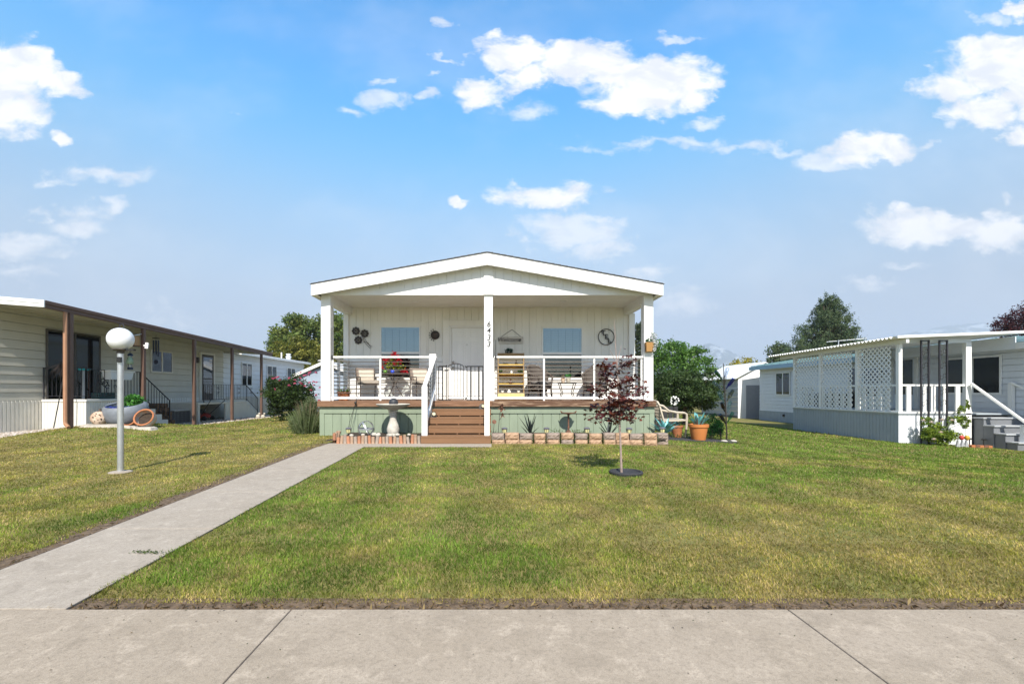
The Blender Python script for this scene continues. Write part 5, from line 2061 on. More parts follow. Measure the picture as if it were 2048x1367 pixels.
    for c in (0, 1):
        z0, z1 = ((-.08, .05), (.054, .175))[c]
        x0, x1 = fx(1315.5, 9.55), fx(1337, 9.55)
        one(rough(MB(), x0, x1, 9.55, 9.8, z0, z1, 160 + c), 'wall_block', bt[1], 'grey block at the far right return of the edging, %s course' % ('top' if c else 'bottom'), 'wall block', ((x0 + x1) / 2, 9.6, z0),
            'block edging of the right flower bed', fixn=False)
    # creeping weeds and small plants between the blocks
    wd = []
    for (px, py, Yw, n, sp) in ((1066, 872, 9.29, 60, .03), (1093, 868, 9.29, 60, .035), (1121, 874, 9.29, 60, .03), (1149, 870, 9.29, 50, .028), (1177, 876, 9.28, 60, .03), (1206, 876, 9.28, 60, .03), (1287, 878, 9.28, 40, .025), (1315, 876, 9.4, 60, .035)):
        c = np.array([fx(px, Yw), Yw, .08])
        P = c + rng.normal(size=(n, 3)) * np.array([sp * .5, .02, .06])
        P[:, 2] = np.clip(P[:, 2], -.0, .2)
        col = np.array([(.05, .085, .02), (.08, .12, .03)])[rng.integers(0, 2, n)]
        V, F, K = leaves(P, .022, col, .3, .6, rng)
        o = npmesh('weed', V, F, leafm, K, origin=(c[0], c[1], 0))
        tag(o, 'weed in the joint near %s' % {1066: 'the third block from the steps', 1093: 'the fourth block from the steps', 1121: 'the fifth block from the steps', 1149: 'the sixth block from the steps', 1177: 'the seventh block from the steps',
                                              1206: 'the eighth block from the steps', 1287: 'the eleventh block from the steps', 1315: 'the last block before the return'}[px], 'weed', 'weeds growing between the edging blocks')
    for (px, py, Yw, lab) in ((1112, 858, 10.0, 'left of the rusty bird feeder'), (1150, 858, 10.0, 'right of the rusty bird feeder'), (1172, 862, 10.1, 'behind the third solar lantern')):
        c = np.array([fx(px, Yw), Yw, mulch_z])
        n = 90
        P = c + rng.normal(size=(n, 3)) * np.array([.07, .06, .05]) + np.array([0, 0, .09])
        col = np.array([(.06, .10, .02), (.10, .15, .03)])[rng.integers(0, 2, n)]
        V, F, K = leaves(P, .032, col, .4, .6, rng)
        o = npmesh('bedding_plant', V, F, leafm, K, origin=tuple(c))
        tag(o, 'small green seedling plant ' + lab, 'plant')
    # solar lanterns
    X, Y = fx(1009, 9.85), 9.85
    t = thing('solar_lantern', 'solar lantern beside the metal flowers, nearest the steps', 'garden light', (X, Y, mulch_z), 'solar lanterns in the flower beds')
    zb = fz(866, Y)
    MB().tube([(X, Y, mulch_z - .05), (X, Y, zb + .02)], .008, 8).build('stake', black, t)
    MB().lathe([(.030, 0), (.045, .012), (.053, .06), (.053, .095)], (X, Y, zb), 16).build('glass', M('amber_glass', (.60, .56, .28), .25, .15, 20), t, smooth=True)
    cage = MB()
    for i in range(6):
        a = i * math.pi / 3 + .3
        cage.tube([(X + .034 * math.cos(a), Y + .034 * math.sin(a), zb), (X + .057 * math.cos(a), Y + .057 * math.sin(a), zb + .06), (X + .056 * math.cos(a), Y + .056 * math.sin(a), zb + .1)], .0045, 5)
    cage.build('cage', bronze, t)
    MB().lathe([(.070, 0), (.070, .008), (.05, .026), (.036, .032), (.01, .036)], (X, Y, zb + .096), 20).build('cap', M('grey_cap', (.12, .12, .14), .4, .2, 8), t, smooth=True)
    for px, Yl, lab in ((1093, 9.85, 'solar lantern between the dark agave and the rusty bird feeder'), (1173.7, 9.9, 'solar lantern just right of the rusty bird feeder'),
                        (1258, 9.8, 'solar lantern right of the second dark agave and maple stem'), (1324.7, 9.9, 'solar lantern in front of the teal metal plant at the bed corner')):
        dup(t, (fx(px, Yl), Yl, mulch_z), lab, rng.uniform(0, 1))
    dup(t, (fx(697, 10.1), 10.1, mulch_z - .02), 'solar lantern by the black cord in the left flower bed', .4)
    # dark metal agaves
    agm = M('agave_metal', (.035, .045, .042), .4, .35, 12, .1, 40, metal=.5)
    for (px, Yl, tips, lab) in ((1060, 10.15, ((1038, 833), (1042, 851), (1049, 828), (1054, 826), (1062, 840), (1069, 827), (1073, 829), (1077, 852)), 'dark metal agave left of the rusty bird feeder'),
                                (1217, 10.0, ((1191, 836), (1197, 840), (1203, 830), (1222, 838), (1222, 833), (1238, 848), (1242, 842), (1195, 852)), 'dark metal agave just left of the young maple stem')):
        X = fx(px, Yl)
        zb = mulch_z + .01
        m = MB()
        for i, (tx, ty) in enumerate(tips):
            tip = Vector((fx(tx, Yl), Yl + (-.1, .08, .12, -.12, .1, -.05, .05, -.14)[i], fz(ty, Yl)))
            b = Vector((X + rng.uniform(-.03, .03), Yl + rng.uniform(-.03, .03), zb))
            m.blade(b, tip - b, (tip - b).length * 1.03, .085, .05, 6, .4, 1.7)
        one(m, 'agave', agm, lab, 'garden ornament', (X, Yl, zb), 'dark metal agaves in the right bed', fixn=False)
    # rusty bird feeder stand
    X, Y = fx(1137, 10.75), 10.75
    t = thing('bird_feeder', 'rusty iron pedestal bird feeder with two small birds', 'bird feeder', (X, Y, mulch_z))
    zt = fz(826, Y)
    MB().lathe([(.03, -.03), (.10, -.012), (.16, .0), (.165, .012), (.15, .01), (.03, -.01)], (X, Y, zt), 28).build('dish', rust, t, smooth=True)
    MB().lathe([(.11, 0), (.105, .015), (.06, .04), (.04, .08), (.022, .1), (.025, .16), (.018, .2), (.018, .36), (.026, .38), (.02, .40), (.03, zt - mulch_z - .03)], (X, Y, mulch_z), 18).build('pedestal', rust, t, smooth=True)
    for sx in (-1, 1):
        b = (X + sx * .165, Y, zt + .03)
        bd = MB().ball(b, .02, 10, 1).ball((b[0] + sx * .018, b[1], b[2] + .02), .012, 8)
        bd.bar((b[0] - sx * .015, b[1], b[2]), (b[0] - sx * .05, b[1], b[2] + .012), .014, .006)
        bd.bar((b[0], b[1], b[2] - .03), (b[0], b[1], b[2]), .006)
        bd.build('bird_ornament', rust, t, smooth=True)
    # metal flower sculpture by the steps
    X, Y = fx(1000, 10.3), 10.3
    t = thing('metal_flower', 'dark rusty metal flower sculpture right of the steps', 'garden ornament', (X, Y, mulch_z))
    m = MB()
    c0 = Vector((fx(1003.5, Y), Y, fz(815, Y)))
    m.tube([(fx(996, Y), Y, mulch_z), (fx(998, Y), Y, fz(845, Y)), (fx(999, Y), Y, fz(828, Y)), c0], .006, 6)
    m.tube([(fx(986, Y), Y, mulch_z), (fx(987, Y), Y, fz(860, Y)), (fx(988.5, Y), Y, fz(846, Y))], .005, 6)
    m.tube([(fx(998, Y), Y, fz(840, Y)), (fx(1003, Y), Y - .03, fz(834, Y))], .005, 5)
    m.build('stem', bronze, t, smooth=True)
    def flower(c, r, n=6, cup=.5):
        q = MB()
        for k in range(n):
            a = k * 2 * math.pi / n + .4
            d = Vector((math.cos(a), -cup, math.sin(a)))
            q.blade(c, d, r, r * .8, .1, 4, .3, 2.2)
        q.ball(c + Vector((0, -r * .25, 0)), r * .22, 8)
        return q
    flower(c0, .115).build('blossom', rust, t, fixn=False)
    flower(Vector((fx(1005, Y), Y - .02, fz(830, Y))), .075, 5).build('blossom', rust, t, fixn=False)
    MB().lathe([(.01, 0), (.04, .006), (.05, .02), (.03, .025)], (fx(988.5, Y), Y, fz(843.5, Y)), 14, Matrix.Rotation(R(70), 3, 'X')).build('bud', rust, t, smooth=True)
    m = MB()
    for k in range(7):
        a = -1.2 + k * .4
        m.blade((fx(987, Y), Y - .03, mulch_z), (math.sin(a), -.3, 1.1 * math.cos(a)), rng.uniform(.12, .24), .03, .5, 5, .3)
    m.build('leaf', agm, t, fixn=False)
    # silver wire orb
    X, Y = fx(732, 10.25), 10.25
    rO = .182
    zc = mulch_z + rO - .02
    m = MB()
    for (rx, ry, rz) in ((0, 0, 0), (1.2, .4, 0), (.7, -1.0, .5), (1.57, 1.0, .8), (.3, 1.3, 1.7), (1.0, -.5, 2.2)):
        Mx = Matrix.Rotation(rz, 3, 'Z') @ Matrix.Rotation(ry, 3, 'Y') @ Matrix.Rotation(rx, 3, 'X')
        k0 = len(m.v)
        for i in range(40):
            a = i / 40 * 2 * math.pi
            for w in (-.016, .016):
                p = Mx @ Vector((rO * math.cos(a), rO * math.sin(a), w))
                m.v.append((X + p.x, Y + p.y, zc + p.z))
        for i in range(40):
            a, b = k0 + i * 2, k0 + ((i + 1) % 40) * 2
            m.f.append((a, a + 1, b + 1, b))
    one(m, 'garden_orb', M('band_metal', (.42, .44, .46), .35, .35, 14, metal=.6), 'silver metal band orb in the bed left of the bird bath', 'garden ornament', (X, Y, mulch_z), fixn=False)
    # stones and shells on the mulch
    pal = M('pale_stone', (.52, .48, .41), .8, .2, 9, .2, 30)
    for i, (px, py, s, lab) in enumerate(((756, 872, .055, 'flat pale stone behind the logs under the orb'), (748.5, 872.5, .06, 'broad pale stone behind the middle logs'), (757, 868, .05, 'rounded cream stone beside the bird bath foot'),
                                          (703, 871, .045, 'pale stone near the left solar lantern'), (795, 872, .05, 'white shell-like stone right of the bird bath'), (818, 872, .04, 'small pale stone near the steps end of the logs'),
                                          (781, 869, .05, 'white stone against the bird bath foot'), (726, 872, .045, 'pale stone in front of the orb'))):
        Yl = 9.42 + .1 * (i % 3)
        one(MB().ball((fx(px, Yl), Yl, mulch_z + s * .7 + .06), s, 10, .7), 'garden_stone', pal, lab, 'stone', (fx(px, Yl), Yl, mulch_z), 'pale stones on the mulch', smooth=True)
    n = 120
    c = np.array([fx(812, 9.9), 9.9, mulch_z + .05])
    V, F, K = leaves(c + rng.normal(size=(n, 3)) * np.array([.13, .06, .025]), .03, np.array([[.06, .11, .03]]) * rng.uniform(.7, 1.3, (n, 1)), .6, .5, rng)
    tag(npmesh('ground_plant', V, F, leafm, K, origin=tuple(c)), 'low green creeping plant between bird bath and steps', 'plant')
    # stick, cord and weight at the deck edge
    X, Y = fx(711, 10.85), 10.85
    t = thing('hanging_weight', 'black cord with round weight hanging from the left railing', 'cord', (X, Y, .8))
    MB().ball((X, Y, fz(805, Y)), .032, 10).build('weight', black, t, smooth=True)
    m = MB().tube([(X, Y, fz(805, Y)), (X + .03, Y + .2, 1.05)], .006, 5)
    for dx in (-.06, .0):
        m.tube([(X, Y, fz(806, Y)), (X - .07 + dx * .5, Y - .02, .45), (X - .13 + dx, Y - .05, mulch_z)], .005, 5)
    m.build('cord', black, t, smooth=True)
    # spot lights on the steps
    for (px, py, Yl, lab) in ((965, 829, 10.46, 'small round spotlight on the right end of the top step'), (866.5, 846, 10.06, 'small round spotlight on the left end of the middle step')):
        X = fx(px, Yl)
        zt = .647 if Yl > 10.3 else .484
        t = thing('spotlight', lab, 'spotlight', (X, Yl, zt), 'rock spotlights on the steps')
        MB().lathe([(.075, 0), (.082, .03), (.07, .08), (.045, .115), (.01, .125)], (X - .01, Yl + .06, zt), 14).build('rock_base', M('rock_plastic', (.13, .12, .11), .85, .5, 18, .5, 40), t, smooth=True)
        Mx = Matrix.Rotation(R(72), 3, 'X') @ Matrix.Rotation(R(20), 3, 'Y')
        MB().lathe([(.05, 0), (.056, .05), (.048, .055), (.046, .045)], (X, Yl + .03, zt + .062), 18, Mx).build('hood', black, t, smooth=True)
        MB().lathe([(.04, .046), (.036, .052), (.001, .054)], (X, Yl + .03, zt + .062), 16, Mx).build('lens', M('lens_glass', (.62, .56, .38), .2, .1), t, smooth=True)


build_front_garden()


def pot(t, c, r, h, mat=terra, nm='pot', n=28):
    MB().lathe([(r * .68, 0), (r * .70, .01), (r * .93, h * .80), (r * .95, h * .80), (r * 1.03, h * .82), (r * 1.05, h * .99), (r * .98, h), (r * .93, h * .98), (r * .90, h * .86), (.01, h * .85)], c, n).build(nm, mat, t, smooth=True)


def build_right_corner():
    rng = np.random.default_rng(66)
    teal = [M('teal_metal', (.05, .25, .27), .45, .5, 9, .15, 40, col2=(.16, .42, .42), metal=.25), M('copper_metal', (.20, .09, .06), .5, .4, 12, .1, metal=.3), M('wine_metal', (.12, .02, .035), .5, .3, 12)]
    # mat under the pots
    m = MB()
    q = [(3.72, 10.75), (5.55, 10.42), (5.75, 10.62), (5.3, 11.6), (3.98, 12.2), (3.7, 11.4)]
    m.prism([(x, y, gz(x, y) - .012) for x, y in q], (0, 0, .014))
    one(m, 'weed_mat', M('black_fabric', (.045, .045, .048), .9, .35, 12, .4, 40), 'black landscape fabric mat under the pots beside the house', 'mat', (4.6, 11, gz(4.6, 11)))
    # big pot
    Y = 10.9
    X = fx(1397, Y)
    z = gz(X, Y) - .01
    t = thing('potted_plant', 'large terracotta pot of teal metal leaves right of the plastic chair', 'potted plant', (X, Y, z))
    pot(t, (X, Y, z), .222, .385, M('orange_pot', (.52, .19, .055), .55, .06, 4))
    for i in range(34):
        a = rng.uniform(0, 6.28)
        sp = rng.uniform(.1, .75)
        k = 0 if rng.random() < .62 else (1 if rng.random() < .6 else 2)
        m = MB().blade((X + .06 * math.cos(a), Y + .06 * math.sin(a), z + .33), (math.cos(a) * sp, math.sin(a) * sp, 1), rng.uniform(.24, .40) * (1 if k == 0 else .75), .075 if k == 0 else .022, .35, 6, .4, 3)
        m.build('leaf', teal[k], t, fixn=False)
    Y = 11.35
    X = fx(1354, Y)
    z = gz(X, Y) - .01
    t = thing('potted_plant', 'small terracotta pot with teal metal leaves under the plastic chair', 'potted plant', (X, Y, z))
    pot(t, (X, Y, z), .14, .31)
    for i in range(10):
        a = rng.uniform(0, 6.28)
        MB().blade((X, Y, z + .26), (math.cos(a) * .6, math.sin(a) * .6, 1), rng.uniform(.15, .25), .06, .6, 6, .4, 3).build('leaf', teal[0], t, fixn=False)
    Y = 10.75
    X = fx(1330, Y)
    z = gz(X, Y)
    t = thing('metal_plant', 'teal metal agave with broad leaves in front of the plastic chair', 'garden ornament', (X, Y, z))
    for i in range(30):
        a = rng.uniform(0, 6.28)
        sp = rng.uniform(.3, 1.3)
        MB().blade((X, Y, z + .1), (math.cos(a) * sp, math.sin(a) * sp * .7, 1), rng.uniform(.3, .48), .085, .45, 6, .4, 2.8).build('leaf', teal[0], t, fixn=False)
    MB().tube([(X, Y, z - .02), (X, Y, z + .14)], .03, 8).build('stem', bronze, t)
    # plastic chair facing right
    X, Y = fx(1340, 11.55), 11.55
    z = gz(X, Y)
    t = thing('plastic_chair', 'cream plastic garden armchair beside the right end of the skirting', 'chair', (X, Y, z))
    pl = M('cream_plastic', (.49, .43, .34), .45, .06, 5)
    m = MB()
    # local frame: seat faces +X, side toward the camera is -Y
    def q(a, b, c): return (X + a, Y + b, z + c)
    seat = MB()
    seat.hexa([q(-.24, -.24, .40), q(.25, -.24, .43), q(.25, .24, .43), q(-.24, .24, .40), q(-.24, -.24, .425), q(.25, -.24, .455), q(.25, .24, .455), q(-.24, .24, .425)])
    seat.build('seat', pl, t, bevel=.01)
    bk = MB()
    for i in range(9):
        b = -.22 + i * .055
        bk.bar(q(-.25, b, .42), q(-.38, b, .84 + .05 * math.cos(b * 6)), .022, .014)
    for c in (.50, .58, .66, .74, .82):
        a = -.25 - .13 * (c - .42) / .42
        bk.bar(q(a, -.23, c), q(a, .23, c), .016, .02)
    bk.tube([q(-.25, -.25, .40), q(-.36, -.25, .80), q(-.39, -.2, .88), q(-.40, 0, .91), q(-.39, .2, .88), q(-.36, .25, .80), q(-.25, .25, .40)], .024, 8)
    bk.build('backrest', pl, t, smooth=True)
    for s in (-1, 1):
        MB().tube([q(-.36, s * .26, .80), q(-.28, s * .28, .78), q(-.14, s * .285, .66), q(.05, s * .285, .62), q(.24, s * .285, .61), q(.30, s * .28, .58), q(.31, s * .28, .50)], .026, 8).build('armrest', pl, t, smooth=True)
        MB().tube([q(.31, s * .28, .52), q(.30, s * .275, .25), q(.27, s * .27, 0)], [.03, .026, .02], 8).build('leg', pl, t, smooth=True)
        MB().tube([q(-.24, s * .25, .42), q(-.30, s * .265, .2), q(-.36, s * .27, 0)], [.03, .026, .02], 8).build('leg', pl, t, smooth=True)
        MB().bar(q(.30, s * .27, .43), q(-.25, s * .25, .41), .03, .04).build('side_rail', pl, t)
    # green topiary creature behind
    Y = 11.2
    X = fx(1428, Y)
    z = gz(X, Y)
    t = thing('topiary', 'dark green leafy topiary on dark legs behind the large pot', 'garden ornament', (X, Y, z))
    lob = [(X, Y, z + .42, .2, .18, .22), (X + .05, Y, z + .25, .18, .15, .16), (X - .08, Y, z + .2, .16, .15, .14), (X + .14, Y, z + .3, .1, .1, .2)]
    foliage('foliage', lob, 3600, .035, [(.015, .075, .015), (.02, .10, .02), (.01, .05, .012)], t, 67, clump=20, spread=.15, up=.3)
    m = MB()
    for dx, dy in ((-.1, -.08), (.14, -.08), (.2, .05), (-.06, .08)):
        m.tube([(X + dx, Y + dy, z - .02), (X + dx * .8, Y + dy, z + .25)], .014, 7)
    m.build('leg', bronze, t)
    # bottle tree
    Y = 10.85
    X = fx(1454, Y)
    z = gz(X, Y)
    t = thing('bottle_tree', 'dark iron pole tree holding coloured glass bottles', 'garden ornament', (X, Y, z))
    top = (fx(1446.5, Y), Y, fz(726, Y))
    m = MB().tube([(X, Y, z - .02), (fx(1451, Y), Y, fz(810, Y)), top], [.018, .015, .008], 8)
    m.build('pole', bronze, t, smooth=True)
    MB().lathe([(.16, -.01), (.15, .015), (.03, .03)], (X, Y, z), 18).build('base', bronze, t, smooth=True)
    prof = [(.034, 0), (.038, .01), (.038, .165), (.033, .19), (.016, .225), (.0135, .30), (.015, .302)]
    specs = [  # bottle bottom px, neck px, colour, words
        ((1427, 743), (1443, 757), (.05, .40, .20), 'green'), ((1429, 763), (1441, 776), (.75, .85, .88), 'clear'), ((1465, 757), (1452, 777), (.02, .10, .75), 'blue'), ((1470, 780), (1454, 801), (.55, .55, .05), 'olive yellow'),
        ((1440, 805), (1449, 822), (.30, .12, .05), 'brown'), ((1457, 736), (1448, 757), (.85, .88, .92), 'clear'), ((1466, 803), (1455, 824), (.75, .85, .82), 'clear'), ((1436, 828), (1451, 846), (.05, .04, .03), 'dark brown'),
        ((1464, 823), (1455, 844), (.55, .80, .72), 'pale green'), ((1444, 752), (1447, 776), (.85, .85, .85), 'clear'), ((1441, 782), (1448, 805), (.62, .80, .78), 'pale aqua')]
    for i, (a, b, col, nm) in enumerate(specs):
        dy = (-.1, .08, -.06, .1, -.08, .04, .12, -.1, -.05, -.14, .1)[i]
        A, B_ = Vector((fx(a[0], Y), Y + dy, fz(a[1], Y))), Vector((fx(b[0], Y), Y, fz(b[1], Y)))
        d = (B_ - A).normalized()
        mat = d.to_track_quat('Z', 'Y').to_matrix()
        k = (B_ - A).length / .30
        MB().lathe([(r * 1.05, h * k) for r, h in prof], A, 14, mat).build('bottle', Mglass('glass_' + nm.replace(' ', '_'), tuple(c ** 1.6 for c in col), .03, .04, 1.0), t, smooth=True)['label'] = nm + ' glass bottle'
        MB().tube([A.lerp(B_, .3), B_, Vector((X + (fx(1449, Y) - X) * .6, Y, B_.z - .06))], .005, 5).build('branch', bronze, t)
    for i, (dx, lab) in enumerate(((-.02, 'flat pale stone at the foot of the bottle tree'), (.2, 'grey stone right of the bottle tree foot'))):
        one(MB().ball((X + dx - .1, Y - .1, z + .01), .08, 10, .3), 'garden_stone', bpy.data.materials['pale_stone'], lab, 'stone', (X + dx - .1, Y - .1, z), smooth=True)
    # white ball flower stake
    Y = 12.2
    X = fx(1348.4, Y)
    z = gz(X, Y)
    t = thing('flower_stake', 'thin stake topped by a ring of white balls behind the chair', 'garden ornament', (X, Y, z))
    zc = fz(801, Y)
    m = MB().tube([(X, Y, z - .02), (X, Y, zc)], .006, 6)
    wb = white
    for i in range(15):
        a = i * 2 * math.pi / 11 if i < 11 else i * 1.7
        rr = .105 if i < 11 else .06
        p = (X + rr * math.cos(a), Y + rng.uniform(-.05, .05), zc + rr * math.sin(a))
        m.tube([(X, Y, zc), p], .003, 4)
        MB().ball(p, .020 + .008 * rng.random(), 10).build('ball', wb, t, smooth=True)
    m.build('stem', black, t)
    # ground cover near the bottle tree
    n = 900
    P = np.stack([rng.uniform(4.35, 5.75, n), rng.uniform(11.0, 11.9, n), np.zeros(n)], 1)
    P[:, 2] = g(P[:, 0], P[:, 1]) + rng.uniform(0, .09, n)
    V, F, K = leaves(P, .04, np.array([(.05, .085, .02), (.08, .12, .03)])[rng.integers(0, 2, n)], .6, .4, rng)
    tag(npmesh('ground_cover', V, F, leafm, K), 'low green ground cover around the pots', 'ground cover', kind='stuff')


build_right_corner()


def build_left_corner():
    rng = np.random.default_rng(88)
    # rockery on the mound
    def rock(px0, px1, py, Y, hgt, lab, seed):
        x0, x1 = fx(px0, Y), fx(px1, Y)
        rr = np.random.default_rng(seed)
        n = 9
        pts = []
        for i in range(n):
            a = i * 2 * math.pi / n
            k = rr.uniform(.8, 1.1)
            x = (x0 + x1) / 2 + (x1 - x0) / 2 * k * math.cos(a)
            y = Y + .28 * k * math.sin(a)
            pts.append((x, y, gz(x, y) - .03))
        m = MB()
        k0 = len(m.v)
        zt = gz((x0 + x1) / 2, Y) + hgt
        m.v += pts + [((p[0] - (x0 + x1) / 2) * .8 + (x0 + x1) / 2, (p[1] - Y) * .8 + Y, zt + rr.uniform(-.03, .02)) for p in pts]
        m.f.append(tuple(range(k0 + n, k0 + 2 * n)))
        for i in range(n):
            j = (i + 1) % n
            m.f.append((k0 + i, k0 + j, k0 + n + j, k0 + n + i))
        one(m, 'flat_rock', M('flagstone', (.42, .38, .32), .9, .25, 8, .5, 30) if 'flagstone' not in bpy.data.materials else bpy.data.materials['flagstone'], lab, 'rock', ((x0 + x1) / 2, Y, zt - hgt), bevel=.012)
    rock(155, 243, 858, 11.45, .03, 'flat pale rock under the pierced clay ball', 1)
    rock(240, 275, 858, 11.55, .03, 'flat pale rock behind the lamp post', 2)
    rock(262, 320, 857, 11.6, .04, 'flat pale rock under the larger tilted pot', 3)
    # pierced clay ball
    Y = 11.75
    X = fx(198.5, Y)
    r = .185
    zc = fz(836, Y)
    t = thing('clay_ball', 'pierced round clay ball ornament on the rockery', 'garden ornament', (X, Y, zc - r))
    MB().ball((X, Y, zc), r, 28).build('shell', M('speckled_clay', (.48, .30, .20), .85, .3, 5, .3, 40, col2=(.58, .48, .38)), t, smooth=True)
    hm = M('hole_dark', (.02, .012, .008), .9, .1)
    for i in range(26):
        d = Vector((rng.normal(), rng.normal() - .6, rng.normal())).normalized()
        mat = d.to_track_quat('Z', 'Y').to_matrix()
        MB().lathe([(.001, r - .004), (.010 + .009 * rng.random(), r + .0015), (.001, r + .0016)], (X, Y, zc), 8, mat).build('hole', hm, t)
    MB().tube([(X + .02, Y, zc + r - .01), (X + .02, Y, zc + r + .06)], .028, 10).build('neck', bark, t)
    # large grey planter bowl
    Y = 12.2
    X = fx(258, Y)
    zc = gz(X, Y - .3)
    t = thing('planter_bowl', 'large blue-grey planter bowl of green and blue plants by the lamp post', 'planter', (X, Y, zc))
    Mx = Matrix.Rotation(R(14), 3, 'X')
    MB().lathe([(.20, 0), (.34, .05), (.47, .22), (.50, .42), (.47, .56), (.42, .60), (.40, .58), (.43, .46), (.38, .34), (.01, .32)], (X, Y, zc - .06), 36, Mx).build('bowl', M('grey_glaze', (.17, .19, .22), .55, .2, 5), t, smooth=True)
    cz = zc + .46
    lob = [(X + .12, Y + .1, cz + .12, .2, .16, .16), (X + .2, Y, cz + .05, .16, .14, .1), (X - .05, Y + .05, cz + .1, .14, .14, .12), (X + .02, Y + .15, cz + .22, .2, .12, .08)]
    foliage('foliage', lob, 900, .085, [(.06, .20, .03), (.09, .26, .05), (.04, .14, .02)], t, 89, clump=14, spread=.25, up=.8)
    n = 900
    P = np.array([X - .02, Y - .27, cz - .05]) + rng.uniform(-1, 1, (n, 3)) * np.array([.34, .10, .05])
    V, F, K = leaves(P, .034, np.array([(.05, .07, .42), (.08, .09, .5), (.04, .10, .12)])[rng.integers(0, 3, n)], .4, .5, rng)
    npmesh('blue_flowers', V, F, petalm, K, t, origin=(X, Y, zc))
    # tilted pots
    for (px, py, Y, s, lab, gl_) in ((283, 834, 11.75, .235, 'larger tilted pot with white glazed side, lying open', True), (252, 838, 11.75, .175, 'smaller tilted terracotta pot lying behind the lamp post', False)):
        X = fx(px, Y)
        z = gz(X, Y)
        t = thing('tilted_pot', lab, 'pot', (X, Y, z), 'tilted empty pots on the rockery')
        c = Vector((X, Y + .1, fz(py, Y) - .02))
        Mx = Matrix.Rotation(R(62), 3, 'X') @ Matrix.Rotation(R(8), 3, 'Y')
        mt = M('glazed_pot', (.60, .56, .50), .5, .2, 5, 0, col2=(.52, .27, .14), lo=.45, hi=.62) if gl_ else terra
        MB().lathe([(s * .5, -s * 1.0), (s * .9, -s * .7), (s * 1.02, -s * .3), (s * .98, s * .02), (s * .94, s * .12), (s * .84, s * .12), (s * .88, s * .0), (s * .9, -s * .3), (s * .7, -s * .62), (.01, -s * .66)], c, 30, Mx).build('body', mt, t, smooth=True)
        MB().lathe([(s * .945, s * .105), (s * 1.0, s * .12), (s * 1.02, s * .19), (s * .98, s * .23), (s * .86, s * .21), (s * .835, s * .13)], c, 30, Mx, top=False, bottom=False).build('rim', terra, t, smooth=True)
        MB().lathe([(.01, -s * .5), (s * .84, -s * .46), (s * .84, -s * .45), (.01, -s * .44)], c, 24, Mx).build('earth', soil, t)
    # things about the first porch of the left house
    yp = 12.35
    t = thing('twig_bundle', 'bare dark twig bundle on a leaning pole by the first awning post', 'garden ornament', (fx(106, 11.6), 11.6, gz(-11.2, 11.6)))
    a, b = Vector((fx(106, 11.6), 11.6, fz(862, 11.6))), Vector((fx(130, 11.9), 11.9, fz(738, 11.9)))
    MB().tube([a, b], .013, 7).build('pole', black, t)
    m = MB()
    for i in range(110):
        d = Vector((rng.normal(), rng.normal() * .6, rng.normal() * .6 - .1)).normalized()
        l = rng.uniform(.15, .42)
        k = b + Vector((-.02, 0, .05))
        mid = k + d * l * .5 + Vector((0, 0, .05))
        m.tube([k, mid, k + d * l + Vector((0, 0, -.08))], [.004, .003, .0015], 4)
    m.build('twigs', M('twig', (.05, .035, .028), .9, .3), t)
    X, Y = -11.6, fx(0, 1) and 910 * 11.6 / (985 - 168)
    t = thing('pedestal_table', 'grey pedestal stand with turquoise tray on the left porch', 'stand', (X, Y, .84))
    MB().tube([(X, Y, .84), (X, Y, 1.66)], .05, 12).build('pedestal', greyb, t, smooth=True)
    MB().lathe([(.12, 0), (.15, .02), (.15, .05), (.13, .05)], (X, Y, 1.65), 22).build('tray', M('turquoise', (.03, .36, .42), .4, .1), t, smooth=True)
    X, Y = -11.25, 910 * 11.25 / (985 - 207)
    t = thing('plant_trough', 'dark green trough planter with scroll ironwork behind the porch rail', 'planter', (X, Y, .84))
    BX(t, 'trough', M('dark_teal_plastic', (.02, .06, .06), .5, .2), (X - .12, X + .12, Y - .28, Y + .28, .85, 1.02), bevel=.02)
    m = MB()
    for (cy, cz, rr) in ((-.05, 1.42, .16), (-.16, 1.3, .07), (.05, 1.28, .08), (.08, 1.47, .08), (-.02, 1.36, .06), (.14, 1.2, .06)):
        m.tube([(X, Y + cy + rr * math.cos(th), cz + rr * math.sin(th)) for th in np.linspace(0, 5.6, 18)], .011, 6)
    m.tube([(X, Y + .1, 1.0), (X, Y + .1, 1.15), (X, Y - .1, 1.3)], .012, 6)
    m.build('scrollwork', iron, t)
    X, Y = -10.98, 13.35
    t = thing('rail_planter', 'white window box planter on the first porch railing', 'planter', (X, Y, 1.45))
    MB().hexa([(X - .1, Y - .36, 1.40), (X + .1, Y - .36, 1.40), (X + .1, Y + .36, 1.40), (X - .1, Y + .36, 1.40), (X - .13, Y - .42, 1.62), (X + .13, Y - .42, 1.62), (X + .13, Y + .42, 1.62), (X - .13, Y + .42, 1.62)]).build('box', whites, t)
    BX(t, 'rim', white, (X - .15, X + .15, Y - .45, Y + .45, 1.621, 1.66), bevel=.005)
    X, Y = -10.85, 910 * 10.85 / (985 - 260.5)
    t = thing('tube_feeder', 'blue tube bird feeder hanging beside the awning post', 'bird feeder', (X, Y, 1.7))
    MB().tube([(X, Y, 1.78), (X, Y, 2.12)], .042, 14).build('tube', Mglass('feeder_tube', (.6, .65, .7), .15, .1, .7), t, smooth=True)
    MB().lathe([(.075, 0), (.06, .05), (.02, .085)], (X, Y, 2.12), 16).build('cap', M('navy', (.02, .04, .09), .4, .1), t, smooth=True)
    MB().lathe([(.07, 0), (.07, .06), (.045, .07)], (X, Y, 1.71), 16).build('base', M('navy_base', (.02, .04, .09), .4, .1), t, smooth=True)
    MB().tube([(X, Y, 2.2), (X, Y, 2.88)], .003, 4).build('wire', black, t)
    X, Y = -10.44, 13.38
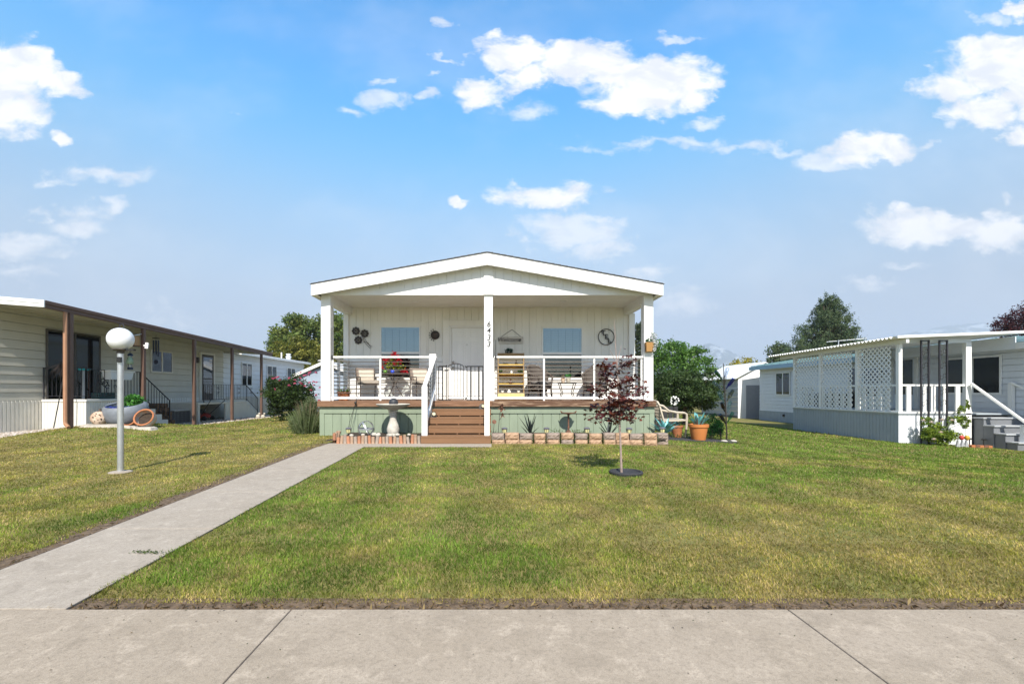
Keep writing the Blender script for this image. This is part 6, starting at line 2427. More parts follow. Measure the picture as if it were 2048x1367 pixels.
    t = thing('bird_house', 'wooden bird house fixed on the second awning post', 'bird house', (X, Y, 2.25))
    z0 = fz(691, Y)
    BX(t, 'box', M('honey_wood', (.38, .22, .10), .6, .25, 9), (X - .13, X + .05, Y - .2, Y + .02, z0, z0 + .27))
    MB().hexa([(X - .17, Y - .24, z0 + .26), (X + .09, Y - .24, z0 + .26), (X + .09, Y + .05, z0 + .34), (X - .17, Y + .05, z0 + .34), (X - .17, Y - .24, z0 + .28), (X + .09, Y - .24, z0 + .28), (X + .09, Y + .05, z0 + .36), (X - .17, Y + .05, z0 + .36)]).build('roof', silver, t)
    BX(t, 'floor', rust, (X - .16, X + .08, Y - .23, Y + .02, z0 - .02, z0 - .001))
    t = thing('nectar_feeder', 'pale green nectar feeder hanging left of the second awning post', 'bird feeder', (-10.6, 13.3, 1.85))
    MB().lathe([(.07, 0), (.09, .03), (.08, .12), (.05, .2), (.02, .22)], (-10.6, 13.3, fz(728, 13.3)), 16).build('globe', M('pale_green_glass', (.28, .38, .26), .25, .15, 9), t, smooth=True)
    MB().tube([(-10.6, 13.3, fz(728, 13.3) + .2), (-10.6, 13.3, 2.87)], .003, 4).build('wire', black, t)
    X, Y = -10.3, 13.5
    t = thing('solar_light', 'small white solar light bracketed to the second awning post', 'light', (X, Y, 2.3))
    z0 = fz(691, Y)
    MB().bar((X, Y - .06, z0), (X + .1, Y - .08, z0), .035).build('bracket', white, t)
    MB().bar((X + .1, Y - .09, z0 - .09), (X + .125, Y - .09, z0 + .08), .09, .03, up=(0, 1, 0)).build('panel', white, t)
    X, Y = -10.75, 910 * 10.75 / (985 - 312)
    t = thing('wind_chime', 'dark wind chime of long tubes hanging under the awning', 'wind chime', (X, Y, 2.0))
    zt = fz(677, Y)
    MB().lathe([(.10, 0), (.10, .02), (.02, .03)], (X, Y, zt), 16).build('top_disc', black, t)
    MB().tube([(X, Y, zt), (X, Y, 2.86)], .004, 4).build('hanger', black, t)
    for i in range(6):
        a = i * math.pi / 3
        MB().tube([(X + .075 * math.cos(a), Y + .075 * math.sin(a), zt - .05), (X + .075 * math.cos(a), Y + .075 * math.sin(a), zt - .58 + .03 * i)], .019, 8).build('tube', M('chime_tube', (.03, .035, .06), .3, .1, metal=.5) if i == 0 and 'chime_tube' not in bpy.data.materials else bpy.data.materials['chime_tube'], t, smooth=True)
    MB().lathe([(.07, -.008), (.075, 0), (.07, .008)], (X, Y, zt - .74), 18, Matrix.Rotation(R(90), 3, 'X')).tube([(X, Y, zt - .74), (X, Y, zt)], .003, 4).build('sail', M('sail', (.03, .035, .06), .5, .1), t)
    # air conditioner, log heap and mower
    X, Y = -11.5, 17.0 - .6
    Y = 16.4
    t = thing('air_conditioner', 'grey air conditioning unit by the cream wall', 'air conditioner', (X, Y, -.1))
    BX(t, 'cabinet', M('ac_grey', (.16, .165, .17), .6, .1), (X - .5, X + .32, Y - .42, Y + .42, -.1, .36), bevel=.01)
    gm = MB()
    for i in range(12):
        y = Y - .39 + i * .071
        gm.box(X + .322, X + .335, y, y + .012, -.05, .33)
    for i in range(6):
        gm.box(X + .336, X + .345, Y - .40, Y + .40, -.04 + i * .07, -.03 + i * .07)
    gm.build('grille', iron, t)
    BX(t, 'lid', M('ac_lid', (.42, .42, .41), .5, .1), (X - .52, X + .35, Y - .44, Y + .44, .361, .39), bevel=.01)
    n = 0
    wood = M('firewood', (.15, .085, .05), .9, .4, 10, .4, 40)
    t = thing('firewood_pile', 'brown heap of firewood logs behind the porch stairs', 'firewood', (-11.4, 15.3, -.1))
    for row in range(5):
        for i in range(7 - row):
            y = 14.75 + row * .08 + i * .165
            MB().tube([(-11.85, y, .0 + row * .145), (-11.05 + rng.uniform(-.06, .06), y + rng.uniform(-.02, .02), .0 + row * .145)], .078, 9).build('log', wood, t)
    X, Y = -10.98, 17.9
    t = thing('lawn_mower', 'red push lawn mower under the second porch', 'lawn mower', (-11.5, 18.0, -.1))
    MB().lathe([(.30, 0), (.32, .1), (.22, .17), (.05, .18)], (-11.5, 18.0, .02), 20).build('deck', M('mower_red', (.28, .03, .025), .4, .1), t, smooth=True)
    MB().lathe([(.12, 0), (.13, .1), (.10, .15), (.03, .16)], (-11.5, 18.0, .2), 16).build('engine', black, t, smooth=True)
    for dx in (-.26, .26):
        for dy in (-.26, .26):
            MB().lathe([(.09, -.025), (.1, 0), (.09, .025)], (-11.5 + dx, 18.0 + dy, .0), 16, Matrix.Rotation(R(90), 3, 'X')).build('wheel', black, t)
    MB().tube([(-11.35, 17.75, .15), (-10.85, 17.5, .70), (-10.85, 17.55, .74), (-10.85, 18.4, .74), (-10.85, 18.45, .70), (-11.35, 18.25, .15)], .014, 7).build('handle', black, t)
    for i, (px, s, lab) in enumerate(((516, .10, 'white rabbit-like stone left of the last awning post'), (526, .09, 'white stone right of the last awning post'))):
        Y = 20.1
        one(MB().ball((fx(px, Y), Y, gz(fx(px, Y), Y) + .05), s, 10, .9).ball((fx(px, Y) + .06, Y, gz(fx(px, Y), Y) + .17), s * .5, 8), 'garden_stone', pal_stone(), lab, 'stone', (fx(px, Y), Y, gz(fx(px, Y), Y)), smooth=True)


def pal_stone():
    return bpy.data.materials['pale_stone']


build_left_corner()

# ------------------------------------------------------------------ things on the porch


def build_porch_things():
    rng = np.random.default_rng(77)
    def P(px, py, Y): return (fx(px, Y), Y, fz(py, Y))
    cush = M('beige_cushion', (.52, .46, .38), .9, .07, 12, .25, 200)
    frame = M('brown_metal_frame', (.06, .045, .035), .45, .2, 8)
    # potted plant in the corner
    Y = 11.5
    X = fx(687.5, Y)
    t = thing('potted_plant', 'terracotta pot with spiky green plant in the left porch corner', 'potted plant', (X, Y, DZ))
    pot(t, (X, Y, DZ), .165, .215)
    m = MB()
    for i in range(70):
        a = rng.uniform(0, 6.28)
        m.blade((X + .06 * math.cos(a), Y + .06 * math.sin(a), DZ + .18), (math.cos(a) * rng.uniform(.3, 1.6), math.sin(a) * rng.uniform(.3, 1.4), 1), rng.uniform(.12, .27), .028, .9, 5, .4, 2)
    m.build('foliage', M('pot_leaf', (.10, .19, .035), .5, .35, 14), t, fixn=False)

    def patio_chair(X, Y, rz, lab):
        t = thing('patio_chair', lab, 'chair', (X, Y, DZ), 'cushioned chairs around the bistro table')
        s, d = .25, .24
        # built facing -Y, then turned
        for sx in (-1, 1):
            MB().tube([(X + sx * s, Y - d, DZ), (X + sx * s, Y - d, DZ + .60), (X + sx * s, Y + d, DZ + .62)], .013, 8).build('front_leg', frame, t, smooth=True)
            MB().tube([(X + sx * s, Y + d + .06, DZ), (X + sx * s, Y + d, DZ + .45), (X + sx * s, Y + d + .10, DZ + .86)], .013, 8).build('rear_leg', frame, t, smooth=True)
        MB().bar((X - s, Y - d, DZ + .42), (X + s, Y - d, DZ + .42), .022).bar((X - s, Y + d, DZ + .42), (X + s, Y + d, DZ + .42), .022).bar((X - s, Y - d, DZ + .42), (X - s, Y + d, DZ + .42), .022).bar((X + s, Y - d, DZ + .42), (X + s, Y + d, DZ + .42), .022).build('seat_frame', frame, t)
        b = MB()
        b.hexa([(X - s, Y + d + .0, DZ + .46), (X + s, Y + d, DZ + .46), (X + s, Y + d + .015, DZ + .46), (X - s, Y + d + .015, DZ + .46),
                (X - s, Y + d + .095, DZ + .86), (X + s, Y + d + .095, DZ + .86), (X + s, Y + d + .11, DZ + .86), (X - s, Y + d + .11, DZ + .86)])
        b.build('backrest', M('sling_fabric', (.22, .17, .14), .8, .1) if 'sling_fabric' not in bpy.data.materials else bpy.data.materials['sling_fabric'], t)
        BX(t, 'seat_cushion', cush, (X - s + .01, X + s - .01, Y - d - .02, Y + d - .03, DZ + .43, DZ + .52), bevel=.03)
        p = MB()
        p.hexa([(X - .2, Y + d - .16, DZ + .525), (X + .2, Y + d - .16, DZ + .525), (X + .2, Y + d - .04, DZ + .52), (X - .2, Y + d - .04, DZ + .52),
                (X - .21, Y + d - .05, DZ + .83), (X + .21, Y + d - .05, DZ + .83), (X + .21, Y + d + .06, DZ + .81), (X - .21, Y + d + .06, DZ + .81)])
        p.build('pillow', cush, t, bevel=.045)
        t.rotation_euler = (0, 0, rz)
        return t
    patio_chair(fx(736, 12.1), 12.1, R(28), 'cushioned metal chair left of the bistro table')
    patio_chair(fx(845, 12.1), 12.1, R(28), 'cushioned metal chair right of the bistro table, half behind the stair post')
    # bistro table
    X, Y = fx(789.5, 12.3), 12.3
    t = thing('bistro_table', 'round glass bistro table with crossed curved metal legs', 'table', (X, Y, DZ))
    zt = DZ + .68
    m = MB()
    m.tube([(X + .36 * math.cos(a), Y + .36 * math.sin(a), zt) for a in np.linspace(0, 2 * math.pi, 41)], .016, 8)
    m.build('rim', frame, t, smooth=True)
    MB().lathe([(.001, -.004), (.355, -.004), (.355, .004), (.001, .005)], (X, Y, zt), 40).build('glass_top', Mglass('table_glass', (.9, .93, .92), .06, .03, .93), t)
    for k in range(3):
        a = k * 2 * math.pi / 3 + .5
        c, s_ = math.cos(a), math.sin(a)
        MB().tube([(X + c * .30, Y + s_ * .30, DZ), (X + c * .2, Y + s_ * .2, DZ + .12), (X + c * .05, Y + s_ * .05, DZ + .36), (X + c * .04, Y + s_ * .04, DZ + .46), (X + c * .14, Y + s_ * .14, DZ + .6), (X + c * .27, Y + s_ * .27, zt - .015)], .011, 7).build('leg', frame, t, smooth=True)
    MB().tube([(X + .055 * math.cos(a), Y + .055 * math.sin(a), DZ + .40) for a in np.linspace(0, 2 * math.pi, 17)], .009, 6).build('ring', frame, t)
    # flower arrangement
    z0 = zt + .02
    t = thing('flower_arrangement', 'vase of red and yellow-green flowers with glass balls on the bistro table', 'flowers', (X, Y, z0))
    MB().lathe([(.08, 0), (.15, .02), (.17, .07), (.15, .12), (.14, .11), (.01, .09)], (X - .03, Y, z0 - .012), 20).build('vase', M('dark_vase', (.05, .045, .05), .4, .2), t, smooth=True)
    for px, col, nm in ((785, (.03, .07, .5), 'blue'), (770.5, (.10, .22, .03), 'green')):
        MB().ball((fx(px, Y - .22), Y - .22, z0 + .052), .052, 16).build('glass_ball', M(nm + '_ball', col, .15, .1, spec=.6), t, smooth=True)
    lob = [(X - .10, Y, z0 + .27, .17, .14, .12), (X + .06, Y, z0 + .24, .16, .14, .12), (X + .13, Y, z0 + .17, .14, .12, .1), (X - .02, Y, z0 + .36, .12, .1, .08), (X - .2, Y, z0 + .2, .1, .1, .1)]
    foliage('foliage', lob, 650, .06, [(.26, .30, .02), (.32, .34, .03), (.10, .16, .02), (.05, .09, .02)], t, 78, clump=10, spread=.22, up=.3)
    fl = None
    for px, py in ((789, 707), (786, 712), (795, 712), (777, 716), (793, 721), (790, 727), (766, 717), (764, 733), (808, 741), (806, 744), (798, 716), (771, 722), (812, 743), (801, 724)):
        Yf = Y - .13 + rng.uniform(-.05, .05)
        p = P(px, py, Yf)
        if fl is None:
            pts = rng.normal(size=(46, 3)) * np.array([.032, .025, .028])
            V, F, K = leaves(pts, .045, np.array([[.42, .012, .02]]) * rng.uniform(.5, 1.4, (46, 1)), .3, .8, rng)
            fl = npmesh('blossom', V, F, petalm, K, t)
            o = fl
        else:
            o = fl.copy()
            COL.objects.link(o)
        o.location = Vector(p) - Vector((X, Y, z0))
        o.rotation_euler = tuple(rng.uniform(0, 6, 3))
    # black gate
    Yg = D1 + .16
    t = thing('porch_gate', 'black metal safety gate with arched middle at the head of the steps', 'gate', (fx(920, Yg), Yg, DZ))
    gx = lambda v: fx(840 + v / 6.51, Yg)
    gzv = lambda v: fz(690 + v / 6.51, Yg)
    def bars(nm, xs_, z0_, z1_, w=.014):
        q = MB()
        for v in xs_:
            q.bar((gx(v), Yg, gzv(z0_)), (gx(v), Yg, gzv(z1_)), w)
        return q
    m = bars('', (243, 342), 712, 272, .022)
    m.bar((gx(243), Yg, gzv(274)), (gx(342), Yg, gzv(274)), .02, .03).bar((gx(243), Yg, gzv(330)), (gx(342), Yg, gzv(330)), .012).bar((gx(243), Yg, gzv(662)), (gx(342), Yg, gzv(662)), .012).bar((gx(243), Yg, gzv(714)), (gx(400), Yg, gzv(714)), .03, .02)
    m.bar((gx(295), Yg, gzv(274)), (gx(295), Yg, gzv(712)), .03, .014)
    m.build('side_panel', black, t)
    m = bars('', (612, 818), 712, 272, .020)
    m.bar((gx(612), Yg, gzv(276)), (gx(820), Yg, gzv(276)), .02, .03).bar((gx(612), Yg, gzv(334)), (gx(820), Yg, gzv(334)), .012).bar((gx(612), Yg, gzv(662)), (gx(820), Yg, gzv(662)), .012).bar((gx(612), Yg, gzv(714)), (gx(826), Yg, gzv(714)), .03, .02)
    for v, w in ((662, .036), (715, .012), (766, .036)):
        m.bar((gx(v), Yg, gzv(276)), (gx(v), Yg, gzv(712)), w, .014)
    m.build('side_panel', black, t)
    m = MB()
    arch = lambda v, top, h: top + h * ((v - 468) / 105) ** 2
    m.tube([(gx(v), Yg, gzv(arch(v, 240, 36))) for v in np.linspace(362, 572, 16)], .010, 7)
    m.tube([(gx(v), Yg, gzv(arch(v, 298, 30))) for v in np.linspace(362, 572, 16)], .007, 6)
    for v in (365, 570):
        m.bar((gx(v), Yg, gzv(276)), (gx(v), Yg, gzv(702)), .018)
    for v in (406, 447, 487, 528):
        m.bar((gx(v), Yg, gzv(arch(v, 240, 36))), (gx(v), Yg, gzv(660)), .010)
    m.bar((gx(365), Yg, gzv(660)), (gx(570), Yg, gzv(660)), .012).bar((gx(365), Yg, gzv(702)), (gx(570), Yg, gzv(702)), .016)
    lf = m.build('gate_leaf', black, t)
    MB().bar((gx(318), Yg - .02, gzv(328)), (gx(368), Yg - .02, gzv(326)), .03, .035).ball((gx(345), Yg, gzv(268)), .02, 8).build('latch', black, lf)
    MB().bar((gx(590), Yg - .01, gzv(270)), (gx(604), Yg - .01, gzv(292)), .03).bar((gx(592), Yg - .01, gzv(705)), (gx(600), Yg - .01, gzv(680)), .03).build('hinge', black, lf)
    # wall ornaments
    yw = D2 - .03
    t = thing('metal_flower_wall_art', 'three dark metal flowers on curved stems on the left porch wall', 'wall art', (px2(720), yw, pz2(675)))
    for (px, py) in ((712.7, 662), (730.2, 667), (717.6, 680)):
        q = MB()
        c = Vector((px2(px), yw - .015, pz2(py)))
        for k in range(8):
            a = k * math.pi / 4
            d = Vector((math.cos(a), 0, math.sin(a)))
            s_ = Vector((-math.sin(a), 0, math.cos(a)))
            k0 = len(q.v)
            pts = [c + d * .03 + Vector((0, -.006, 0))]
            for th in np.linspace(-2.2, 2.2, 9):
                pts.append(c + d * (.082 + .036 * math.cos(th)) + s_ * (.036 * math.sin(th)) + Vector((0, -.004, 0)))
            q.prism([tuple(p) for p in pts], (0, .005, 0))
        q.ball(c + Vector((0, -.008, 0)), .03, 10, .7)
        q.build('flower', bronze, t)
    q = MB()
    for a, b, c in (((727, 676), (731, 686), (741, 697)), ((729, 676), (737, 688), (745, 693)), ((728, 683), (736, 685), (743, 696))):
        q.tube([(px2(p[0]), yw, pz2(p[1])) for p in (a, b, c)], .006, 6)
    q.build('stem', bronze, t)
    t = thing('sun_wall_art', 'dark round sun and moon face plaque with ray balls between window and door', 'wall art', (px2(869), yw, pz2(670)))
    c = Vector((px2(870.5), yw, pz2(670)))
    MB().lathe([(.125, 0), (.12, .012), (.08, .03), (.01, .036)], c, 28, Matrix.Rotation(R(90), 3, 'X')).build('face', bronze, t, smooth=True)
    q = MB()
    for k in range(7):
        a = math.pi / 2 + .35 + k * .42
        d = Vector((math.cos(a), 0, math.sin(a)))
        q.tube([c + d * .10, c + d * .16], .007, 6).ball(c + d * .165, .016, 8)
    q.build('ray', bronze, t, smooth=True)
    q = MB()
    for ex, ez in ((-.03, .03), (.035, .03)):
        q.ball(c + Vector((ex, -.034, ez)), .012, 8)
    q.tube([c + Vector((-.035, -.033, -.035)), c + Vector((0, -.038, -.05)), c + Vector((.035, -.033, -.035))], .005, 5).bar(c + Vector((0, -.04, .03)), c + Vector((0, -.045, -.015)), .012)
    q.build('feature', rust, t, smooth=True)
    t = thing('welcome_sign', 'weathered wooden Welcome sign hanging by the yellow shelf', 'sign', (px2(1022), yw, pz2(680)))
    BX(t, 'board', M('weathered_board', (.56, .53, .48), .85, .3, 5, .3, 40, stretch=(1, 1, 9)), (px2(998), px2(1046.5), yw - .012, yw + .008, pz2(686.8), pz2(673.3)))
    text_obj('lettering', 'Welcome', .17, (px2(1018), yw - .015, pz2(679.5)), M('dark_lettering', (.07, .065, .06), .7), t, shear=.25, bold=.002)
    q = MB()
    for k in range(5):
        a = math.pi / 2 + k * 2 * math.pi / 5
        q.ball((px2(1038) + .028 * math.cos(a), yw - .014, pz2(680) + .028 * math.sin(a)), .016, 8, .5)
    q.build('motif', bpy.data.materials['dark_lettering'], t)
    MB().tube([(px2(1003), yw - .008, pz2(673)), (px2(1024), yw, pz2(659)), (px2(1041), yw - .008, pz2(673))], .006, 6).build('hanger', iron, t)
    t = thing('monogram_ring', 'round black wire monogram sign reading TEL on the right porch wall', 'sign', (px2(1212), yw, pz2(673.7)))
    c = Vector((px2(1212), yw, pz2(673.7)))
    q = MB().tube([(c.x + .222 * math.cos(a), yw, c.z + .222 * math.sin(a)) for a in np.linspace(0, 2 * math.pi, 49)], .011, 8)
    q.bar((c.x - .15, yw, c.z + .16), (c.x + .15, yw, c.z - .16), .014, .012)
    q.build('ring', black, t, smooth=True)
    for ch, dx, dz in (('T', -.085, .105), ('E', .0, .0), ('L', .085, -.11)):
        text_obj('letter', ch, .19, (c.x + dx, yw - .012, c.z + dz), black, t, depth=.006, bold=.004)
    # yellow shelf
    Y = 12.35
    x0, x1 = fx(995.4, Y), fx(1049, Y)
    yel = M('yellow_paint', (.62, .42, .09), .6, .14, 6)
    wd = M('shelf_wood', (.30, .20, .09), .7, .3, 8, stretch=(1, 1, 5))
    t = thing('plant_shelf', 'tall yellow and wooden plant shelf beside the door', 'shelf', ((x0 + x1) / 2, Y, DZ))
    zt = fz(705, Y)
    for a in (x0, x1 - .03):
        BX(t, 'side_board', wd, (a, a + .03, Y + .1, Y + .34, DZ, zt))
    for py, d in ((727.5, .24), (746, .27), (766, .30)):
        z = fz(py, Y)
        BX(t, 'shelf', yel, (x0 + .031, x1 - .031, Y + .32 - d, Y + .34, z - .03, z), bevel=.004)
        BX(t, 'shelf_back', wd, (x0 + .031, x1 - .031, Y + .31, Y + .335, z - .10, z - .031))
    BX(t, 'top_tray', wd, (x0 + .031, x1 - .031, Y + .14, Y + .17, zt - .10, zt), (x0 + .031, x1 - .031, Y + .171, Y + .33, zt - .10, zt - .08))
    BX(t, 'drawer', M('pale_yellow_paint', (.66, .53, .24), .6, .08), (x0, x1, Y, Y + .09, fz(797, Y) - .02 + .02, fz(785, Y)), bevel=.004)
    sm = thing('shelf_plant', 'small dark green plant on the top tray of the yellow shelf', 'plant', (fx(1018.5, Y), Y + .2, zt))
    foliage('foliage', [(fx(1018.5, Y), Y + .2, zt + .05, .1, .07, .09)], 260, .05, [(.02, .06, .045), (.03, .08, .05)], sm, 79, clump=8)
    pot(sm, (fx(1018.5, Y), Y + .2, zt - .078), .06, .09, bronze)
    for px, py, lab in ((1001, 744.5, 'small green plant at the left of the second shelf'), (1040, 744.5, 'small green plant at the right of the second shelf')):
        c = (fx(px, Y + .15), Y + .15, fz(746, Y))
        s_ = thing('shelf_plant', lab, 'plant', c)
        pot(s_, c, .035, .05, bronze)
        foliage('foliage', [(c[0], c[1], c[2] + .075, .065, .05, .04)], 160, .035, [(.06, .12, .03), (.09, .16, .04)], s_, int(px), clump=8)
    c = (fx(1023, Y + .12), Y + .12, fz(746, Y))
    one(MB().lathe([(.025, 0), (.035, .03), (.02, .06), (.022, .075)], c, 14), 'ornament', white, 'little white jug on the second shelf', 'ornament', c, smooth=True)
    for px, kind, lab in ((1032.5, 0, 'dark pyramid ornament on the upper shelf right'), (1011, 1, 'long dark ornament on the upper shelf left')):
        c = (fx(px, Y + .15), Y + .15, fz(727.5, Y))
        m = MB()
        if kind == 0:
            m.lathe([(.05, 0), (.03, .05), (.005, .12)], c, 4)
        else:
            m.lathe([(.07, 0), (.075, .02), (.05, .035)], c, 12)
        one(m, 'ornament', bronze, lab, 'ornament', c)
    c = (fx(1021, Y + .1), Y + .1, fz(766, Y))
    one(MB().lathe([(.10, 0), (.11, .012), (.03, .018), (.012, .05), (.012, .09), (.03, .12)], c, 16), 'ornament', rust, 'brown candle holder on the third shelf', 'ornament', c, smooth=True)
    for px, lab in ((1005, 'blue and white cup at the left end of the drawer front'), (1018, 'white bird house ornament in the middle above the drawer'), (1037, 'white round cup at the right above the drawer')):
        c = (fx(px, Y + .05), Y + .05, fz(785, Y))
        m = MB().lathe([(.02, 0), (.04, .03), (.042, .06)], c, 14) if px != 1018 else MB().prism([(c[0] - .04, c[1] - .03, c[2]), (c[0] + .04, c[1] - .03, c[2]), (c[0] + .04, c[1] - .03, c[2] + .05), (c[0], c[1] - .03, c[2] + .105), (c[0] - .04, c[1] - .03, c[2] + .05)], (0, .06, 0))
        one(m, 'ornament', white, lab, 'ornament', c, smooth=px != 1018)
    # wicker chairs
    wick = Mwicker('wicker', (.095, .075, .062))

    def wicker_chair(X, Y, rz, lab):
        t = thing('wicker_chair', lab, 'chair', (X, Y, DZ), 'dark wicker barrel chairs')
        def ring(a, rr, z): return (X + rr * math.sin(a), Y + rr * .92 * math.cos(a), z)
        sh = MB()
        N_ = 25
        angs = np.linspace(-1.45, 1.45, N_)
        k0 = 0
        for a in angs:
            tt = max(0, math.cos(a * .8))
            top = DZ + .62 + .30 * tt ** 1.5
            for (rr, z) in ((.30, DZ + .22), (.345, DZ + .45), (.36, top), (.325, top + .004), (.305, DZ + .45), (.28, DZ + .24)):
                sh.v.append(ring(a, rr, z))
        for i in range(N_ - 1):
            for j in range(6):
                p0, p1 = i * 6 + j, i * 6 + (j + 1) % 6
                sh.f.append((p0, p1, p1 + 6, p0 + 6))
        sh.f += [tuple(range(6)), tuple(range((N_ - 1) * 6, N_ * 6))]
        sh.build('backrest', wick, t, smooth=True, sharp=60)
        MB().tube([ring(a, .345, DZ + .63 + .30 * max(0, math.cos(a * .8)) ** 1.5) for a in np.linspace(-2.3, 2.3, 31)], .03, 8).build('arm_rail', wick, t, smooth=True)
        MB().lathe([(.30, .30), (.31, .33), (.31, .40), (.29, .42)], (X, Y, DZ), 28).build('seat', wick, t, smooth=True)
        MB().lathe([(.02, .421), (.27, .425), (.285, .46), (.27, .50), (.02, .51)], (X, Y - .02, DZ), 24).build('cushion', M('grey_cushion', (.20, .185, .17), .9, .12, 10) if 'grey_cushion' not in bpy.data.materials else bpy.data.materials['grey_cushion'], t, smooth=True)
        for a in (-2.3, -.8, .8, 2.3):
            MB().tube([ring(a, .33, DZ), ring(a, .31, DZ + .2), ring(a, .30, DZ + .34)] + ([ring(a, .345, DZ + .62)] if abs(a) > 2 else []), .024, 8).build('leg', wick, t, smooth=True)
        t.rotation_euler = (0, 0, rz)
        return t
    wicker_chair(fx(1080, 12.05), 12.05, R(38), 'dark wicker armchair beside the yellow shelf')
    wicker_chair(fx(1190, 12.05), 12.05, R(-38), 'dark wicker armchair behind the young maple')
    X, Y = fx(1134, 11.9), 11.9
    zt = fz(765, Y)
    t = thing('side_table', 'small dark metal side table between the wicker chairs', 'table', (X, Y, DZ))
    BX(t, 'table_top', frame, (X - .22, X + .22, Y - .2, Y + .2, zt - .025, zt), bevel=.006)
    for sx in (-1, 1):
        for sy in (-1, 1):
            MB().tube([(X + sx * .2, Y + sy * .17, zt - .02), (X + sx * .15, Y + sy * .13, zt - .2), (X + sx * .13, Y + sy * .12, DZ + .2), (X + sx * .19, Y + sy * .16, DZ)], .012, 7).build('leg', frame, t, smooth=True)
    c = (fx(1126, Y), Y, zt)
    t = thing('flower_pot', 'orange patterned pot with pink flowers on the small side table', 'flower pot', c)
    pot(t, c, .06, .11, M('patterned_pot', (.55, .30, .10), .5, .5, 26, col2=(.65, .52, .40)))
    foliage('flowers', [(c[0], c[1], zt + .14, .06, .05, .04)], 90, .035, [(.5, .12, .10), (.4, .2, .08), (.1, .16, .05)], t, 80, clump=6, mat=petalm)
    c = (fx(1136.5, Y), Y, zt)
    t = thing('flower_pot', 'cream pot with bright green sprout on the small side table', 'flower pot', c)
    pot(t, c, .065, .12, M('cream_pot', (.55, .50, .40), .6, .2, 20))
    foliage('foliage', [(c[0], c[1], zt + .2, .08, .06, .06), (c[0] + .03, c[1], zt + .15, .05, .05, .04)], 110, .045, [(.05, .22, .04), (.07, .28, .06)], t, 81, clump=7)
    # basket of white flowers on the right post
    Y = D1 - .07
    X = fx(1298.5, Y)
    z0 = fz(703.5, Y)
    t = thing('hanging_basket', 'tan woven basket of white flowers on the right porch post', 'basket', (X, Y, z0))
    MB().prism([(X - .085, Y - .06, z0), (X + .085, Y - .06, z0), (X + .10, Y - .07, z0 + .23), (X - .10, Y - .07, z0 + .23)], (0, .12, 0)).build('basket', Mwicker('straw_weave', (.42, .22, .06)), t, bevel=.012)
    n = 420
    wz = rng.uniform(-.1, .36, n)
    Pp = np.stack([X + .05 + .16 * np.clip(1 - np.abs(wz - .12) * 2, .2, 1) * rng.random(n), Y - .02 + rng.normal(size=n) * .05, z0 + .1 + wz], 1)
    V, F, K = leaves(Pp, .035, np.array([(.75, .75, .78), (.7, .72, .76), (.30, .38, .30)])[rng.integers(0, 3, n)], .3, .7, rng)
    npmesh('flowers', V, F, petalm, K, t, origin=(X, Y, z0))
    foliage('foliage', [(X - .01, Y, z0 + .27, .07, .05, .05)], 120, .04, [(.05, .12, .06), (.08, .16, .08)], t, 82, clump=8)
    # dark rods clamped to the posts
    for px, py0, py1, lab in ((664, 655, 716, 'thin black rod clamped to the left end of the porch rail'), (991.5, 679, 720, 'thin black rod clamped to the rail right of the centre post')):
        Y = D1 + .04
        m = MB().tube([(fx(px, Y), Y, fz(py1, Y)), (fx(px, Y), Y, fz(py0, Y))], .007, 6)
        m.box(fx(px, Y) - .02, fx(px, Y) + .02, Y - .0, Y + .16, fz(717, Y), fz(711, Y))
        one(m, 'pole_clamp', black, lab, 'rod', (fx(px, Y), Y, fz(py1, Y)))
    t = thing('metal_butterfly', 'small dark metal butterfly stake at the rail by the centre post', 'ornament', (fx(990, 11.2), 11.2, DZ))
    Y = 11.2
    MB().tube([(fx(989.5, Y), Y, DZ), (fx(991, Y), Y, fz(775, Y))], .004, 5).build('stake', bronze, t)
    q = MB()
    for s_ in (-1, 1):
        q.blade((fx(991, Y), Y, fz(775, Y)), (s_ * .8, 0, .7), .06, .05, .1, 4, .1, 2).blade((fx(991, Y), Y, fz(776, Y)), (s_ * .9, 0, -.4), .045, .04, .1, 4, .1, 2)
    q.build('wing', bronze, t, fixn=False)


build_porch_things()


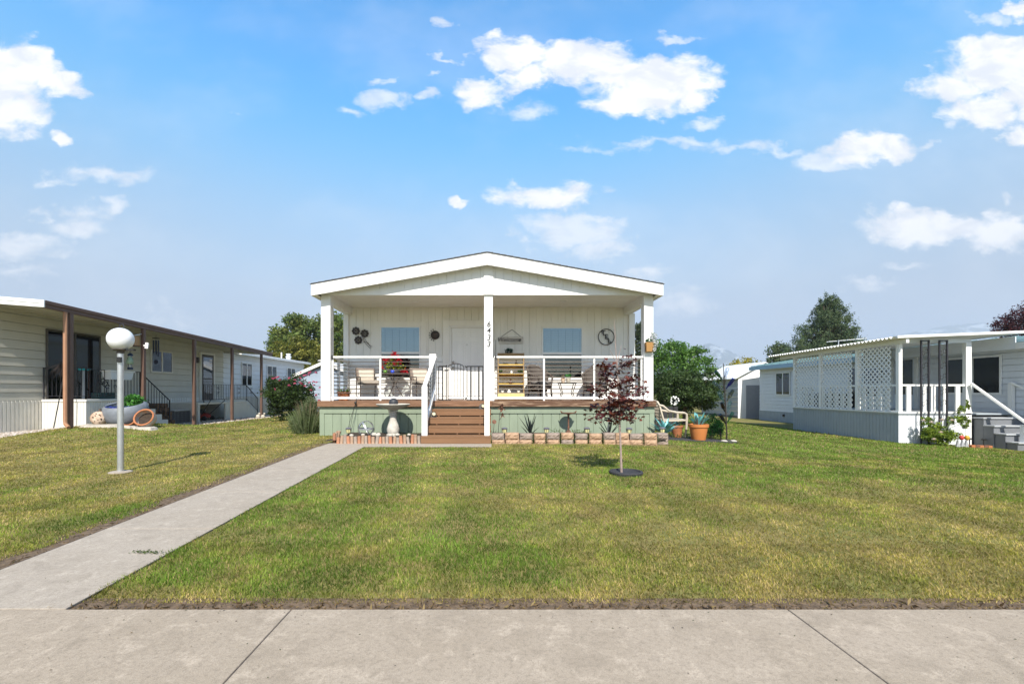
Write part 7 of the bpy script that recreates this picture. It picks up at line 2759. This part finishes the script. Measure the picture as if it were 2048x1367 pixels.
def build_right_porch_things():
    Y = 11.75
    for px, col, lab in ((1923, (.55, .06, .05), 'red tulip ornament right of the pale roses'), (1934, (.55, .33, .03), 'orange tulip ornament right of the pale roses')):
        X = fx(px, Y)
        z = gz(X, Y)
        t = thing('tulip_ornament', lab, 'garden ornament', (X, Y, z))
        MB().lathe([(.02, 0), (.05, .03), (.055, .08), (.03, .12)], (X, Y, z + .16), 12).build('cup', M(lab.split()[0] + '_petal', col, .5, .1), t, smooth=True)
        MB().tube([(X, Y, z - .03), (X, Y, z + .17)], .008, 6).build('stem', M('stem_green', (.06, .12, .04), .6), t)
    for px, lab in ((1918, 'pointed grey stone left of the orange tulip ornament'), (1927, 'pointed grey stone between the tulip ornaments'), (1935, 'pointed grey stone below the orange tulip ornament')):
        X = fx(px, Y - .1)
        z = gz(X, Y)
        one(MB().prism([(X - .06, Y - .1, z - .02), (X + .06, Y - .1, z - .02), (X + .01, Y - .08, z + .16)], (0, .05, 0)), 'edging_stone', M('grey_edging', (.33, .34, .35), .8, .2), lab, 'stone', (X, Y - .1, z), bevel=.006)
    for px, lab in ((1939, 'small black path light left of the brick edging'), (1967, 'small black path light behind the brick edging')):
        X, Yl = fx(px, 11.9), 11.9
        z = gz(X, Yl)
        t = thing('path_light', lab, 'garden light', (X, Yl, z), 'black path lights by the right steps')
        MB().tube([(X, Yl, z - .03), (X, Yl, z + .18)], .012, 7).build('stake', black, t)
        MB().lathe([(.055, 0), (.06, .015), (.03, .04)], (X, Yl, z + .17), 14).build('cap', black, t, smooth=True)
    for i in range(5):
        X = fx(1942 + i * 8.5, 11.6)
        z = gz(X, 11.6)
        one(MB().box(X, X + .10, 11.58, 11.7, z - .03, z + .05), 'edging_brick', rust if i % 2 else terra, '%s brick from the roses in the low edging by the grey steps' % ORD[i], 'brick', (X, 11.6, z), 'brick edging by the grey steps', bevel=.006)


build_right_porch_things()

# ------------------------------------------------------------------ air
HAZE = True
if HAZE:
    hz = MB().box(-5200, 5200, -60, 4200, -3, 455)
    hm_ = bpy.data.materials.new('haze_air')
    hm_.use_nodes = True
    hm_.node_tree.nodes.remove(hm_.node_tree.nodes['Principled BSDF'])
    pv = hm_.node_tree.nodes.new('ShaderNodeVolumePrincipled')
    pv.inputs['Color'].default_value = (.70, .80, .95, 1)
    pv.inputs['Density'].default_value = .00036
    pv.inputs['Anisotropy'].default_value = .1
    hm_.node_tree.links.new(pv.outputs[0], hm_.node_tree.nodes['Material Output'].inputs['Volume'])
    tag(hz.build('haze', hm_, None), 'pale summer haze in the distance', 'haze', kind='stuff')
